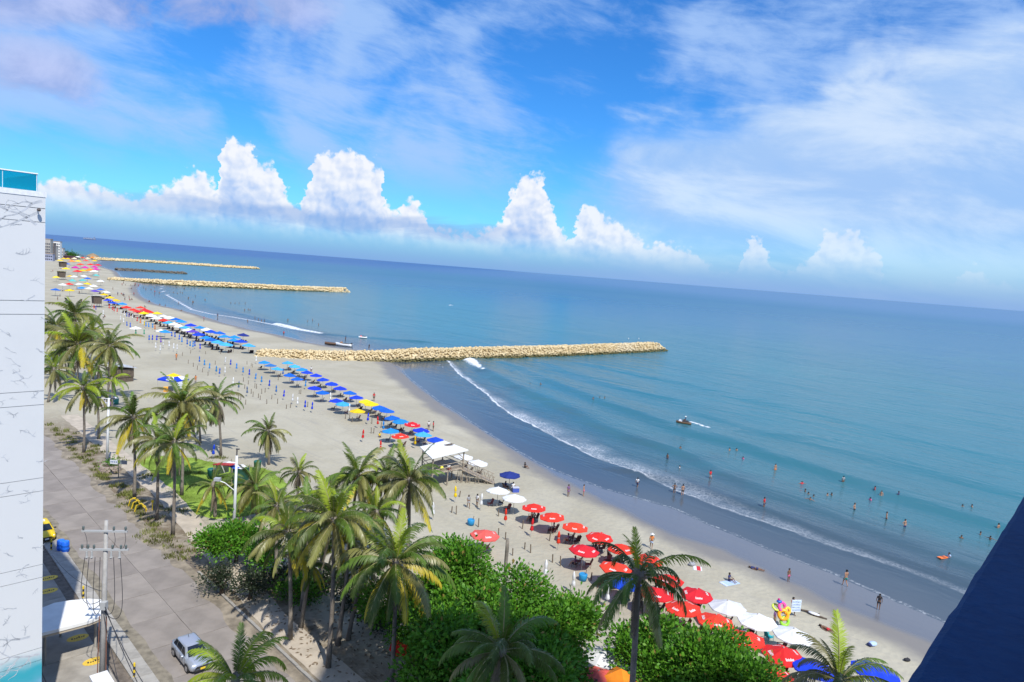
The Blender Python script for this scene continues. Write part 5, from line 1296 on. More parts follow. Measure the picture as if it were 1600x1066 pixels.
pole_me = MB().tube([(0, 0, -.1), (0, 0, 2.55)], .035, 6).mesh('pole', polem)
fin_me = MB().lathe([(.05, 0), (.06, .04), (.02, .10)], 6).mesh('finial', polem)
q = MB()
for k in range(8):
    a_ = 2 * math.pi * k / 8; q.tube([(0, 0, .47), (1.44 * math.cos(a_), 1.44 * math.sin(a_), -.03)], .014, 3, False)
rib_me = q.mesh('ribs', polem)
q = MB()          # white print on alternate panels: an illegible slanted word
for k in range(0, 8, 2):
    a_ = 2 * math.pi * (k + .5) / 8; er = Vector((math.cos(a_), math.sin(a_), 0)); et = Vector((-math.sin(a_), math.cos(a_), 0))
    def sp(u, v): r_ = 1.5 * u * .955; z = .55 * (1 - u) ** 1.08 + .012; p_ = er * r_ + et * v; return (p_.x, p_.y, z - .02 * u)
    for j, (v0, w_, h_) in enumerate(((-.30, .055, .13), (-.20, .05, .085), (-.11, .05, .10), (-.02, .05, .085), (.07, .05, .12), (.16, .05, .085), (.25, .05, .085))):
        q.poly([sp(.70, v0), sp(.70, v0 + w_), sp(.70 - h_, v0 + w_ + .03), sp(.70 - h_, v0 + .03)])
    q.poly([sp(.725, -.30), sp(.725, .30), sp(.705, .30), sp(.705, -.30)])
logo_me = q.mesh('printed_word', MT('print_white', (.80, .78, .76), .7))
chm = [MT('chair_dark', (.06, .035, .035), .7, .2, 5.), MT('chair_maroon', (.16, .035, .035), .7, .2, 5.), MT('chair_blue', (.03, .08, .25), .7, .2, 5.), MT('chair_white', (.55, .55, .55), .6)]
seat_q = MB().box((0, 0, .36), (.50, .52, .05)); back_q = MB().box((0, .36, .66), (.50, .05, .62), Matrix.Rotation(-.38, 3, 'X')); arm_q = MB().box((.29, .02, .56), (.05, .55, .04)).box((-.29, .02, .56), (.05, .55, .04))
leg_q = MB().tube([(0, 0, 0), (.0, .04, .56)], .022, 5)
CHM = [(seat_q.mesh('seat', m_), back_q.mesh('backrest', m_), arm_q.mesh('armrest', m_), leg_q.mesh('leg', m_)) for m_ in chm]
def chair(label, g, rz, k=0, group=None):
    t = thing('beach_chair', label, 'chair', g, rz, group)
    put('seat', CHM[k][0], t); put('backrest', CHM[k][1], t); put('armrest', CHM[k][2], t)
    for sx_ in (-.27, .27):
        for sy_ in (-.24, .26): put('leg', CHM[k][3], t, (sx_, sy_, 0))
    return t
def parasol(label, g, c, group, size=1.0, k=0, near=True, logo=False, sq=False, hgt=2.02):
    t = thing('beach_tent' if sq else 'beach_parasol', label, 'parasol', g, random.uniform(0, 6.28) if not sq else ra + random.uniform(-.06, .06) + math.pi / 4, group)
    t.scale = (size, size, size)
    t.rotation_euler[0] = random.uniform(-.05, .05); t.rotation_euler[1] = random.uniform(-.05, .05)
    if not sq:
        cn = put('canopy', canopy_me(c, k), t, (0, 0, hgt)); put('pole', pole_me, t, (0, 0, hgt - 2.02))
        if near:
            put('finial', fin_me, t, (0, 0, hgt + .54)); put('ribs', rib_me, t, (0, 0, hgt - .01))
        if logo: put('printed_word', logo_me, cn, (0, 0, 0))
    else:
        put('canopy', canopy_me(c, k, True), t, (0, 0, hgt))
        for a_ in range(4): put('post', pole_me, t, (1.66 * math.cos(a_ * math.pi / 2), 1.66 * math.sin(a_ * math.pi / 2), hgt - 2.6))
    return t
def under(px, py, hgt=2.2): g = G(px, py, hgt); g.z = 0; return g
def furnish(g, desc, n_=3, rnd=None, k=None):
    grp = 'chairs in the shade of the ' + desc
    ps = []
    for i in range(n_):
        a_ = rnd.uniform(0, 6.28); r_ = rnd.uniform(.5, 1.15)
        ps.append(g + Vector((-.35, .75, 0)) + Vector((math.cos(a_) * r_, math.sin(a_) * r_ * .8, 0)))
    ps.sort(key=lambda v: v.x)
    for i, v in enumerate(ps):
        pos = {1: [''], 2: ['left ', 'right '], 3: ['leftmost ', 'middle ', 'rightmost ']}[n_][i]
        chair(pos + 'dark low chair under the ' + desc, v, rnd.uniform(-.6, .6) + ra + 2.4, rnd.choice((0, 0, 1, 1)) if k is None else k, grp)
rp_ = random.Random(77)
Z5 = Zm(700, 720, 5.33); Z6 = Zm(900, 780, 5.33); Z7 = Zm(1050, 866, 5.33); Z4 = Zm(520, 560, 5.33); Z3 = Zm(280, 440, 5.33); Z2 = Zm(60, 460, 5.33); Z1 = Zm(0, 340, 5.33); ZF = Zm(190, 440, 13.33)
gr = 'red parasols in two rows on the near beach'; SH = []
seaw = [Z5(720, 382), Z5(875, 457), Z5(1058, 542), Z5(1262, 624), Z5(1450, 724), Z6(600, 492), Z6(770, 662), Z6(1005, 777)]
land = [Z5(1125, 742), Z5(1385, 888), Z6(675, 787), Z6(905, 907), Z6(1155, 1012), Z7(615, 702), Z7(930, 832), Z7(850, 1015)]
for i, p_ in enumerate(seaw):
    ds = f'{ORD[i]} red parasol of the seaward row counted from the two white ones' if i else 'red parasol of the seaward row next to the two white ones'
    g = under(*p_); parasol('open ' + ds, g, 'red', gr, k=i, logo=True, size=1.0); furnish(g, f'{ORD[i]} seaward red parasol from the white ones', 3, rp_); SH.append((g, f'{ORD[i]} seaward red parasol from the white ones'))
for i, p_ in enumerate(land):
    ds = f'{ORD[i]} red parasol of the landward row counted from its far end' if i else 'red parasol at the far end of the landward row'
    g = under(*p_); parasol('open ' + ds, g, 'red', gr, k=i + 1, logo=True, size=1.06); furnish(g, f'{ORD[i]} landward red parasol from the far end', 2, rp_); SH.append((g, f'{ORD[i]} landward red parasol from the far end'))
g = under(756.3, 834.5); parasol('faded red parasol standing alone above the leafy trees', g, 'faded', gr, k=2, logo=True, size=1.05); furnish(g, 'lone faded red parasol', 3, rp_)
gw = 'white parasols among the red rows'
for i, (p_, lb) in enumerate(((Z5(418, 245), 'open white parasol just right of the wooden ramp, farther of two'), (Z5(553, 307), 'open white parasol next to the first seaward red parasol'), (Z6(1265, 897), 'open white parasol after the last seaward red parasol'), (Z7(720, 557), 'white parasol in the middle of three beside the toy seller'), (Z7(1000, 674), 'white parasol nearest the sunlit bottom palm'))):
    g = under(*p_); parasol(lb, g, 'white', gw, k=i, size=1.02 if i < 2 else 1.08); furnish(g, ['farther white parasol by the ramp', 'white parasol next to the first red one', 'white parasol after the last red one', 'middle white parasol beside the toy seller', 'white parasol nearest the bottom palm'][i], 3 if i > 1 else 2, rp_)
g = under(*Z5(518, 108)); parasol('open navy parasol with seated vendors beside the wooden ramp end', g, 'navy', None, k=1)
person('person in dark clothes sitting under the navy parasol', g + Vector((-.5, -.3, 0)), 'sit', 2.2, 'black', 'navy', skin=1); chair('dark beach chair under the navy parasol', g + Vector((-.5, -.25, 0)), 2.2, 0)
person('person in a white top sitting under the navy parasol', g + Vector((.55, -.5, 0)), 'sit', .5, 'navy', 'white', skin=1); chair('pale beach chair under the navy parasol', g + Vector((.55, -.45, 0)), .5, 3)
MB_ = MB().box((0, 0, .35), (.9, .55, .6)).box((0, 0, .68), (.94, .6, .07)); ck = thing('cool_box', 'blue cool box under the navy parasol', 'cool box', g + Vector((.9, -1.0, 0)), .3)
MB().box((0, 0, .3), (.9, .55, .6)).build('box', MT('box_blue', (.06, .10, .42), .5), ck); MB().box((0, 0, .64), (.94, .6, .08)).build('lid', MT('box_lid', (.5, .52, .6), .5), ck)
gb = 'blue parasols and tarps among the trees'
parasol('purple-blue parasol half hidden behind the black palm trunk', under(979, 908.5), 'royal', gb, k=0)
parasol('royal blue parasol under the sunlit bottom palm, left of two', under(1272, 1046), 'royal', gb, k=1, size=1.1)
parasol('royal blue parasol at the bottom right end of the beach rows', under(1367, 1052), 'royal', gb, k=2, size=1.15)
# blue rows between the breakwater and the white tower
gB = 'parasols in two rows between the breakwater and the wooden tower'
rowS = [(Z3(905, 672), 'light'), (Z3(960, 700), 'light'), (Z3(1025, 727), 'azure'), (Z3(1065, 752), 'royal'), (Z3(1140, 777), 'royal'), (Z3(1200, 811), 'royal'), (Z3(1270, 846), 'royal'), (Z3(1340, 883), 'royal'), (Z3(1420, 922), 'blue'), (Z3(1478, 960), 'royal'), (Z4(275, 354), 'yellow'), (Z4(325, 374), 'yellow'), (Z4(390, 404), 'blue'), (Z4(450, 430), 'blue'), (Z4(500, 490), 'blue'), (Z4(568, 517), 'azure'), (Z4(660, 542), 'red'), (Z4(733, 592), 'royal'), (Z4(752, 627), 'light'), (Z4(855, 670), 'royal')]
rowL = [(Z3(710, 668), 'azure'), (Z3(762, 694), 'steel'), (Z3(812, 722), 'light'), (Z3(920, 774), 'blue'), (Z3(985, 807), 'blue'), (Z3(1125, 881), 'royal'), (Z3(1195, 919), 'blue'), (Z3(1310, 987), 'royal'), (Z3(1365, 1012), 'light'), (Z4(205, 432), 'yellow'), (Z4(485, 597), 'azure'), (Z4(565, 639), 'red')]
for nm, row in (('seaward', rowS), ('landward', rowL)):
    for i, (p_, c) in enumerate(row):
        g = under(*p_); lb = f'open {UN[c]} parasol, {ORD[i]} from the breakwater in the {nm} row'
        parasol(lb, g, c, gB, k=i, logo=(c == 'red'), size=.98)
        furnish(g, f'{ORD[i]} {nm} row parasol from the breakwater', 2 if nm == 'seaward' else 1, rp_)
# the packed double row beyond the breakwater
gF = 'parasols packed in a double row beyond the breakwater'
farU = [(379.4, 524.4, 'navy', 'lone '), (388, 541, 'light', ''), (376.6, 534.7, 'royal', ''), (365, 533, 'azure', ''), (353, 539.4, 'light', ''), (366, 528, 'azure', ''), (351, 527, 'azure', ''), (340, 535.7, 'light', ''), (343, 521.6, 'blue', ''), (330, 532, 'blue', ''), (329, 519, 'royal', ''), (322, 529, 'azure', ''), (323, 516, 'white', ''), (312, 513, 'azure', ''), (311, 523.5, 'royal', ''), (300.6, 519, 'purple', ''), (298, 509, 'royal', ''), (294, 517, 'white', ''), (289, 513, 'light', ''), (283, 503, 'azure', ''), (281, 511, 'white', ''), (272, 507.5, 'white', ''), (275, 500, 'blue', ''), (263, 505, 'light', ''), (265, 497.5, 'white', ''), (256, 501.5, 'red', ''), (255.5, 495, 'white', ''), (245, 498, 'white', ''), (245.5, 490.5, 'yellow', ''), (236, 494, 'white', ''), (232.6, 488, 'red', ''), (225, 490.3, 'yellow', ''), (226, 485.3, 'red', ''), (219.5, 481.6, 'red', ''), (215.7, 488, 'red', ''), (208, 485, 'red', ''), (197.5, 481, 'red', ''), (191, 475.5, 'azure', ''), (181, 470, 'yellow', ''), (176, 474, 'royal', ''), (169, 470, 'royal', ''), (172, 465.5, 'yellow', ''), (163, 461, 'yellow', ''), (166, 457, 'white', ''), (157, 453, 'blue', '')]
farU2 = [(148, 457, 'purple'), (139, 453, 'white'), (146, 449, 'white'), (136, 445.5, 'yellow'), (124, 446, 'white'), (129.5, 440, 'teal'), (113, 440.5, 'teal'), (109, 456, 'yellow'), (86.3, 455, 'blue'), (110, 433.5, 'yellow'), (129.5, 427, 'yellow'), (147.3, 428, 'white'), (133, 422, 'magenta'), (147.5, 421, 'magenta'), (118, 422, 'magenta'), (125.7, 416.5, 'red'), (141.6, 416.5, 'red'), (153, 417.3, 'red'), (112.5, 411.5, 'orange'), (116, 407, 'cream'), (106, 407.3, 'yellow'), (99.4, 407, 'yellow'), (129.5, 405.5, 'red'), (144.5, 405.2, 'orange'), (137, 406.5, 'cream'), (88, 435, 'yellow'), (94, 410, 'yellow'), (122, 404, 'white'), (150, 432, 'teal'), (131, 433, 'white'), (103, 424, 'yellow'), (141, 426, 'orange'), (121, 428, 'red'), (137, 437, 'blue'), (116, 434, 'white'), (157, 441, 'white'), (108, 446, 'red'), (150, 425, 'magenta'), (122, 411, 'yellow'), (134, 410, 'red'), (148, 410, 'yellow'), (104, 416, 'blue'), (98, 447, 'white'), (128, 452, 'azure')]
farU.sort(key=lambda u: -u[1])
for i, (x, y, c, ex) in enumerate(farU):
    g = under(x, y, 2.2); g.z = H(g.x, g.y)
    parasol(f'{UN[c]} {ex}parasol beyond the breakwater, {ORD[i]} from the near end of the packed rows', g, c, gF, k=i, near=False, size=1.32, hgt=1.75)
farU2.sort(key=lambda u: -u[1])
for i, (x, y, c) in enumerate(farU2):
    g = under(x, y, 2.4); g.z = H(g.x, g.y)
    parasol(f'tiny {UN[c]} shade by the far beach huts, {ORD[i]} counted towards the farthest breakwater', g, c, 'tiny parasols and tents by the far beach huts', k=i, near=False, size=1.5 if y > 430 else 2.1, sq=(c in ('magenta', 'orange', 'teal', 'cream')))
# dark furniture strip in the shade of the packed rows: chairs one cannot count
CH = MB(); rr = random.Random(5)
for x, y, c, ex in farU:
    g = under(x, y, 2.2)
    for k in range(3):
        a_ = g + Vector((rr.uniform(-1.6, 1.2), rr.uniform(-.6, 1.8), 0)); z0 = H(a_.x, a_.y); CH.box((a_.x, a_.y, z0 + .36), (.5, .5, .06)); CH.box((a_.x, a_.y + .3, z0 + .6), (.5, .08, .55)); CH.box((a_.x, a_.y, z0 + .17), (.42, .42, .33))
tag(CH.build('far_beach_chairs', chm[0]), kind='stuff')

# closed parasols
star = [1.0, .72]
def closed_geo(seed):
    rr = random.Random(seed)
    return MB().lathe([(.20, .0), (.24, .06), (.19, .35), (.10, .62), (.16, .75), (.17, 1.0), (.10, 1.28), (.03, 1.42)], 12, fold=[1.0, .66, .9, .7])
CCM = {}
cpole = MB().tube([(0, 0, -.1), (0, 0, 2.0)], .035, 6).mesh('pole', polem); tie_me = MB().lathe([(.125, .0), (.125, .06)], 10).mesh('tie', polem)
def closed(label, px, py, c, group, s=1.0):
    g = onland(px, py); t = thing('closed_parasol', label, 'parasol', g, random.uniform(0, 6), group); t.scale = (s, s, s); t.rotation_euler[0] = random.uniform(-.07, .07); t.rotation_euler[1] = random.uniform(-.07, .07)
    if c not in CCM: CCM[c] = closed_geo(1).mesh('folded_canopy', ucm(c), True)
    put('folded_canopy', CCM[c], t, (0, 0, .80)); put('pole', cpole, t); put('tie', tie_me, t, (0, 0, 1.40))
for p_, c, lb in ((Z5(60, 350), 'yellow', 'folded yellow parasol in front of the wooden tower'), (Z5(475, 545), 'red', 'folded red parasol, leftmost of three between the red rows'), (Z5(688, 637), 'red', 'folded red parasol, middle of three between the red rows'), (Z5(913, 742), 'red', 'folded red parasol, rightmost of three between the red rows'), (Z5(270, 415), 'white', 'folded white parasol with people beside it, right of the folded yellow one'), (Z5(805, 1010), 'white', 'folded white parasol right of the bare palm trunk'), (Z5(1040, 1105), 'white', 'folded white parasol left of the blue bin by the red row'), (Z6(262, 905), 'white', 'folded white parasol under the frond of the black palm'), (Zm(640, 680, 10.66)(90, 225), 'yellow', 'folded yellow parasol left of the white tower roof'), (zB(1098, 330), 'white', 'folded white parasol right of the grey-green palm'), (Z4(245, 700), 'red', 'folded red parasol behind the orange coconut palm'), (Z4(398, 800), 'red', 'folded red parasol between the orange coconut palm and the white tower roof'), (Z4(375, 582), 'red', 'folded red parasol standing beside a blue folded one near the landward row'), (Z4(287, 552), 'royal', 'folded royal blue parasol beside the yellow landward parasol'), (Z4(420, 622), 'azure', 'folded azure parasol beside the landward azure one'), (Z4(133, 472), 'white', 'folded white parasol left of the yellow landward parasol'), (Zm(300, 690, 10.66)(345, 300), 'royal', 'folded royal blue parasol behind the beach stall by the lawn')):
    closed(lb, *p_, c, 'folded parasols on the dry sand')
c3 = [((168, 693), 'blue'), ((210, 722), 'azure'), ((250, 750), 'azure'), ((308, 775), 'azure'), ((332, 795), 'blue'), ((380, 697), 'white'), ((425, 718), 'royal'), ((477, 751), 'azure'), ((532, 783), 'azure'), ((583, 803), 'royal'), ((632, 838), 'azure'), ((685, 865), 'azure'), ((748, 898), 'royal'), ((640, 685), 'white'), ((492, 912), 'grey'), ((566, 958), 'grey'), ((808, 948), 'steel'), ((868, 988), 'royal'), ((862, 795), 'blue'), ((1047, 900), 'azure'), ((940, 1023), 'white'), ((983, 1051), 'white'), ((1047, 1080), 'royal'), ((1103, 1095), 'royal'), ((1258, 1010), 'white'), ((445, 878), 'white'), ((380, 785), 'white')]
c3.sort(key=lambda q_: q_[0][0])
for i, (p_, c) in enumerate(c3): closed(f'folded {UN[c]} parasol, {ORD[i]} from the left in the field before the breakwater', *Z3(*p_), c, 'folded parasols in the field before the breakwater', .98)
c2 = [((1110, 372), 'blue'), ((1138, 378), 'blue'), ((1170, 400), 'blue'), ((1195, 422), 'azure'), ((1240, 440), 'blue'), ((1263, 455), 'azure'), ((1285, 463), 'azure'), ((1305, 455), 'blue'), ((1348, 478), 'royal'), ((735, 203), 'blue'), ((755, 208), 'purple'), ((690, 183), 'white'), ((715, 193), 'white'), ((785, 218), 'white'), ((683, 233), 'white'), ((710, 253), 'white'), ((820, 243), 'red'), ((847, 258), 'orange'), ((870, 268), 'white'), ((882, 278), 'yellow'), ((897, 288), 'azure'), ((920, 293), 'azure'), ((950, 298), 'azure'), ((970, 313), 'orange'), ((738, 283), 'blue'), ((765, 293), 'blue'), ((947, 403), 'royal'), ((983, 405), 'royal'), ((1020, 424), 'purple'), ((880, 353), 'green'), ((812, 350), 'green'), ((975, 473), 'white'), ((1015, 493), 'white'), ((1040, 448), 'white'), ((1090, 458), 'white'), ((1125, 478), 'white'), ((1155, 484), 'white'), ((922, 404), 'blue'), ((463, 135), 'red'), ((480, 145), 'purple'), ((540, 183), 'white'), ((590, 133), 'red'), ((615, 148), 'red'), ((632, 158), 'red'), ((655, 163), 'red')]
c2.sort(key=lambda q_: -q_[0][0])
for i, (p_, c) in enumerate(c2): closed(f'small folded {UN[c]} parasol, {ORD[i]} from the right in the far folded rows', *Z2(*p_), c, 'folded parasols behind the packed far rows', 1.1)
parasol('white open parasol standing alone behind the far folded rows, left of the blue one', under(*Z2(1020, 300)), 'white', 'open parasols behind the far folded rows', near=False)
parasol('azure open parasol standing alone behind the far folded rows, right of the white one', under(*Z2(1052, 318)), 'azure', 'open parasols behind the far folded rows', near=False, size=1.2)
parasol('white open canopy above the green folded parasols', under(*Z2(812, 290)), 'white', 'open parasols behind the far folded rows', near=False, size=1.2)
# stakes
stk_me = MB().tube([(0, 0, -.1), (.02, .01, .95)], .055, 6).mesh('stake', woodp)
SK = [Z3(*p_) for p_ in ((25, 620), (95, 600), (220, 605), (345, 605), (450, 590), (75, 685), (118, 710), (150, 735), (195, 755), (300, 693), (565, 690), (600, 705), (610, 715), (535, 835), (575, 858), (630, 885), (645, 893), (545, 893), (600, 935), (615, 960), (688, 935), (715, 925), (770, 980), (820, 1018), (660, 970), (675, 985), (730, 1020), (495, 980), (512, 988), (553, 1025), (893, 1060), (925, 1053), (1000, 935), (1012, 938), (1070, 1045), (825, 822), (240, 785), (440, 935))] + [Z5(*p_) for p_ in ((420, 463), (253, 553), (620, 568), (478, 657), (420, 625), (845, 668), (638, 738), (687, 768), (538, 790), (935, 878), (870, 848), (1190, 998), (30, 433), (68, 448), (95, 303))] + [Z6(97, 988), Z6(125, 675)] + [Z4(*p_) for p_ in ((325, 545), (340, 625), (320, 625), (400, 578), (160, 533), (105, 503), (140, 503))]
for i_, p_ in enumerate(SK):
    g = onland(*p_); o = put('wooden_stake', stk_me, None, g, random.uniform(0, 6), (1.2, 1.2, random.uniform(.85, 1.15))); o.rotation_euler[0] = random.uniform(-.08, .08)
    fld = 'between the folded blue parasols' if i_ < 38 else 'between the red parasols' if i_ < 55 else 'behind the yellow parasols'
    tag(o, 'short dark wooden stake upright in the dry sand ' + fld, 'stake', 'wooden stakes ' + fld)
# blue bins
for x, y, lb in ((735.5, 820.5, 'small blue bin on the open sand above the lone faded parasol'), (910.5, 907, 'small blue bin on the sand left of the black palm')):
    t = thing('bin', lb, 'bin', onland(x, y), 0, 'small blue bins on the sand'); bm_ = MT('bin_blue', (.02, .25, .52), .5)
    MB().lathe([(.36, 0), (.42, .35), (.44, .62), (.42, .66)], 12).build('tub', bm_, t, True); MB().tube([(.2, 0, .4), (.3, .05, 1.1)], .035).build('pole', woodp, t); MB().lathe([(.43, .66), (.38, .70), (.3, .68)], 12).build('rim', bm_, t)

for i, (g, ds) in enumerate(SH):
    v = g + Vector((-.2 + .5 * math.sin(i * 2.1), .55 + .35 * math.cos(i * 1.7), 0))
    rz_ = ra + 2.4 + math.sin(i * 3.) * .5
    person('person sitting in the shade of the ' + ds, v, 'sit', rz_, ('navy', 'black', 'red', 'blue')[i % 4], (None, 'white', 'purple', 'navy', None, 'grey')[i % 6], None, i % 3, 1.0, 0, 'people sitting under the red parasols')
    chair('dark low chair under the person by the ' + ds, v + Vector((0, 0, 0)), rz_, i % 2, 'occupied chairs under the red parasols')
# ------------------------------------------------------------------ wooden beach tower with its ramp
timber = MT('tower_timber', (.30, .255, .20), .9, .3, 3., bump=.3); timberd = MT('tower_dark_wood', (.11, .085, .065), .9, .3, 3.)
RC = [G(656, 698, 4.7), G(694, 688.5, 4.7), G(732, 703, 4.7), G(675, 716, 4.5)]
ctr = sum(RC, Vector()) / 4; ctr.z = 0
tw = thing('wooden_tower', 'raised wooden beach platform with flat white roof and a railed ramp on its right', 'beach tower', ctr)
loc = [p_ - ctr for p_ in RC]
q = MB(); o0 = []
for p_ in loc: q.v.append(tuple(p_))
q.v.append((0, 0, 5.05)); 
for k in range(4): q.face((k, (k + 1) % 4, 4)[::-1])
for k in range(4): q.v.append(tuple(loc[k] - Vector((0, 0, .16))))
for k in range(4): q.face((k, (k + 1) % 4, 5 + (k + 1) % 4, 5 + k))
q.face((5, 6, 7, 8))
q.build('roof', MT('roof_sheet_white', (.72, .72, .70), .7, .06, .8), tw)
MB().box((.9, 1.2, 4.98), (1.5, .5, .08), Matrix.Rotation(.9, 3, 'Z')).build('roof_hatch', timberd, tw)
ins = [Vector((p_.x * .84, p_.y * .84, 0)) for p_ in loc]
for k in range(4):
    a_, c_ = ins[k], ins[(k + 1) % 4]
    MB().tube([a_ + Vector((0, 0, 0)), a_ + Vector((0, 0, 4.45))], .10, 6).build('post', timber, tw)
    mid_ = a_.lerp(c_, .5); MB().tube([mid_, mid_ + Vector((0, 0, 2.1))], .09, 6).build('post', timber, tw)
    MB().tube([a_ + (a_ - Vector()).normalized() * .9, a_ + Vector((0, 0, 2.0))], .07, 6).build('brace', timber, tw)
    for z_ in (2.6, 3.05): MB().tube([a_ + Vector((0, 0, z_)), c_ + Vector((0, 0, z_))], .05, 5).build('rail', timber, tw)
    MB().tube([a_ + Vector((0, 0, 4.4)), c_ + Vector((0, 0, 4.4))], .08, 5).build('roof_beam', timber, tw)
    MB().tube([a_ + Vector((0, 0, 2.02)), c_ + Vector((0, 0, 2.02))], .11, 5).build('deck_beam', timber, tw)
    MB().tube([a_ + Vector((0, 0, 3.5)), a_.lerp(c_, .22) + Vector((0, 0, 4.4))], .05, 5).build('strut', timber, tw)
d1 = (ins[2] - ins[3]); L1 = d1.length; d1n = d1.normalized(); d2 = (ins[0] - ins[3])
for k in range(14):
    u = (k + .5) / 14; c_ = ins[3] + d1 * u + d2 * .5
    MB().box((0, 0, 0), (L1 / 14 * .92, d2.length, .07), Matrix.Rotation(math.atan2(d2.y, d2.x) - math.pi / 2, 3, 'Z')).build('plank', timber, tw, False, c_ + Vector((0, 0, 2.13 + .012 * (k % 2))))
S_ = ins[2].lerp(ins[3], .10) + Vector((0, 0, 2.1)); E_ = G(773, 757, 0) - ctr; dr = (E_ - S_); hr = Vector((dr.x, dr.y, 0)).normalized(); sr = Vector((-hr.y, hr.x, 0)); Wd_ = 1.7
Rm = Matrix((hr, sr, Vector((0, 0, 1)))).transposed(); pit = math.atan2(-dr.z, Vector((dr.x, dr.y, 0)).length)
nP = 22
for k in range(nP):
    c_ = S_ + dr * ((k + .5) / nP) + sr * Wd_ * .5
    MB().box((0, 0, 0), (dr.length / nP * .9, Wd_, .05), Rm @ Matrix.Rotation(pit, 3, 'Y')).build('ramp_plank', timber, tw, False, c_)
for off in (0, Wd_):
    MB().tube([S_ + sr * off - Vector((0, 0, .08)), E_ + sr * off], .07, 5).build('ramp_beam', timber, tw)
    MB().tube([S_ + sr * off + Vector((0, 0, 1.0)), E_ + sr * off + Vector((0, 0, 1.0))], .055, 5).build('ramp_rail', timber, tw)
    for k in range(9):
        a_ = S_ + dr * (k / 8) + sr * off; b_ = S_ + dr * min(1, (k + .5) / 8) + sr * off
        foot = Vector((a_.x, a_.y, 0))
        if k < 8: MB().tube([a_ + Vector((0, 0, -.05)), b_ + Vector((0, 0, 1.0)), S_ + dr * ((k + 1) / 8) + sr * off], .045, 5).build('ramp_strut', timber, tw)
        if k % 2 == 0 and a_.z > .3: MB().tube([foot + hr * .3, a_, foot - hr * .3], .055, 5).build('trestle', timber, tw)
for p_, lb in (((724, 713), 'white printed parasol directly behind the wooden tower roof, left of two'), ((746, 722), 'white printed parasol behind the wooden ramp, right of two')):
    g = under(*p_); parasol(lb, g, 'white', 'white parasols behind the wooden tower', size=1.0, k=2); furnish(g, ('left' if p_[0] < 730 else 'right') + ' white parasol behind the wooden tower', 3, rp_)
pd = ctr + ins[2].lerp(ins[3], .45) * .9
person('person in pale shirt and red shorts sitting on the wooden tower deck', Vector((pd.x, pd.y, 2.17)), 'ground', .6, 'red', 'cream' if 'cream' in CL else 'white', skin=1)
by = thing('yellow_ball', 'yellow ball or float on the edge of the wooden tower deck', 'ball', Vector((pd.x - .9, pd.y - .3, 2.17))); MB().ball((0, 0, .25), .26, 10, 8).build('ball', MT('ball_yellow', (.75, .72, .08), .5), by, True); MB().lathe([(.05, .48), (.05, .54)], 8).build('valve', dark, by)

# ------------------------------------------------------------------ small huts on stilts
def hut(label, base, w, h, rz, roofc=(.62, .62, .60), leg=1.6, name='beach_hut'):
    g = onland(*base); t = thing(name, label, 'hut', g, rz, 'wooden huts on the beach')
    MB().box((0, 0, leg + (h - leg) * .45), (w, w * .8, (h - leg) * .9), None, 1.12).build('wall', timberd, t)
    q = MB(); q.box((0, 0, 0), (w * 1.45, w * 1.2, .12), Matrix.Rotation(.10, 3, 'Y')); q.build('roof', mat('hut_roof', roofc, .7, .15, 1.), t, False, (0, 0, h))
    for sx_ in (-1, 1):
        for sy_ in (-1, 1): MB().tube([(sx_ * w * .62, sy_ * w * .45, 0), (sx_ * w * .45, sy_ * w * .36, leg), (sx_ * w * .52, sy_ * w * .4, h)], .09, 5).build('leg', timber, t)
    MB().box((0, -w * .42, leg + .3), (w * .9, .08, .5)).build('counter', timber, t)
    MB().tube([(w * .5, -w * .2, leg), (w * 1.2, -w * .3, 0)], .1, 5).build('ladder', timber, t)
hut('dark wooden lifeguard hut with white roof standing before the far packed parasols', (151, 480), 3.6, 5.0, ra, (.74, .74, .72))
hut('dark stilt hut with yellowish roof near the far end of the beach, closer of two', (96, 437), 4.6, 5.6, ra, (.66, .60, .34))
hut('dark stilt hut near the far end of the beach, farther of two', (98, 420), 5.6, 6.0, ra, (.45, .42, .36))
g = onland(186, 594); t = thing('beach_bar', 'dark beach hut with pale metal roof at the right edge of the palm grove', 'hut', g, ra + .2)
MB().box((-.6, 0, 1.9), (4.4, 3.4, 1.8), None, .98).build('wall', timberd, t)
MB().box((1.2, -1.45, .75), (1.1, .5, 1.2)).build('counter', MT('counter_wood', (.34, .22, .15), .8, .2, 3.), t)
q = MB()
for k in range(9): q.box((-2.9 + k * .68, 0, 3.25 + .14 * (k % 2) * .3), (.66, 4.6, .06), Matrix.Rotation(.16, 3, 'X'))
q.build('roof', MT('tin_roof', (.52, .53, .54), .5, .25, 1., metal=.2), t)
for x in (-2.6, 2.2):
    for y in (-1.6, 1.6): MB().tube([(x, y, 0), (x, y, 3.3)], .1, 6).build('post', timber, t)
MB().tube([(2.2, -1.6, 2.4), (3.0, -1.6, 3.2)], .06).build('strut', timber, t); MB().box((-.6, 0, .5), (4.2, 3.2, .9)).build('base', timberd, t)
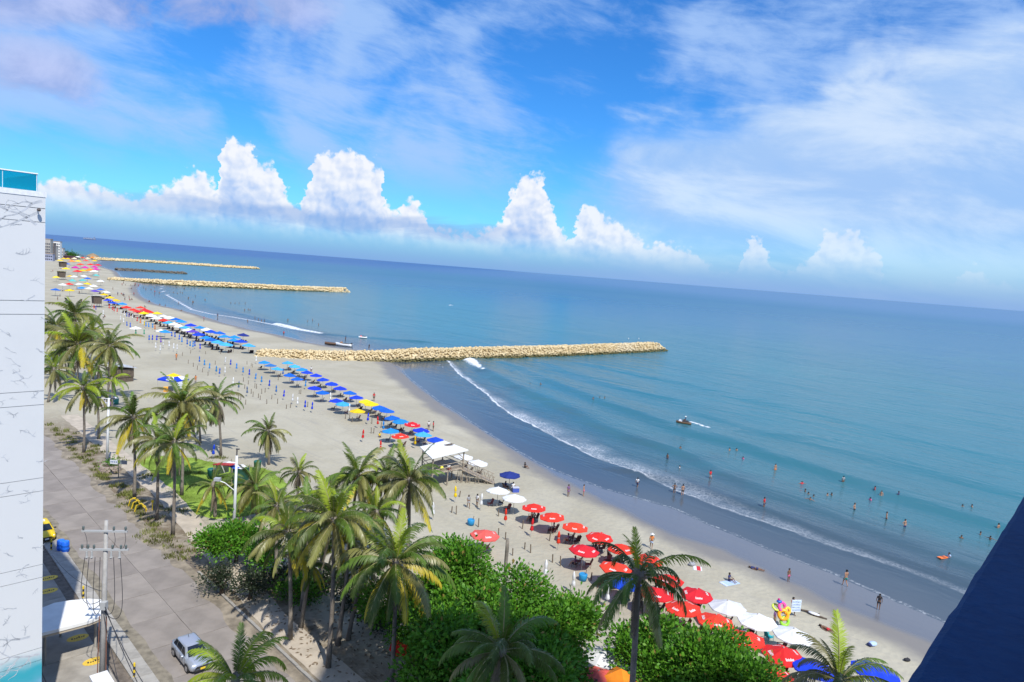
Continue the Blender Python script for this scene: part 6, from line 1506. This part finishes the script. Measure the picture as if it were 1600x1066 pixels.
# striped tent
g = under(271, 590, 2.6); t = thing('striped_tent', 'blue and white tent with yellow peak beside the bushy palm', 'tent', g, ra + .5)
q = MB(); hw = 2.1; ring = [(-hw, -hw), (0, -hw), (hw, -hw), (hw, 0), (hw, hw), (0, hw), (-hw, hw), (-hw, 0)]
tc_ = [ucm('royal'), ucm('white'), ucm('yellow')]
for k in range(8):
    a_, c_ = ring[k], ring[(k + 1) % 8]
    q.slot(2); q.poly([(a_[0] * .5, a_[1] * .5, 2.95), (c_[0] * .5, c_[1] * .5, 2.95), (0, 0, 3.55)])
    q.slot(k % 2); q.poly([(a_[0], a_[1], 2.35), (c_[0], c_[1], 2.35), (c_[0] * .5, c_[1] * .5, 2.95), (a_[0] * .5, a_[1] * .5, 2.95)])
    q.slot(0); q.poly([(a_[0], a_[1], 2.05), (c_[0], c_[1], 2.05), (c_[0], c_[1], 2.35), (a_[0], a_[1], 2.35)])
q.build('canopy', tc_, t)
for x in (-1, 1):
    for y in (-1, 1): MB().tube([(x * hw * .97, y * hw * .97, 0), (x * hw * .97, y * hw * .97, 2.3)], .05).build('post', polem, t)
MB().box((-hw * .98, 0, 1.3), (.04, 2.4, 1.6)).build('side_cloth', ucm('white'), t)
g = onland(259, 612); ob = thing('orange_box', 'orange box on the sand at the left foot of the striped tent', 'box', g, .4); MB().box((0, 0, .45), (.8, .7, .9)).build('box', MT('box_orange', (.8, .33, .02), .6), ob); MB().box((0, 0, .93), (.86, .76, .08)).build('lid', MT('box_orange_lid', (.85, .45, .05), .6), ob)
# stall by the lawn
g = onland(362, 754); st_ = thing('beach_stall', 'cluttered beach stall with red roof board and white tarps behind the lamp post', 'stall', g, ra + .25)
red_ = MT('board_red', (.42, .035, .03), .6, .2, 2.); wt = MT('tarp_white', (.66, .67, .70), .6, .08, 2.); bt_ = MT('tarp_blue', (.03, .10, .48), .6, .1, 2.); gn = MT('net_green', (.015, .07, .05), .8, .2, 2.)
MB().box((.3, .9, 2.55), (3.4, 1.1, .10), Matrix.Rotation(.18, 3, 'Y')).build('roof_board', red_, st_)
q = MB(); rr = random.Random(8); nx_, ny_ = 7, 4
for i in range(nx_):
    for j in range(ny_): q.v.append((-1.6 + i * .55, -1.3 + j * .5, 2.15 + rr.uniform(-.16, .16) + .1 * math.sin(i * 1.4)))
for i in range(nx_ - 1):
    for j in range(ny_ - 1): q.face((i * ny_ + j, (i + 1) * ny_ + j, (i + 1) * ny_ + j + 1, i * ny_ + j + 1))
q.build('white_tarp', wt, st_)
MB().box((-.9, .55, 2.42), (1.5, .8, .06), Matrix.Rotation(-.1, 3, 'Y')).build('blue_tarp', bt_, st_)
for x in (-1.7, 1.9):
    for y in (-1.3, 1.3): MB().tube([(x, y, 0), (x, y, 2.5)], .06).build('post', timber, st_)
MB().box((0, -1.2, 1.1), (3.2, .05, 1.7)).build('side_net', gn, st_); MB().box((-1.75, 0, 1.2), (.05, 2.4, 1.9)).build('side_net', gn, st_); MB().box((2.0, 0, 1.5), (.06, 2.0, 1.5)).build('white_curtain', wt, st_)
for i, (x, y, c_, lb) in enumerate(((402, 735, (.015, .12, .10), 'dark green bin right of the beach stall'), (330, 748, (.015, .10, .09), 'dark green bin left of the beach stall'))):
    b_ = thing('green_bin', lb, 'bin', onland(x, y), 0, 'green bins by the beach stall'); MB().lathe([(.42, 0), (.5, 1.2), (.52, 1.25)], 12).build('tub', MT('bin_green', c_, .5), b_, True); MB().lathe([(.53, 1.25), (.45, 1.36), (.1, 1.4)], 12).build('lid', MT('bin_green', c_), b_)
# little camp under the grove
g = onland(170, 636); tb = thing('folding_table', 'white folding table beside the young palm in the grove', 'table', g, .3); MB().box((0, 0, .74), (1.6, .8, .05)).build('tabletop', wt, tb)
for x in (-.7, .7):
    for y in (-.35, .35): MB().tube([(x, y, 0), (x, y, .72)], .025, 5).build('leg', polem, tb)
b_ = thing('green_bin', 'green bin with white top beside the folding table in the grove', 'bin', onland(181, 632), 0); MB().lathe([(.45, 0), (.5, 1.1)], 12).build('tub', MT('bin_teal', (.01, .16, .14), .5), b_, True); MB().lathe([(.52, 1.1), (.4, 1.35), (.1, 1.42)], 12).build('bag', wt, b_, True)
person('person in a lilac shirt standing beside the folding table in the grove', onland(173, 640), 'stand', .5, 'navy', 'purple', skin=1)
person('person in a white shirt standing left of the folding table in the grove', onland(163, 638), 'stand', 2.5, 'black', 'white', skin=1)
# tents at the bottom edge
parasol('white parasol half in leaf shade between the two groups of leafy trees', under(941, 1021), 'white', 'bottom edge tents', k=1, size=.95)
tn_ = parasol('salmon pink parasol with dark writing at the bottom edge below the white one', under(934, 1056), 'faded', 'bottom edge tents', k=2, size=1.0)
q = MB()
for j, (z0, z1) in enumerate(((0, .10), (.13, .20), (.24, .36), (.40, .46))): q.box((.0, .0, z0), (.05, .10 + .05 * (j % 2), .012)); q.box((.05, .06, z1), (.07, .03, .012))
for ch_ in tn_.children:
    if ch_.name.startswith('canopy'):
        w = MB()
        for k in range(0, 8, 2):
            a_ = 2 * math.pi * (k + .5) / 8; er = Vector((math.cos(a_), math.sin(a_), 0)); et = Vector((-math.sin(a_), math.cos(a_), 0))
            for j, (u0, u1, v0, v1) in enumerate(((.45, .50, -.12, .12), (.52, .56, -.05, .15), (.58, .63, -.16, .05), (.65, .68, -.12, .14), (.70, .74, -.05, .08))):
                w.poly([tuple(er * 1.43 * u + et * v + Vector((0, 0, .55 * (1 - u) ** 1.08 + .02))) for u, v in ((u0, v0), (u1, v0), (u1, v1), (u0, v1))])
        w.build('dark_writing', ok, ch_)
parasol('bright orange square tent at the bottom edge left of the black palm trunk', under(972, 1058, 2.4), 'orange', 'bottom edge tents', k=0, size=1.05, sq=True)
parasol('red parasol glimpsed under the largest bright palm', under(632, 1000), 'red', None, k=0, size=.8)
ch = chair('turquoise beach chair in the sun beside the middle white parasol', onland(1201, 1001), 2.0, 2, None)
for c_ in ch.children: c_.data = c_.data.copy(); c_.data.materials[0] = MT('chair_turquoise', (.02, .42, .48), .6)

# ------------------------------------------------------------------ people on the near sand
P = person
P('man in orange shirt and white hat walking on the sand above the black palm', onland(1017, 858), 'walk', 2.9, 'lightblue', 'orange', 'white', 1, 1.05)
P('woman in a purple dress standing at the damp sand edge, left of two', onland(887.6, 776), 'stand', .6, 'purple', 'purple', None, 1, 1.0)
P('slim girl standing at the damp sand edge, right of two', onland(911.5, 775), 'stand', 1.2, 'pink', None, None, 0, .96)
P('person crouching on the sand between the ramp and the water', onland(820, 731), 'ground', 1.0, 'black', 'black', None, 1)
P('person standing beside the first seaward parasols near the black palm frond', onland(949.5, 876), 'stand', .8, 'black', 'white', None, 1)
P('man with bare back and green shorts walking into the shallow water', onland(1320, 916), 'walk', 3.3, 'teal', None, None, 0, 1.08)
P('woman in a black swimsuit standing on the wet sand near the ledge', onland(1372, 953), 'stand', 2.6, 'black', 'black', None, 1, .98)
P('girl in a pink swimsuit standing on the wet sand', onland(1231.5, 909), 'stand', .4, 'pink', None, None, 1, .85)
P('person in dark clothes sitting on a pale blue towel on the sand', onland(1139, 908), 'ground', .9, 'navy', 'navy', None, 1)
tw_ = thing('beach_towel', 'pale blue towel under the seated person on the sand', 'towel', onland(1140, 911) + Vector((0, 0, .015)), .5)
MB().box((0, 0, .0), (2.0, 1.0, .02)).build('cloth', cloth('lightblue', CL['lightblue']), tw_); MB().box((-.8, 0, .014), (.15, 1.0, .012)).build('stripe', wt, tw_)
P('dark clothed person lying at the edge of the wet sand', onland(1182, 890), 'lie', 1.1, 'navy', 'navy', None, 1)
P('tanned sunbather lying on the sand above the sunlit bottom palm', onland(1293, 985), 'lie', .55, 'red', None, None, 1)
tw_ = thing('beach_towel', 'red and white towel spread on the dry sand above the red row', 'towel', onland(1090, 888.5), -.2); MB().box((0, 0, .02), (.9, 1.1, .025)).build('cloth', wt, tw_); MB().box((.1, 0, .04), (.4, 1.1, .012)).build('stripe', cloth('red', CL['red']), tw_)
bg_ = thing('bag', 'grey bag on the dry sand beside the red and white towel', 'bag', onland(1081, 884), .5); MB().ball((0, 0, .2), (.45, .3, .22), 10, 6).build('bag_body', cloth('grey', CL['grey']), bg_, True); MB().tube([(-.2, 0, .35), (0, 0, .5), (.2, 0, .35)], .02).build('strap', dark, bg_)
bg_ = thing('bag', 'blue and white bundle lying on the sand right of the sunlit palm', 'bag', onland(1363, 1009), .4); MB().ball((0, 0, .18), (.45, .3, .2), 10, 6).build('bag_body', cloth('lightblue', CL['lightblue']), bg_, True); MB().ball((-.35, 0, .15), (.18, .25, .16), 8, 6).build('bag_end', cloth('navy', CL['navy']), bg_, True)
bg_ = thing('bag', 'small dark bundle on the sand just left of the dark ledge', 'bag', onland(1417, 1033), .2); MB().ball((0, 0, .12), (.32, .2, .14), 8, 6).build('bag_body', cloth('black', CL['black']), bg_, True); MB().tube([(-.2, 0, .2), (0, 0, .32), (.2, 0, .2)], .02).build('strap', dark, bg_)
g = onland(1269, 961); dw = thing('driftwood', 'dark driftwood branch lying on the sand behind the board seller', 'driftwood', g, -.65)
MB().tube([(-1.4, 0, .10), (-.5, .08, .16), (.4, -.05, .12), (1.3, .05, .08)], [.05, .10, .11, .06], 7).build('branch', timberd, dw); MB().tube([(.2, 0, .12), (.6, .4, .25)], [.05, .02], 5).build('side_twig', timberd, dw)
cl_ = thing('white_cloth', 'white cloth draped over the driftwood branch', 'cloth', g + Vector((.1, -.1, .15)), -.65); MB().ball((0, 0, .05), (.55, .22, .10), 10, 6).build('cloth', wt, cl_, True)
# toy seller and his inflatables
ts = onland(1209, 981); P('toy seller in dark shirt and khaki shorts carrying bright inflatables', ts, 'reach', .9, 'khaki', 'purple', None, 1, 1.06)
def torus(q, c_, R_, r_, tilt, n1=16, n2=8):
    o = len(q.v); M_ = Euler(tilt).to_matrix()
    for i in range(n1):
        a_ = 2 * math.pi * i / n1
        for j in range(n2):
            b_ = 2 * math.pi * j / n2; p_ = M_ @ Vector(((R_ + r_ * math.cos(b_)) * math.cos(a_), (R_ + r_ * math.cos(b_)) * math.sin(a_), r_ * math.sin(b_))); q.v.append(tuple(Vector(c_) + p_))
    for i in range(n1):
        for j in range(n2): q.face((o + i * n2 + j, o + ((i + 1) % n1) * n2 + j, o + ((i + 1) % n1) * n2 + (j + 1) % n2, o + i * n2 + (j + 1) % n2))
for nm, lb, c_, R_, r_, tl, cc_ in (('swim_ring', 'pink inflatable ring at the top of the toy seller bundle', (.55, .1, 2.0), .34, .13, (1.3, .2, .3), (.85, .10, .38)), ('swim_ring', 'lime green inflatable ring at the bottom of the toy seller bundle', (.85, -.1, .75), .36, .14, (1.3, -.2, .2), (.32, .70, .06)), ('swim_ring', 'orange inflatable ring in the middle of the toy seller bundle', (.65, -.12, 1.35), .38, .16, (1.25, .1, -.2), (.95, .42, .02)), ('swim_ring', 'yellow-green inflatable ring over the shoulder of the toy seller', (.05, .2, 1.85), .30, .10, (.5, .2, 0), (.60, .72, .10)), ('swim_ring', 'amber inflatable ring on the right of the toy seller bundle', (1.05, .05, 1.65), .28, .12, (1.4, .5, .3), (.95, .55, .05))):
    t = thing(nm, lb, 'inflatable ring', ts + Vector(c_), 0, 'inflatables carried by the toy seller'); q = MB(); torus(q, (0, 0, 0), R_, r_, tl); q.build('ring', mat('vinyl', cc_, .3), t, True); MB().ball((R_ * .3, -.1, R_ * .5), (.1, .1, .12), 8, 6).build('valve_head', mat('vinyl_b', tuple(min(1, x * .6) for x in cc_), .3), t, True)
t = thing('blue_cap_toy', 'small blue and magenta toy on top of the toy seller bundle', 'toy', ts + Vector((.25, .1, 2.45))); MB().ball((0, 0, 0), (.26, .2, .14), 10, 6).build('toy_body', mat('vinyl_blue', (.03, .12, .5), .4), t, True); MB().ball((-.05, 0, .18), .12, 8, 6).build('toy_head', mat('vinyl_mag', (.5, .03, .2), .4), t, True)
bs = onland(1237, 961); P('board seller in a dark red top walking behind a pale display board', bs, 'walk', .5, 'navy', 'red', None, 1, 1.02)
t = thing('display_board', 'pale blue-white display board carried by the seller beside the toy seller', 'board', bs + Vector((.12, -.42, .62)), .15)
MB().box((0, 0, .5), (.95, .05, 1.15)).build('panel', MT('board_pale', (.62, .70, .80), .5, .12, 6.), t)
q = MB()
for k in range(4): q.box((0, -.03, .12 + k * .26), (.80, .02, .14))
q.build('wares', MT('wares', (.40, .50, .68), .6, .4, 14.), t)
# between rows further away
P('person in a red top standing on the sand beside the yellow seaward parasols', onland(584, 627), 'stand', .5, 'black', 'red', None, 1, 1.1)
P('person in a white shirt beside the last blue parasols before the wooden tower', onland(669.5, 672), 'stand', .5, 'navy', 'white', None, 1)
P('person in a red top beside the last blue parasols before the wooden tower', onland(676.6, 674), 'stand', 1.5, 'black', 'red', None, 1, 1.1)
P('person in grey standing on the dry sand right of the folded yellow parasol', onland(731.5, 794), 'walk', .4, 'grey', 'grey', None, 1)
P('person in pale grey beside the folded white parasol near the folded yellow one', onland(745, 792), 'stand', 2.4, 'grey', 'white', None, 1)
P('person in yellow crouching by a folded azure parasol near the landward row', onland(593, 683), 'ground', .4, 'black', 'yellow', None, 1, .9)
P('worker in orange walking on the open sand above the striped tent', onland(275.5, 563), 'walk', .2, 'orange', 'orange', None, 1, 1.1)
P('worker in orange behind the bushy palm beside the striped tent', onland(305.5, 598), 'stand', .2, 'orange', 'orange', None, 1, 1.0)
P('person in white by the azure parasols next to the breakwater', onland(486, 583), 'stand', .2, 'navy', 'white', None, 1, 1.0)

# ------------------------------------------------------------------ bathers in the near water
Zw = Zm(1000, 620, 6.66); Z8 = Zm(1200, 700, 5.33); Zs = Zm(1000, 500, 1.883); Zy = Zm(640, 500, 3.81)
def sea(x, y):
    g = G(x, y, SEA); g = G(x, y, SEA + wave_h(g.x, g.y) * .8); return g
def wade(lb, p_, kind, rz, sh_, shirt, skin, sink, sc=1.0, grp=None):
    g = sea(*p_); return P(lb, g, kind, rz, sh_, shirt, None, skin, sc, sink, grp)
wade('person in white wading shin deep at the foam edge below the jet ski', (995.5, 761), 'walk', 2.6, 'navy', 'white', 1, .25)
wade('slim bather in the foam, left of a pair', Zw(355, 1000), 'hips', 2.9, 'black', None, 1, .25)
wade('broad bather with bare back in the foam, right of a pair', Zw(440, 1020), 'stand', 3.3, 'black', None, 0, .25, 1.08)
wade('bather with red shirt walking knee deep below the jet ski wake', Zw(730, 852), 'walk', .3, 'grey', 'red', 1, .40, 1.05)
wade('bather in a red shirt standing in the shallows right of the foam pair', (1193.5, 793), 'stand', .8, 'navy', 'red', 1, .30, 1.05)
wade('bather waist deep on the smooth water below the riding jet ski', Zw(285, 645), 'stand', 2.2, 'navy', None, 1, .75)
wade('bather with bare shoulders waist deep, alone far right of the jet ski', (1211.3, 735), 'stand', .2, 'orange', None, 0, .65, 1.05)
wade('bather in dark trunks bending in waist deep water near the middle of the bay', Z8(718, 525), 'hips', .8, 'black', None, 0, .60, 1.05)
wade('bare chested bather waist deep, left of two near the dark ledge', Z8(985, 600), 'stand', 1.2, 'black', None, 0, .60, 1.05)
wade('bare chested bather waist deep with arms up, right of two near the dark ledge', Z8(1138, 665), 'hips', .4, 'navy', None, 0, .60, 1.05)
heads = [(Zw(420, 545), 'dark', 'below the riding jet ski, right of a wader'), (Zw(412, 745), 'white capped', 'in the smooth shallows left of the red shirted wader'), (Zw(1005, 560), 'tanned', 'in mid water, right of the jet ski wake'), (Zw(930, 562), 'pale', 'in mid water beside the jet ski wake end'), (Zw(1070, 650), 'pink', 'in mid water between the jet ski and the lone shoulders'), (Z8(283, 302), 'red shirted', 'topmost of the cluster of heads'), (Z8(310, 372), 'dark', 'left of two close together in the cluster of heads'), (Z8(335, 392), 'dark', 'right of two close together in the cluster of heads'), (Z8(378, 414), 'small', 'right of the dark pair in the cluster of heads'), (Z8(350, 442), 'pale', 'lowest of the cluster of heads'), (Z8(495, 402), 'tanned', 'left one of a couple facing each other'), (Z8(530, 398), 'thin', 'right one of a couple facing each other'), (Z8(628, 262), 'grey', 'alone farther out than the couple'), (Z8(890, 342), 'reddish', 'upper left of the trio near the ledge'), (Z8(945, 382), 'tanned', 'middle of the trio near the ledge'), (Z8(1088, 392), 'dark blue', 'right of the trio near the ledge'), (Z8(852, 437), 'pink', 'below the trio near the ledge'), ((1503.5, 793), 'dark', 'left of two far out beside the ledge'), ((1518, 794), 'pale', 'right of two far out beside the ledge'), ((1502, 842), 'dark', 'left of three close to the ledge edge'), ((1532, 836), 'dark', 'middle of three close to the ledge edge'), ((1547, 844), 'dark', 'right of three close to the ledge edge'), ((1560, 823), 'tanned', 'touching the ledge outline'), (Zy(716, 384), 'dark', 'left of two in the smooth water below the breakwater'), (Zy(780, 386), 'dark', 'right of two in the smooth water below the breakwater'), (Zy(1093, 470), 'dark', 'left of three in a row below the breakwater tip'), (Zy(1131, 467), 'dark', 'middle of three in a row below the breakwater tip'), (Zy(1160, 470), 'dark', 'right of three in a row below the breakwater tip')]
for i, (p_, ad, w) in enumerate(heads):
    c_ = {'red shirted': 'red', 'white capped': 'white', 'dark blue': 'navy', 'pink': 'pink', 'reddish': 'red', 'grey': 'grey'}.get(ad)
    P(f'{ad} bather chest deep, {w}', sea(*p_), 'arms' if i % 4 == 1 else 'stand', i * 1.3, None, c_, None, (0 if ad in ('tanned', 'pale') else 1), 1.0, 1.20 if i % 3 else 1.10, 'bathers in the near bay')
g = sea(1473, 872); bd = thing('bodyboard', 'orange bodyboard floating near the dark ledge with a rider', 'bodyboard', g + Vector((0, 0, .08)), .4); MB().box((0, 0, 0), (1.3, .55, .08)).build('board', MT('board_orange', (.85, .20, .03), .4), bd); MB().box((.1, 0, .045), (.5, .5, .012)).build('deck_pad', MT('pad_dark', (.35, .08, .03), .6), bd)
P('rider in a pale shirt leaning on the orange bodyboard', g + Vector((.75, .1, 0)), 'reach', -1.2, None, 'lightblue', None, 1, 1.0, 1.0)
# far bay bathers: a tiny crowd nothing tells apart
rb_ = random.Random(31)
fb = [ZF(*p_) for p_ in ((455, 135), (505, 165), (615, 175), (690, 135), (785, 245), (585, 425), (795, 505), (910, 515), (1225, 625), (1250, 625), (1140, 135), (1185, 95), (1260, 105), (1310, 155), (1445, 165), (1500, 135), (1225, 235), (1270, 245), (1160, 255), (1395, 355), (1495, 435), (1475, 455), (1185, 455), (1535, 315), (1080, 235))] + [Z3(*p_) for p_ in ((215, 158), (40, 62), (130, 62), (165, 62), (200, 62), (75, 142), (115, 172), (240, 102), (430, 182), (465, 182), (500, 182), (550, 187), (545, 242), (575, 237), (590, 242), (630, 302), (660, 322), (685, 332), (710, 332), (905, 327), (1110, 327), (1070, 332), (1160, 364), (570, 332))]
gfb = 'tiny bathers in the bay beyond the breakwater'
for i, p_ in enumerate(fb):
    P('tiny dark bather standing in the bay between the near and second breakwaters', sea(*p_), rb_.choice(('stand', 'walk', 'hips')), rb_.uniform(0, 6), 'black', None, None, 1, 1.05, rb_.uniform(.6, 1.15), gfb, full=False)
for i, (p_, c_) in enumerate(((ZF(690, 252), 'red'), (Z3(320, 300), 'navy'), (Z3(205, 332), 'pink'), (Z3(870, 455), 'red'), (Z3(1385, 492), 'navy'), (Z3(1580, 568), 'black'))):
    P(['red shirted bather wading near the far corner of the second bay', 'tall dark bather at the water edge of the second bay', 'pink bather on the wet sand of the second bay', 'person in red at the water edge left of the moored boat', 'person standing behind the moored boat', 'person in dark clothes at the water edge right of the moored boat'][i], onland(*p_), 'stand', i * 1.1, 'black', c_, None, 1, 1.15)
fl = [ZF(*p_) for p_ in ((480, 540), (275, 90), (290, 85), (350, 90), (210, 155), (255, 295), (50, 310), (30, 270), (65, 390), (210, 385), (155, 365), (40, 50), (80, 90), (10, 95))] + [Z1(*p_) for p_ in ((425, 455), (440, 455), (910, 535), (850, 550), (940, 605), (1020, 650), (1030, 660), (1040, 690), (1010, 640), (1080, 690), (1240, 705), (1090, 570), (1120, 570), (980, 650), (480, 690), (500, 660), (680, 700), (575, 420), (520, 620), (660, 640), (640, 600), (860, 850), (870, 830))]
for i, p_ in enumerate(fl):
    P('tiny beachgoer on the far sand beyond the breakwater', onland(*p_), rb_.choice(('stand', 'walk', 'ground')), rb_.uniform(0, 6), 'black', rb_.choice((None, None, 'red', 'white', 'navy')), None, 1, 1.1, 0, 'tiny beachgoers on the far sand')

# ------------------------------------------------------------------ boats
def hull(q, L_, B_, D_, n_=10):
    o = len(q.v)
    for i in range(n_ + 1):
        u = i / n_; x = L_ * (u - .5); w = B_ * .5 * (1 - max(0, (u - .45) / .55) ** 2.2) ** .8 + .02; w *= .85 + .15 * min(1, u * 4); z = .12 * D_ + .25 * D_ * max(0, u - .5) * 2
        q.v += [(x, -w, D_ * .75 + z), (x, -w * .8, .15 * D_ + z * .3), (x, 0, -.12 * D_ + z * .5), (x, w * .8, .15 * D_ + z * .3), (x, w, D_ * .75 + z)]
    for i in range(n_):
        for k in range(4): q.face((o + i * 5 + k, o + (i + 1) * 5 + k, o + (i + 1) * 5 + k + 1, o + i * 5 + k + 1))
        q.face((o + i * 5, o + i * 5 + 4, o + (i + 1) * 5 + 4, o + (i + 1) * 5))
    q.face([o + k for k in range(5)]); return q
g = sea(537, 541); bt = thing('motorboat', 'white and dark motorboat pulled up at the water edge before the breakwater', 'boat', g, ra + .55)
hull(MB(), 6.2, 1.9, 1.0).build('hull', MT('boat_white', (.70, .72, .74), .4), bt, True)
MB().box((-.2, 0, .95), (4.0, 1.3, .10)).build('deck', MT('boat_deck', (.10, .09, .08), .7), bt); MB().box((-2.9, 0, .9), (.4, .5, 1.0)).build('outboard', dark, bt); MB().box((.9, 0, 1.2), (.7, .9, .6), None, .8).build('console', MT('boat_console', (.35, .20, .12), .5), bt); MB().tube([(-.5, 0, .9), (-.5, 0, 2.6)], .05).build('mast', dark, bt)
g = sea(529, 540); bt = thing('skiff', 'dark brown skiff lying beside the white motorboat', 'boat', g + Vector((-2.6, .4, 0)), ra + .9); hull(MB(), 4.6, 1.6, .9).build('hull', MT('boat_brown', (.12, .07, .045), .6), bt, True)
for x in (-1, 0, .9): MB().box((x, 0, .75), (.25, 1.2, .06)).build('thwart', timber, bt)
def jetski(lb, p_, rz, c1, c2, rider=None):
    g = sea(*p_); t = thing('jet_ski', lb, 'jet ski', g, rz); hull(MB(), 3.2, 1.15, .62).build('hull', mat('jet_hull', c1, .35), t, True)
    MB().box((-.35, 0, .72), (1.5, .45, .34), None, .75).build('seat', MT('jet_seat', (.04, .04, .05), .6), t); MB().box((.75, 0, .78), (.8, .6, .42), None, .5).build('cowling', mat('jet_cowl', c2, .35), t); MB().tube([(.35, -.45, 1.12), (.5, 0, 1.08), (.35, .45, 1.12)], .03).build('handlebar', dark, t)
    if rider: P(rider[0], g + Vector((-.3 * math.cos(rz), -.3 * math.sin(rz), .46)), 'sit', rz + math.pi / 2, rider[1], rider[2], rider[3], 1, 1.05)
jetski('jet ski with rider speeding left in front of a white wake', (1068, 663), math.pi - .25, (.10, .060, .030), (.55, .56, .60), ('rider in a dark shirt and white cap on the speeding jet ski', 'black', 'navy', 'white'))
jetski('red and white jet ski floating right of the moored motorboat', (567, 528.5), ra + 1.0, (.70, .72, .74), (.62, .05, .05))
# ship on the horizon
d = _f * FPX + CR * (140 - 800) + CU * (533 - 369.5); d = Vector((d.x, d.y, 0)).normalized() * 11000
sp_ = thing('cargo_ship', 'tiny grey cargo ship on the horizon at the far left', 'ship', Vector((d.x, d.y, -1)), math.atan2(d.y, d.x) + 1.4)
gs = MT('ship_grey', (.20, .24, .32), .7); q = hull(MB(), 150, 24, 18); q.build('hull', gs, sp_, True); MB().box((-55, 0, 28), (16, 20, 24)).build('bridge', gs, sp_)
for x in (-20, 10, 40): MB().box((x, 0, 20), (20, 18, 8)).build('hold', gs, sp_); MB().tube([(x + 13, 0, 14), (x + 13, 0, 36)], 1.2, 5).build('mast', gs, sp_)
# two white markers on the breakwater tip
for x, lb in ((980, 'left'), (996, 'right')):
    g = G(x, 531.5, 2.4); t = thing('white_bird', f'tiny white bird standing on the breakwater near its tip, {lb} of two', 'bird', g + Vector((0, -3, .55)), 0, 'white birds on the breakwater')
    q = MB(); q.ball((0, 0, .35), (.22, .42, .26), 8, 6); q.tube([(0, -.25, .45), (0, -.36, .78)], [.09, .05], 6); q.ball((0, -.40, .82), (.08, .12, .08), 6, 5); q.build('body', MT('bird_white', (.8, .8, .8), .7), t, True); MB().tube([(.06, 0, .15), (.06, 0, -.25)], .02, 4).build('leg', dark, t); MB().tube([(-.06, 0, .15), (-.06, 0, -.25)], .02, 4).build('leg', dark, t)

# ------------------------------------------------------------------ the far point
wins = MT('far_window', (.05, .06, .08), .3); rr = random.Random(14)
fbx = [(74, 406, 26, 15, (.36, .34, .31)), (80, 406, 21, 13, (.20, .17, .16)), (84.5, 405.5, 17, 11, (.40, .38, .35)), (90, 405, 22, 12, (.70, .69, .66)), (95, 404.5, 13, 11, (.50, .49, .46)), (100, 404, 7, 11, (.64, .62, .58)), (78, 408, 9, 14, (.30, .32, .42))]
fn = ['leftmost tall beige house block on the far point beside the white wall', 'brownish house block on the far point, second from the left', 'short pale house block in the middle of the far point', 'tallest white house block on the far point', 'white house block stepping down the far point', 'lowest white house at the seaward end of the far point', 'low bluish building in front of the far house blocks']
for (x, y, hpx, wpx, c_), lb in zip(fbx, fn):
    g = G(x, y, 0); ds = g.length; hh_ = hpx * ds / FPX; ww = wpx * ds / FPX * .62; t = thing('far_house', lb, 'building', g, .3, 'house blocks on the far point')
    MB().box((0, 0, hh_ / 2), (ww, ww, hh_)).build('wall', mat('far_wall', c_, .8, .2, .1), t); MB().box((0, 0, hh_ + .4), (ww * 1.06, ww * 1.06, .8)).build('roof', mat('far_roof', (.30, .24, .20), .8), t)
    nf_ = max(1, int(hh_ / 3.4))
    wq = MB().box((0, 0, 0), (ww * .16, .12, 1.7)).mesh('window', wins)
    for fl_ in range(nf_):
        for k in range(4): put('window', wq, t, (-ww * .36 + k * ww * .24, -ww * .5 - .03, 2.0 + fl_ * 3.3))
for i, (x, y, R_, z_, lb) in enumerate(((77, 400, 9, 9, 'big dark tree at the left end of the far point beside the white wall'), (87, 400, 8, 7, 'dark tree in the middle of the far house blocks'), (82, 398, 7, 6, 'dark tree in front of the far house blocks, left of two'), (93, 401, 6, 4, 'dark tree in front of the far house blocks, right of two'), (104, 401, 7, 3, 'dark green tree right of the far house blocks, first of three'), (110, 401.5, 7, 3, 'dark green tree right of the far house blocks, middle of three'), (116, 402, 6, 2.5, 'dark green tree right of the far house blocks, last of three'))):
    g = G(x, y + 3, 0); V, F, tone = leaf_cloud(R_, R_, R_ * .7, 60, 14, 1.2, np.random.default_rng(40 + i)); t = thing('far_tree', lb, 'tree', g, 0, 'trees on the far point'); V[:, 2] += z_; me = npmesh('crown', V, F, lfd if i < 4 else lf); attr(me, 'tone', tone * .4); put('crown', me, t); MB().tube([(0, 0, 0), (0, 0, z_)], .6).build('trunk', barkd, t)
g = onland(145, 404); t = thing('thatched_shelter', 'brown thatched shelter at the root of the farthest breakwater', 'shelter', g); MB().lathe([(9, 2.6), (7.5, 4.0), (3.5, 6.4), (.4, 7.6)], 14).build('thatch_roof', MT('thatch', (.27, .19, .11), .95, .3, .4), t)
for k in range(7): a_ = k * .9; MB().tube([(6.8 * math.cos(a_), 6.8 * math.sin(a_), 0), (6.8 * math.cos(a_), 6.8 * math.sin(a_), 3.2)], .3, 5).build('post', timber, t)
g = onland(110, 405.5); t = thing('far_shed', 'low dark maroon shed before the far green trees', 'shed', g, .3); MB().box((0, 0, 2), (16, 6, 4)).build('wall', MT('shed_maroon', (.10, .04, .06), .8), t); MB().box((0, 0, 4.3), (17.5, 7.5, .5)).build('roof', MT('shed_roof', (.12, .08, .09), .8), t)
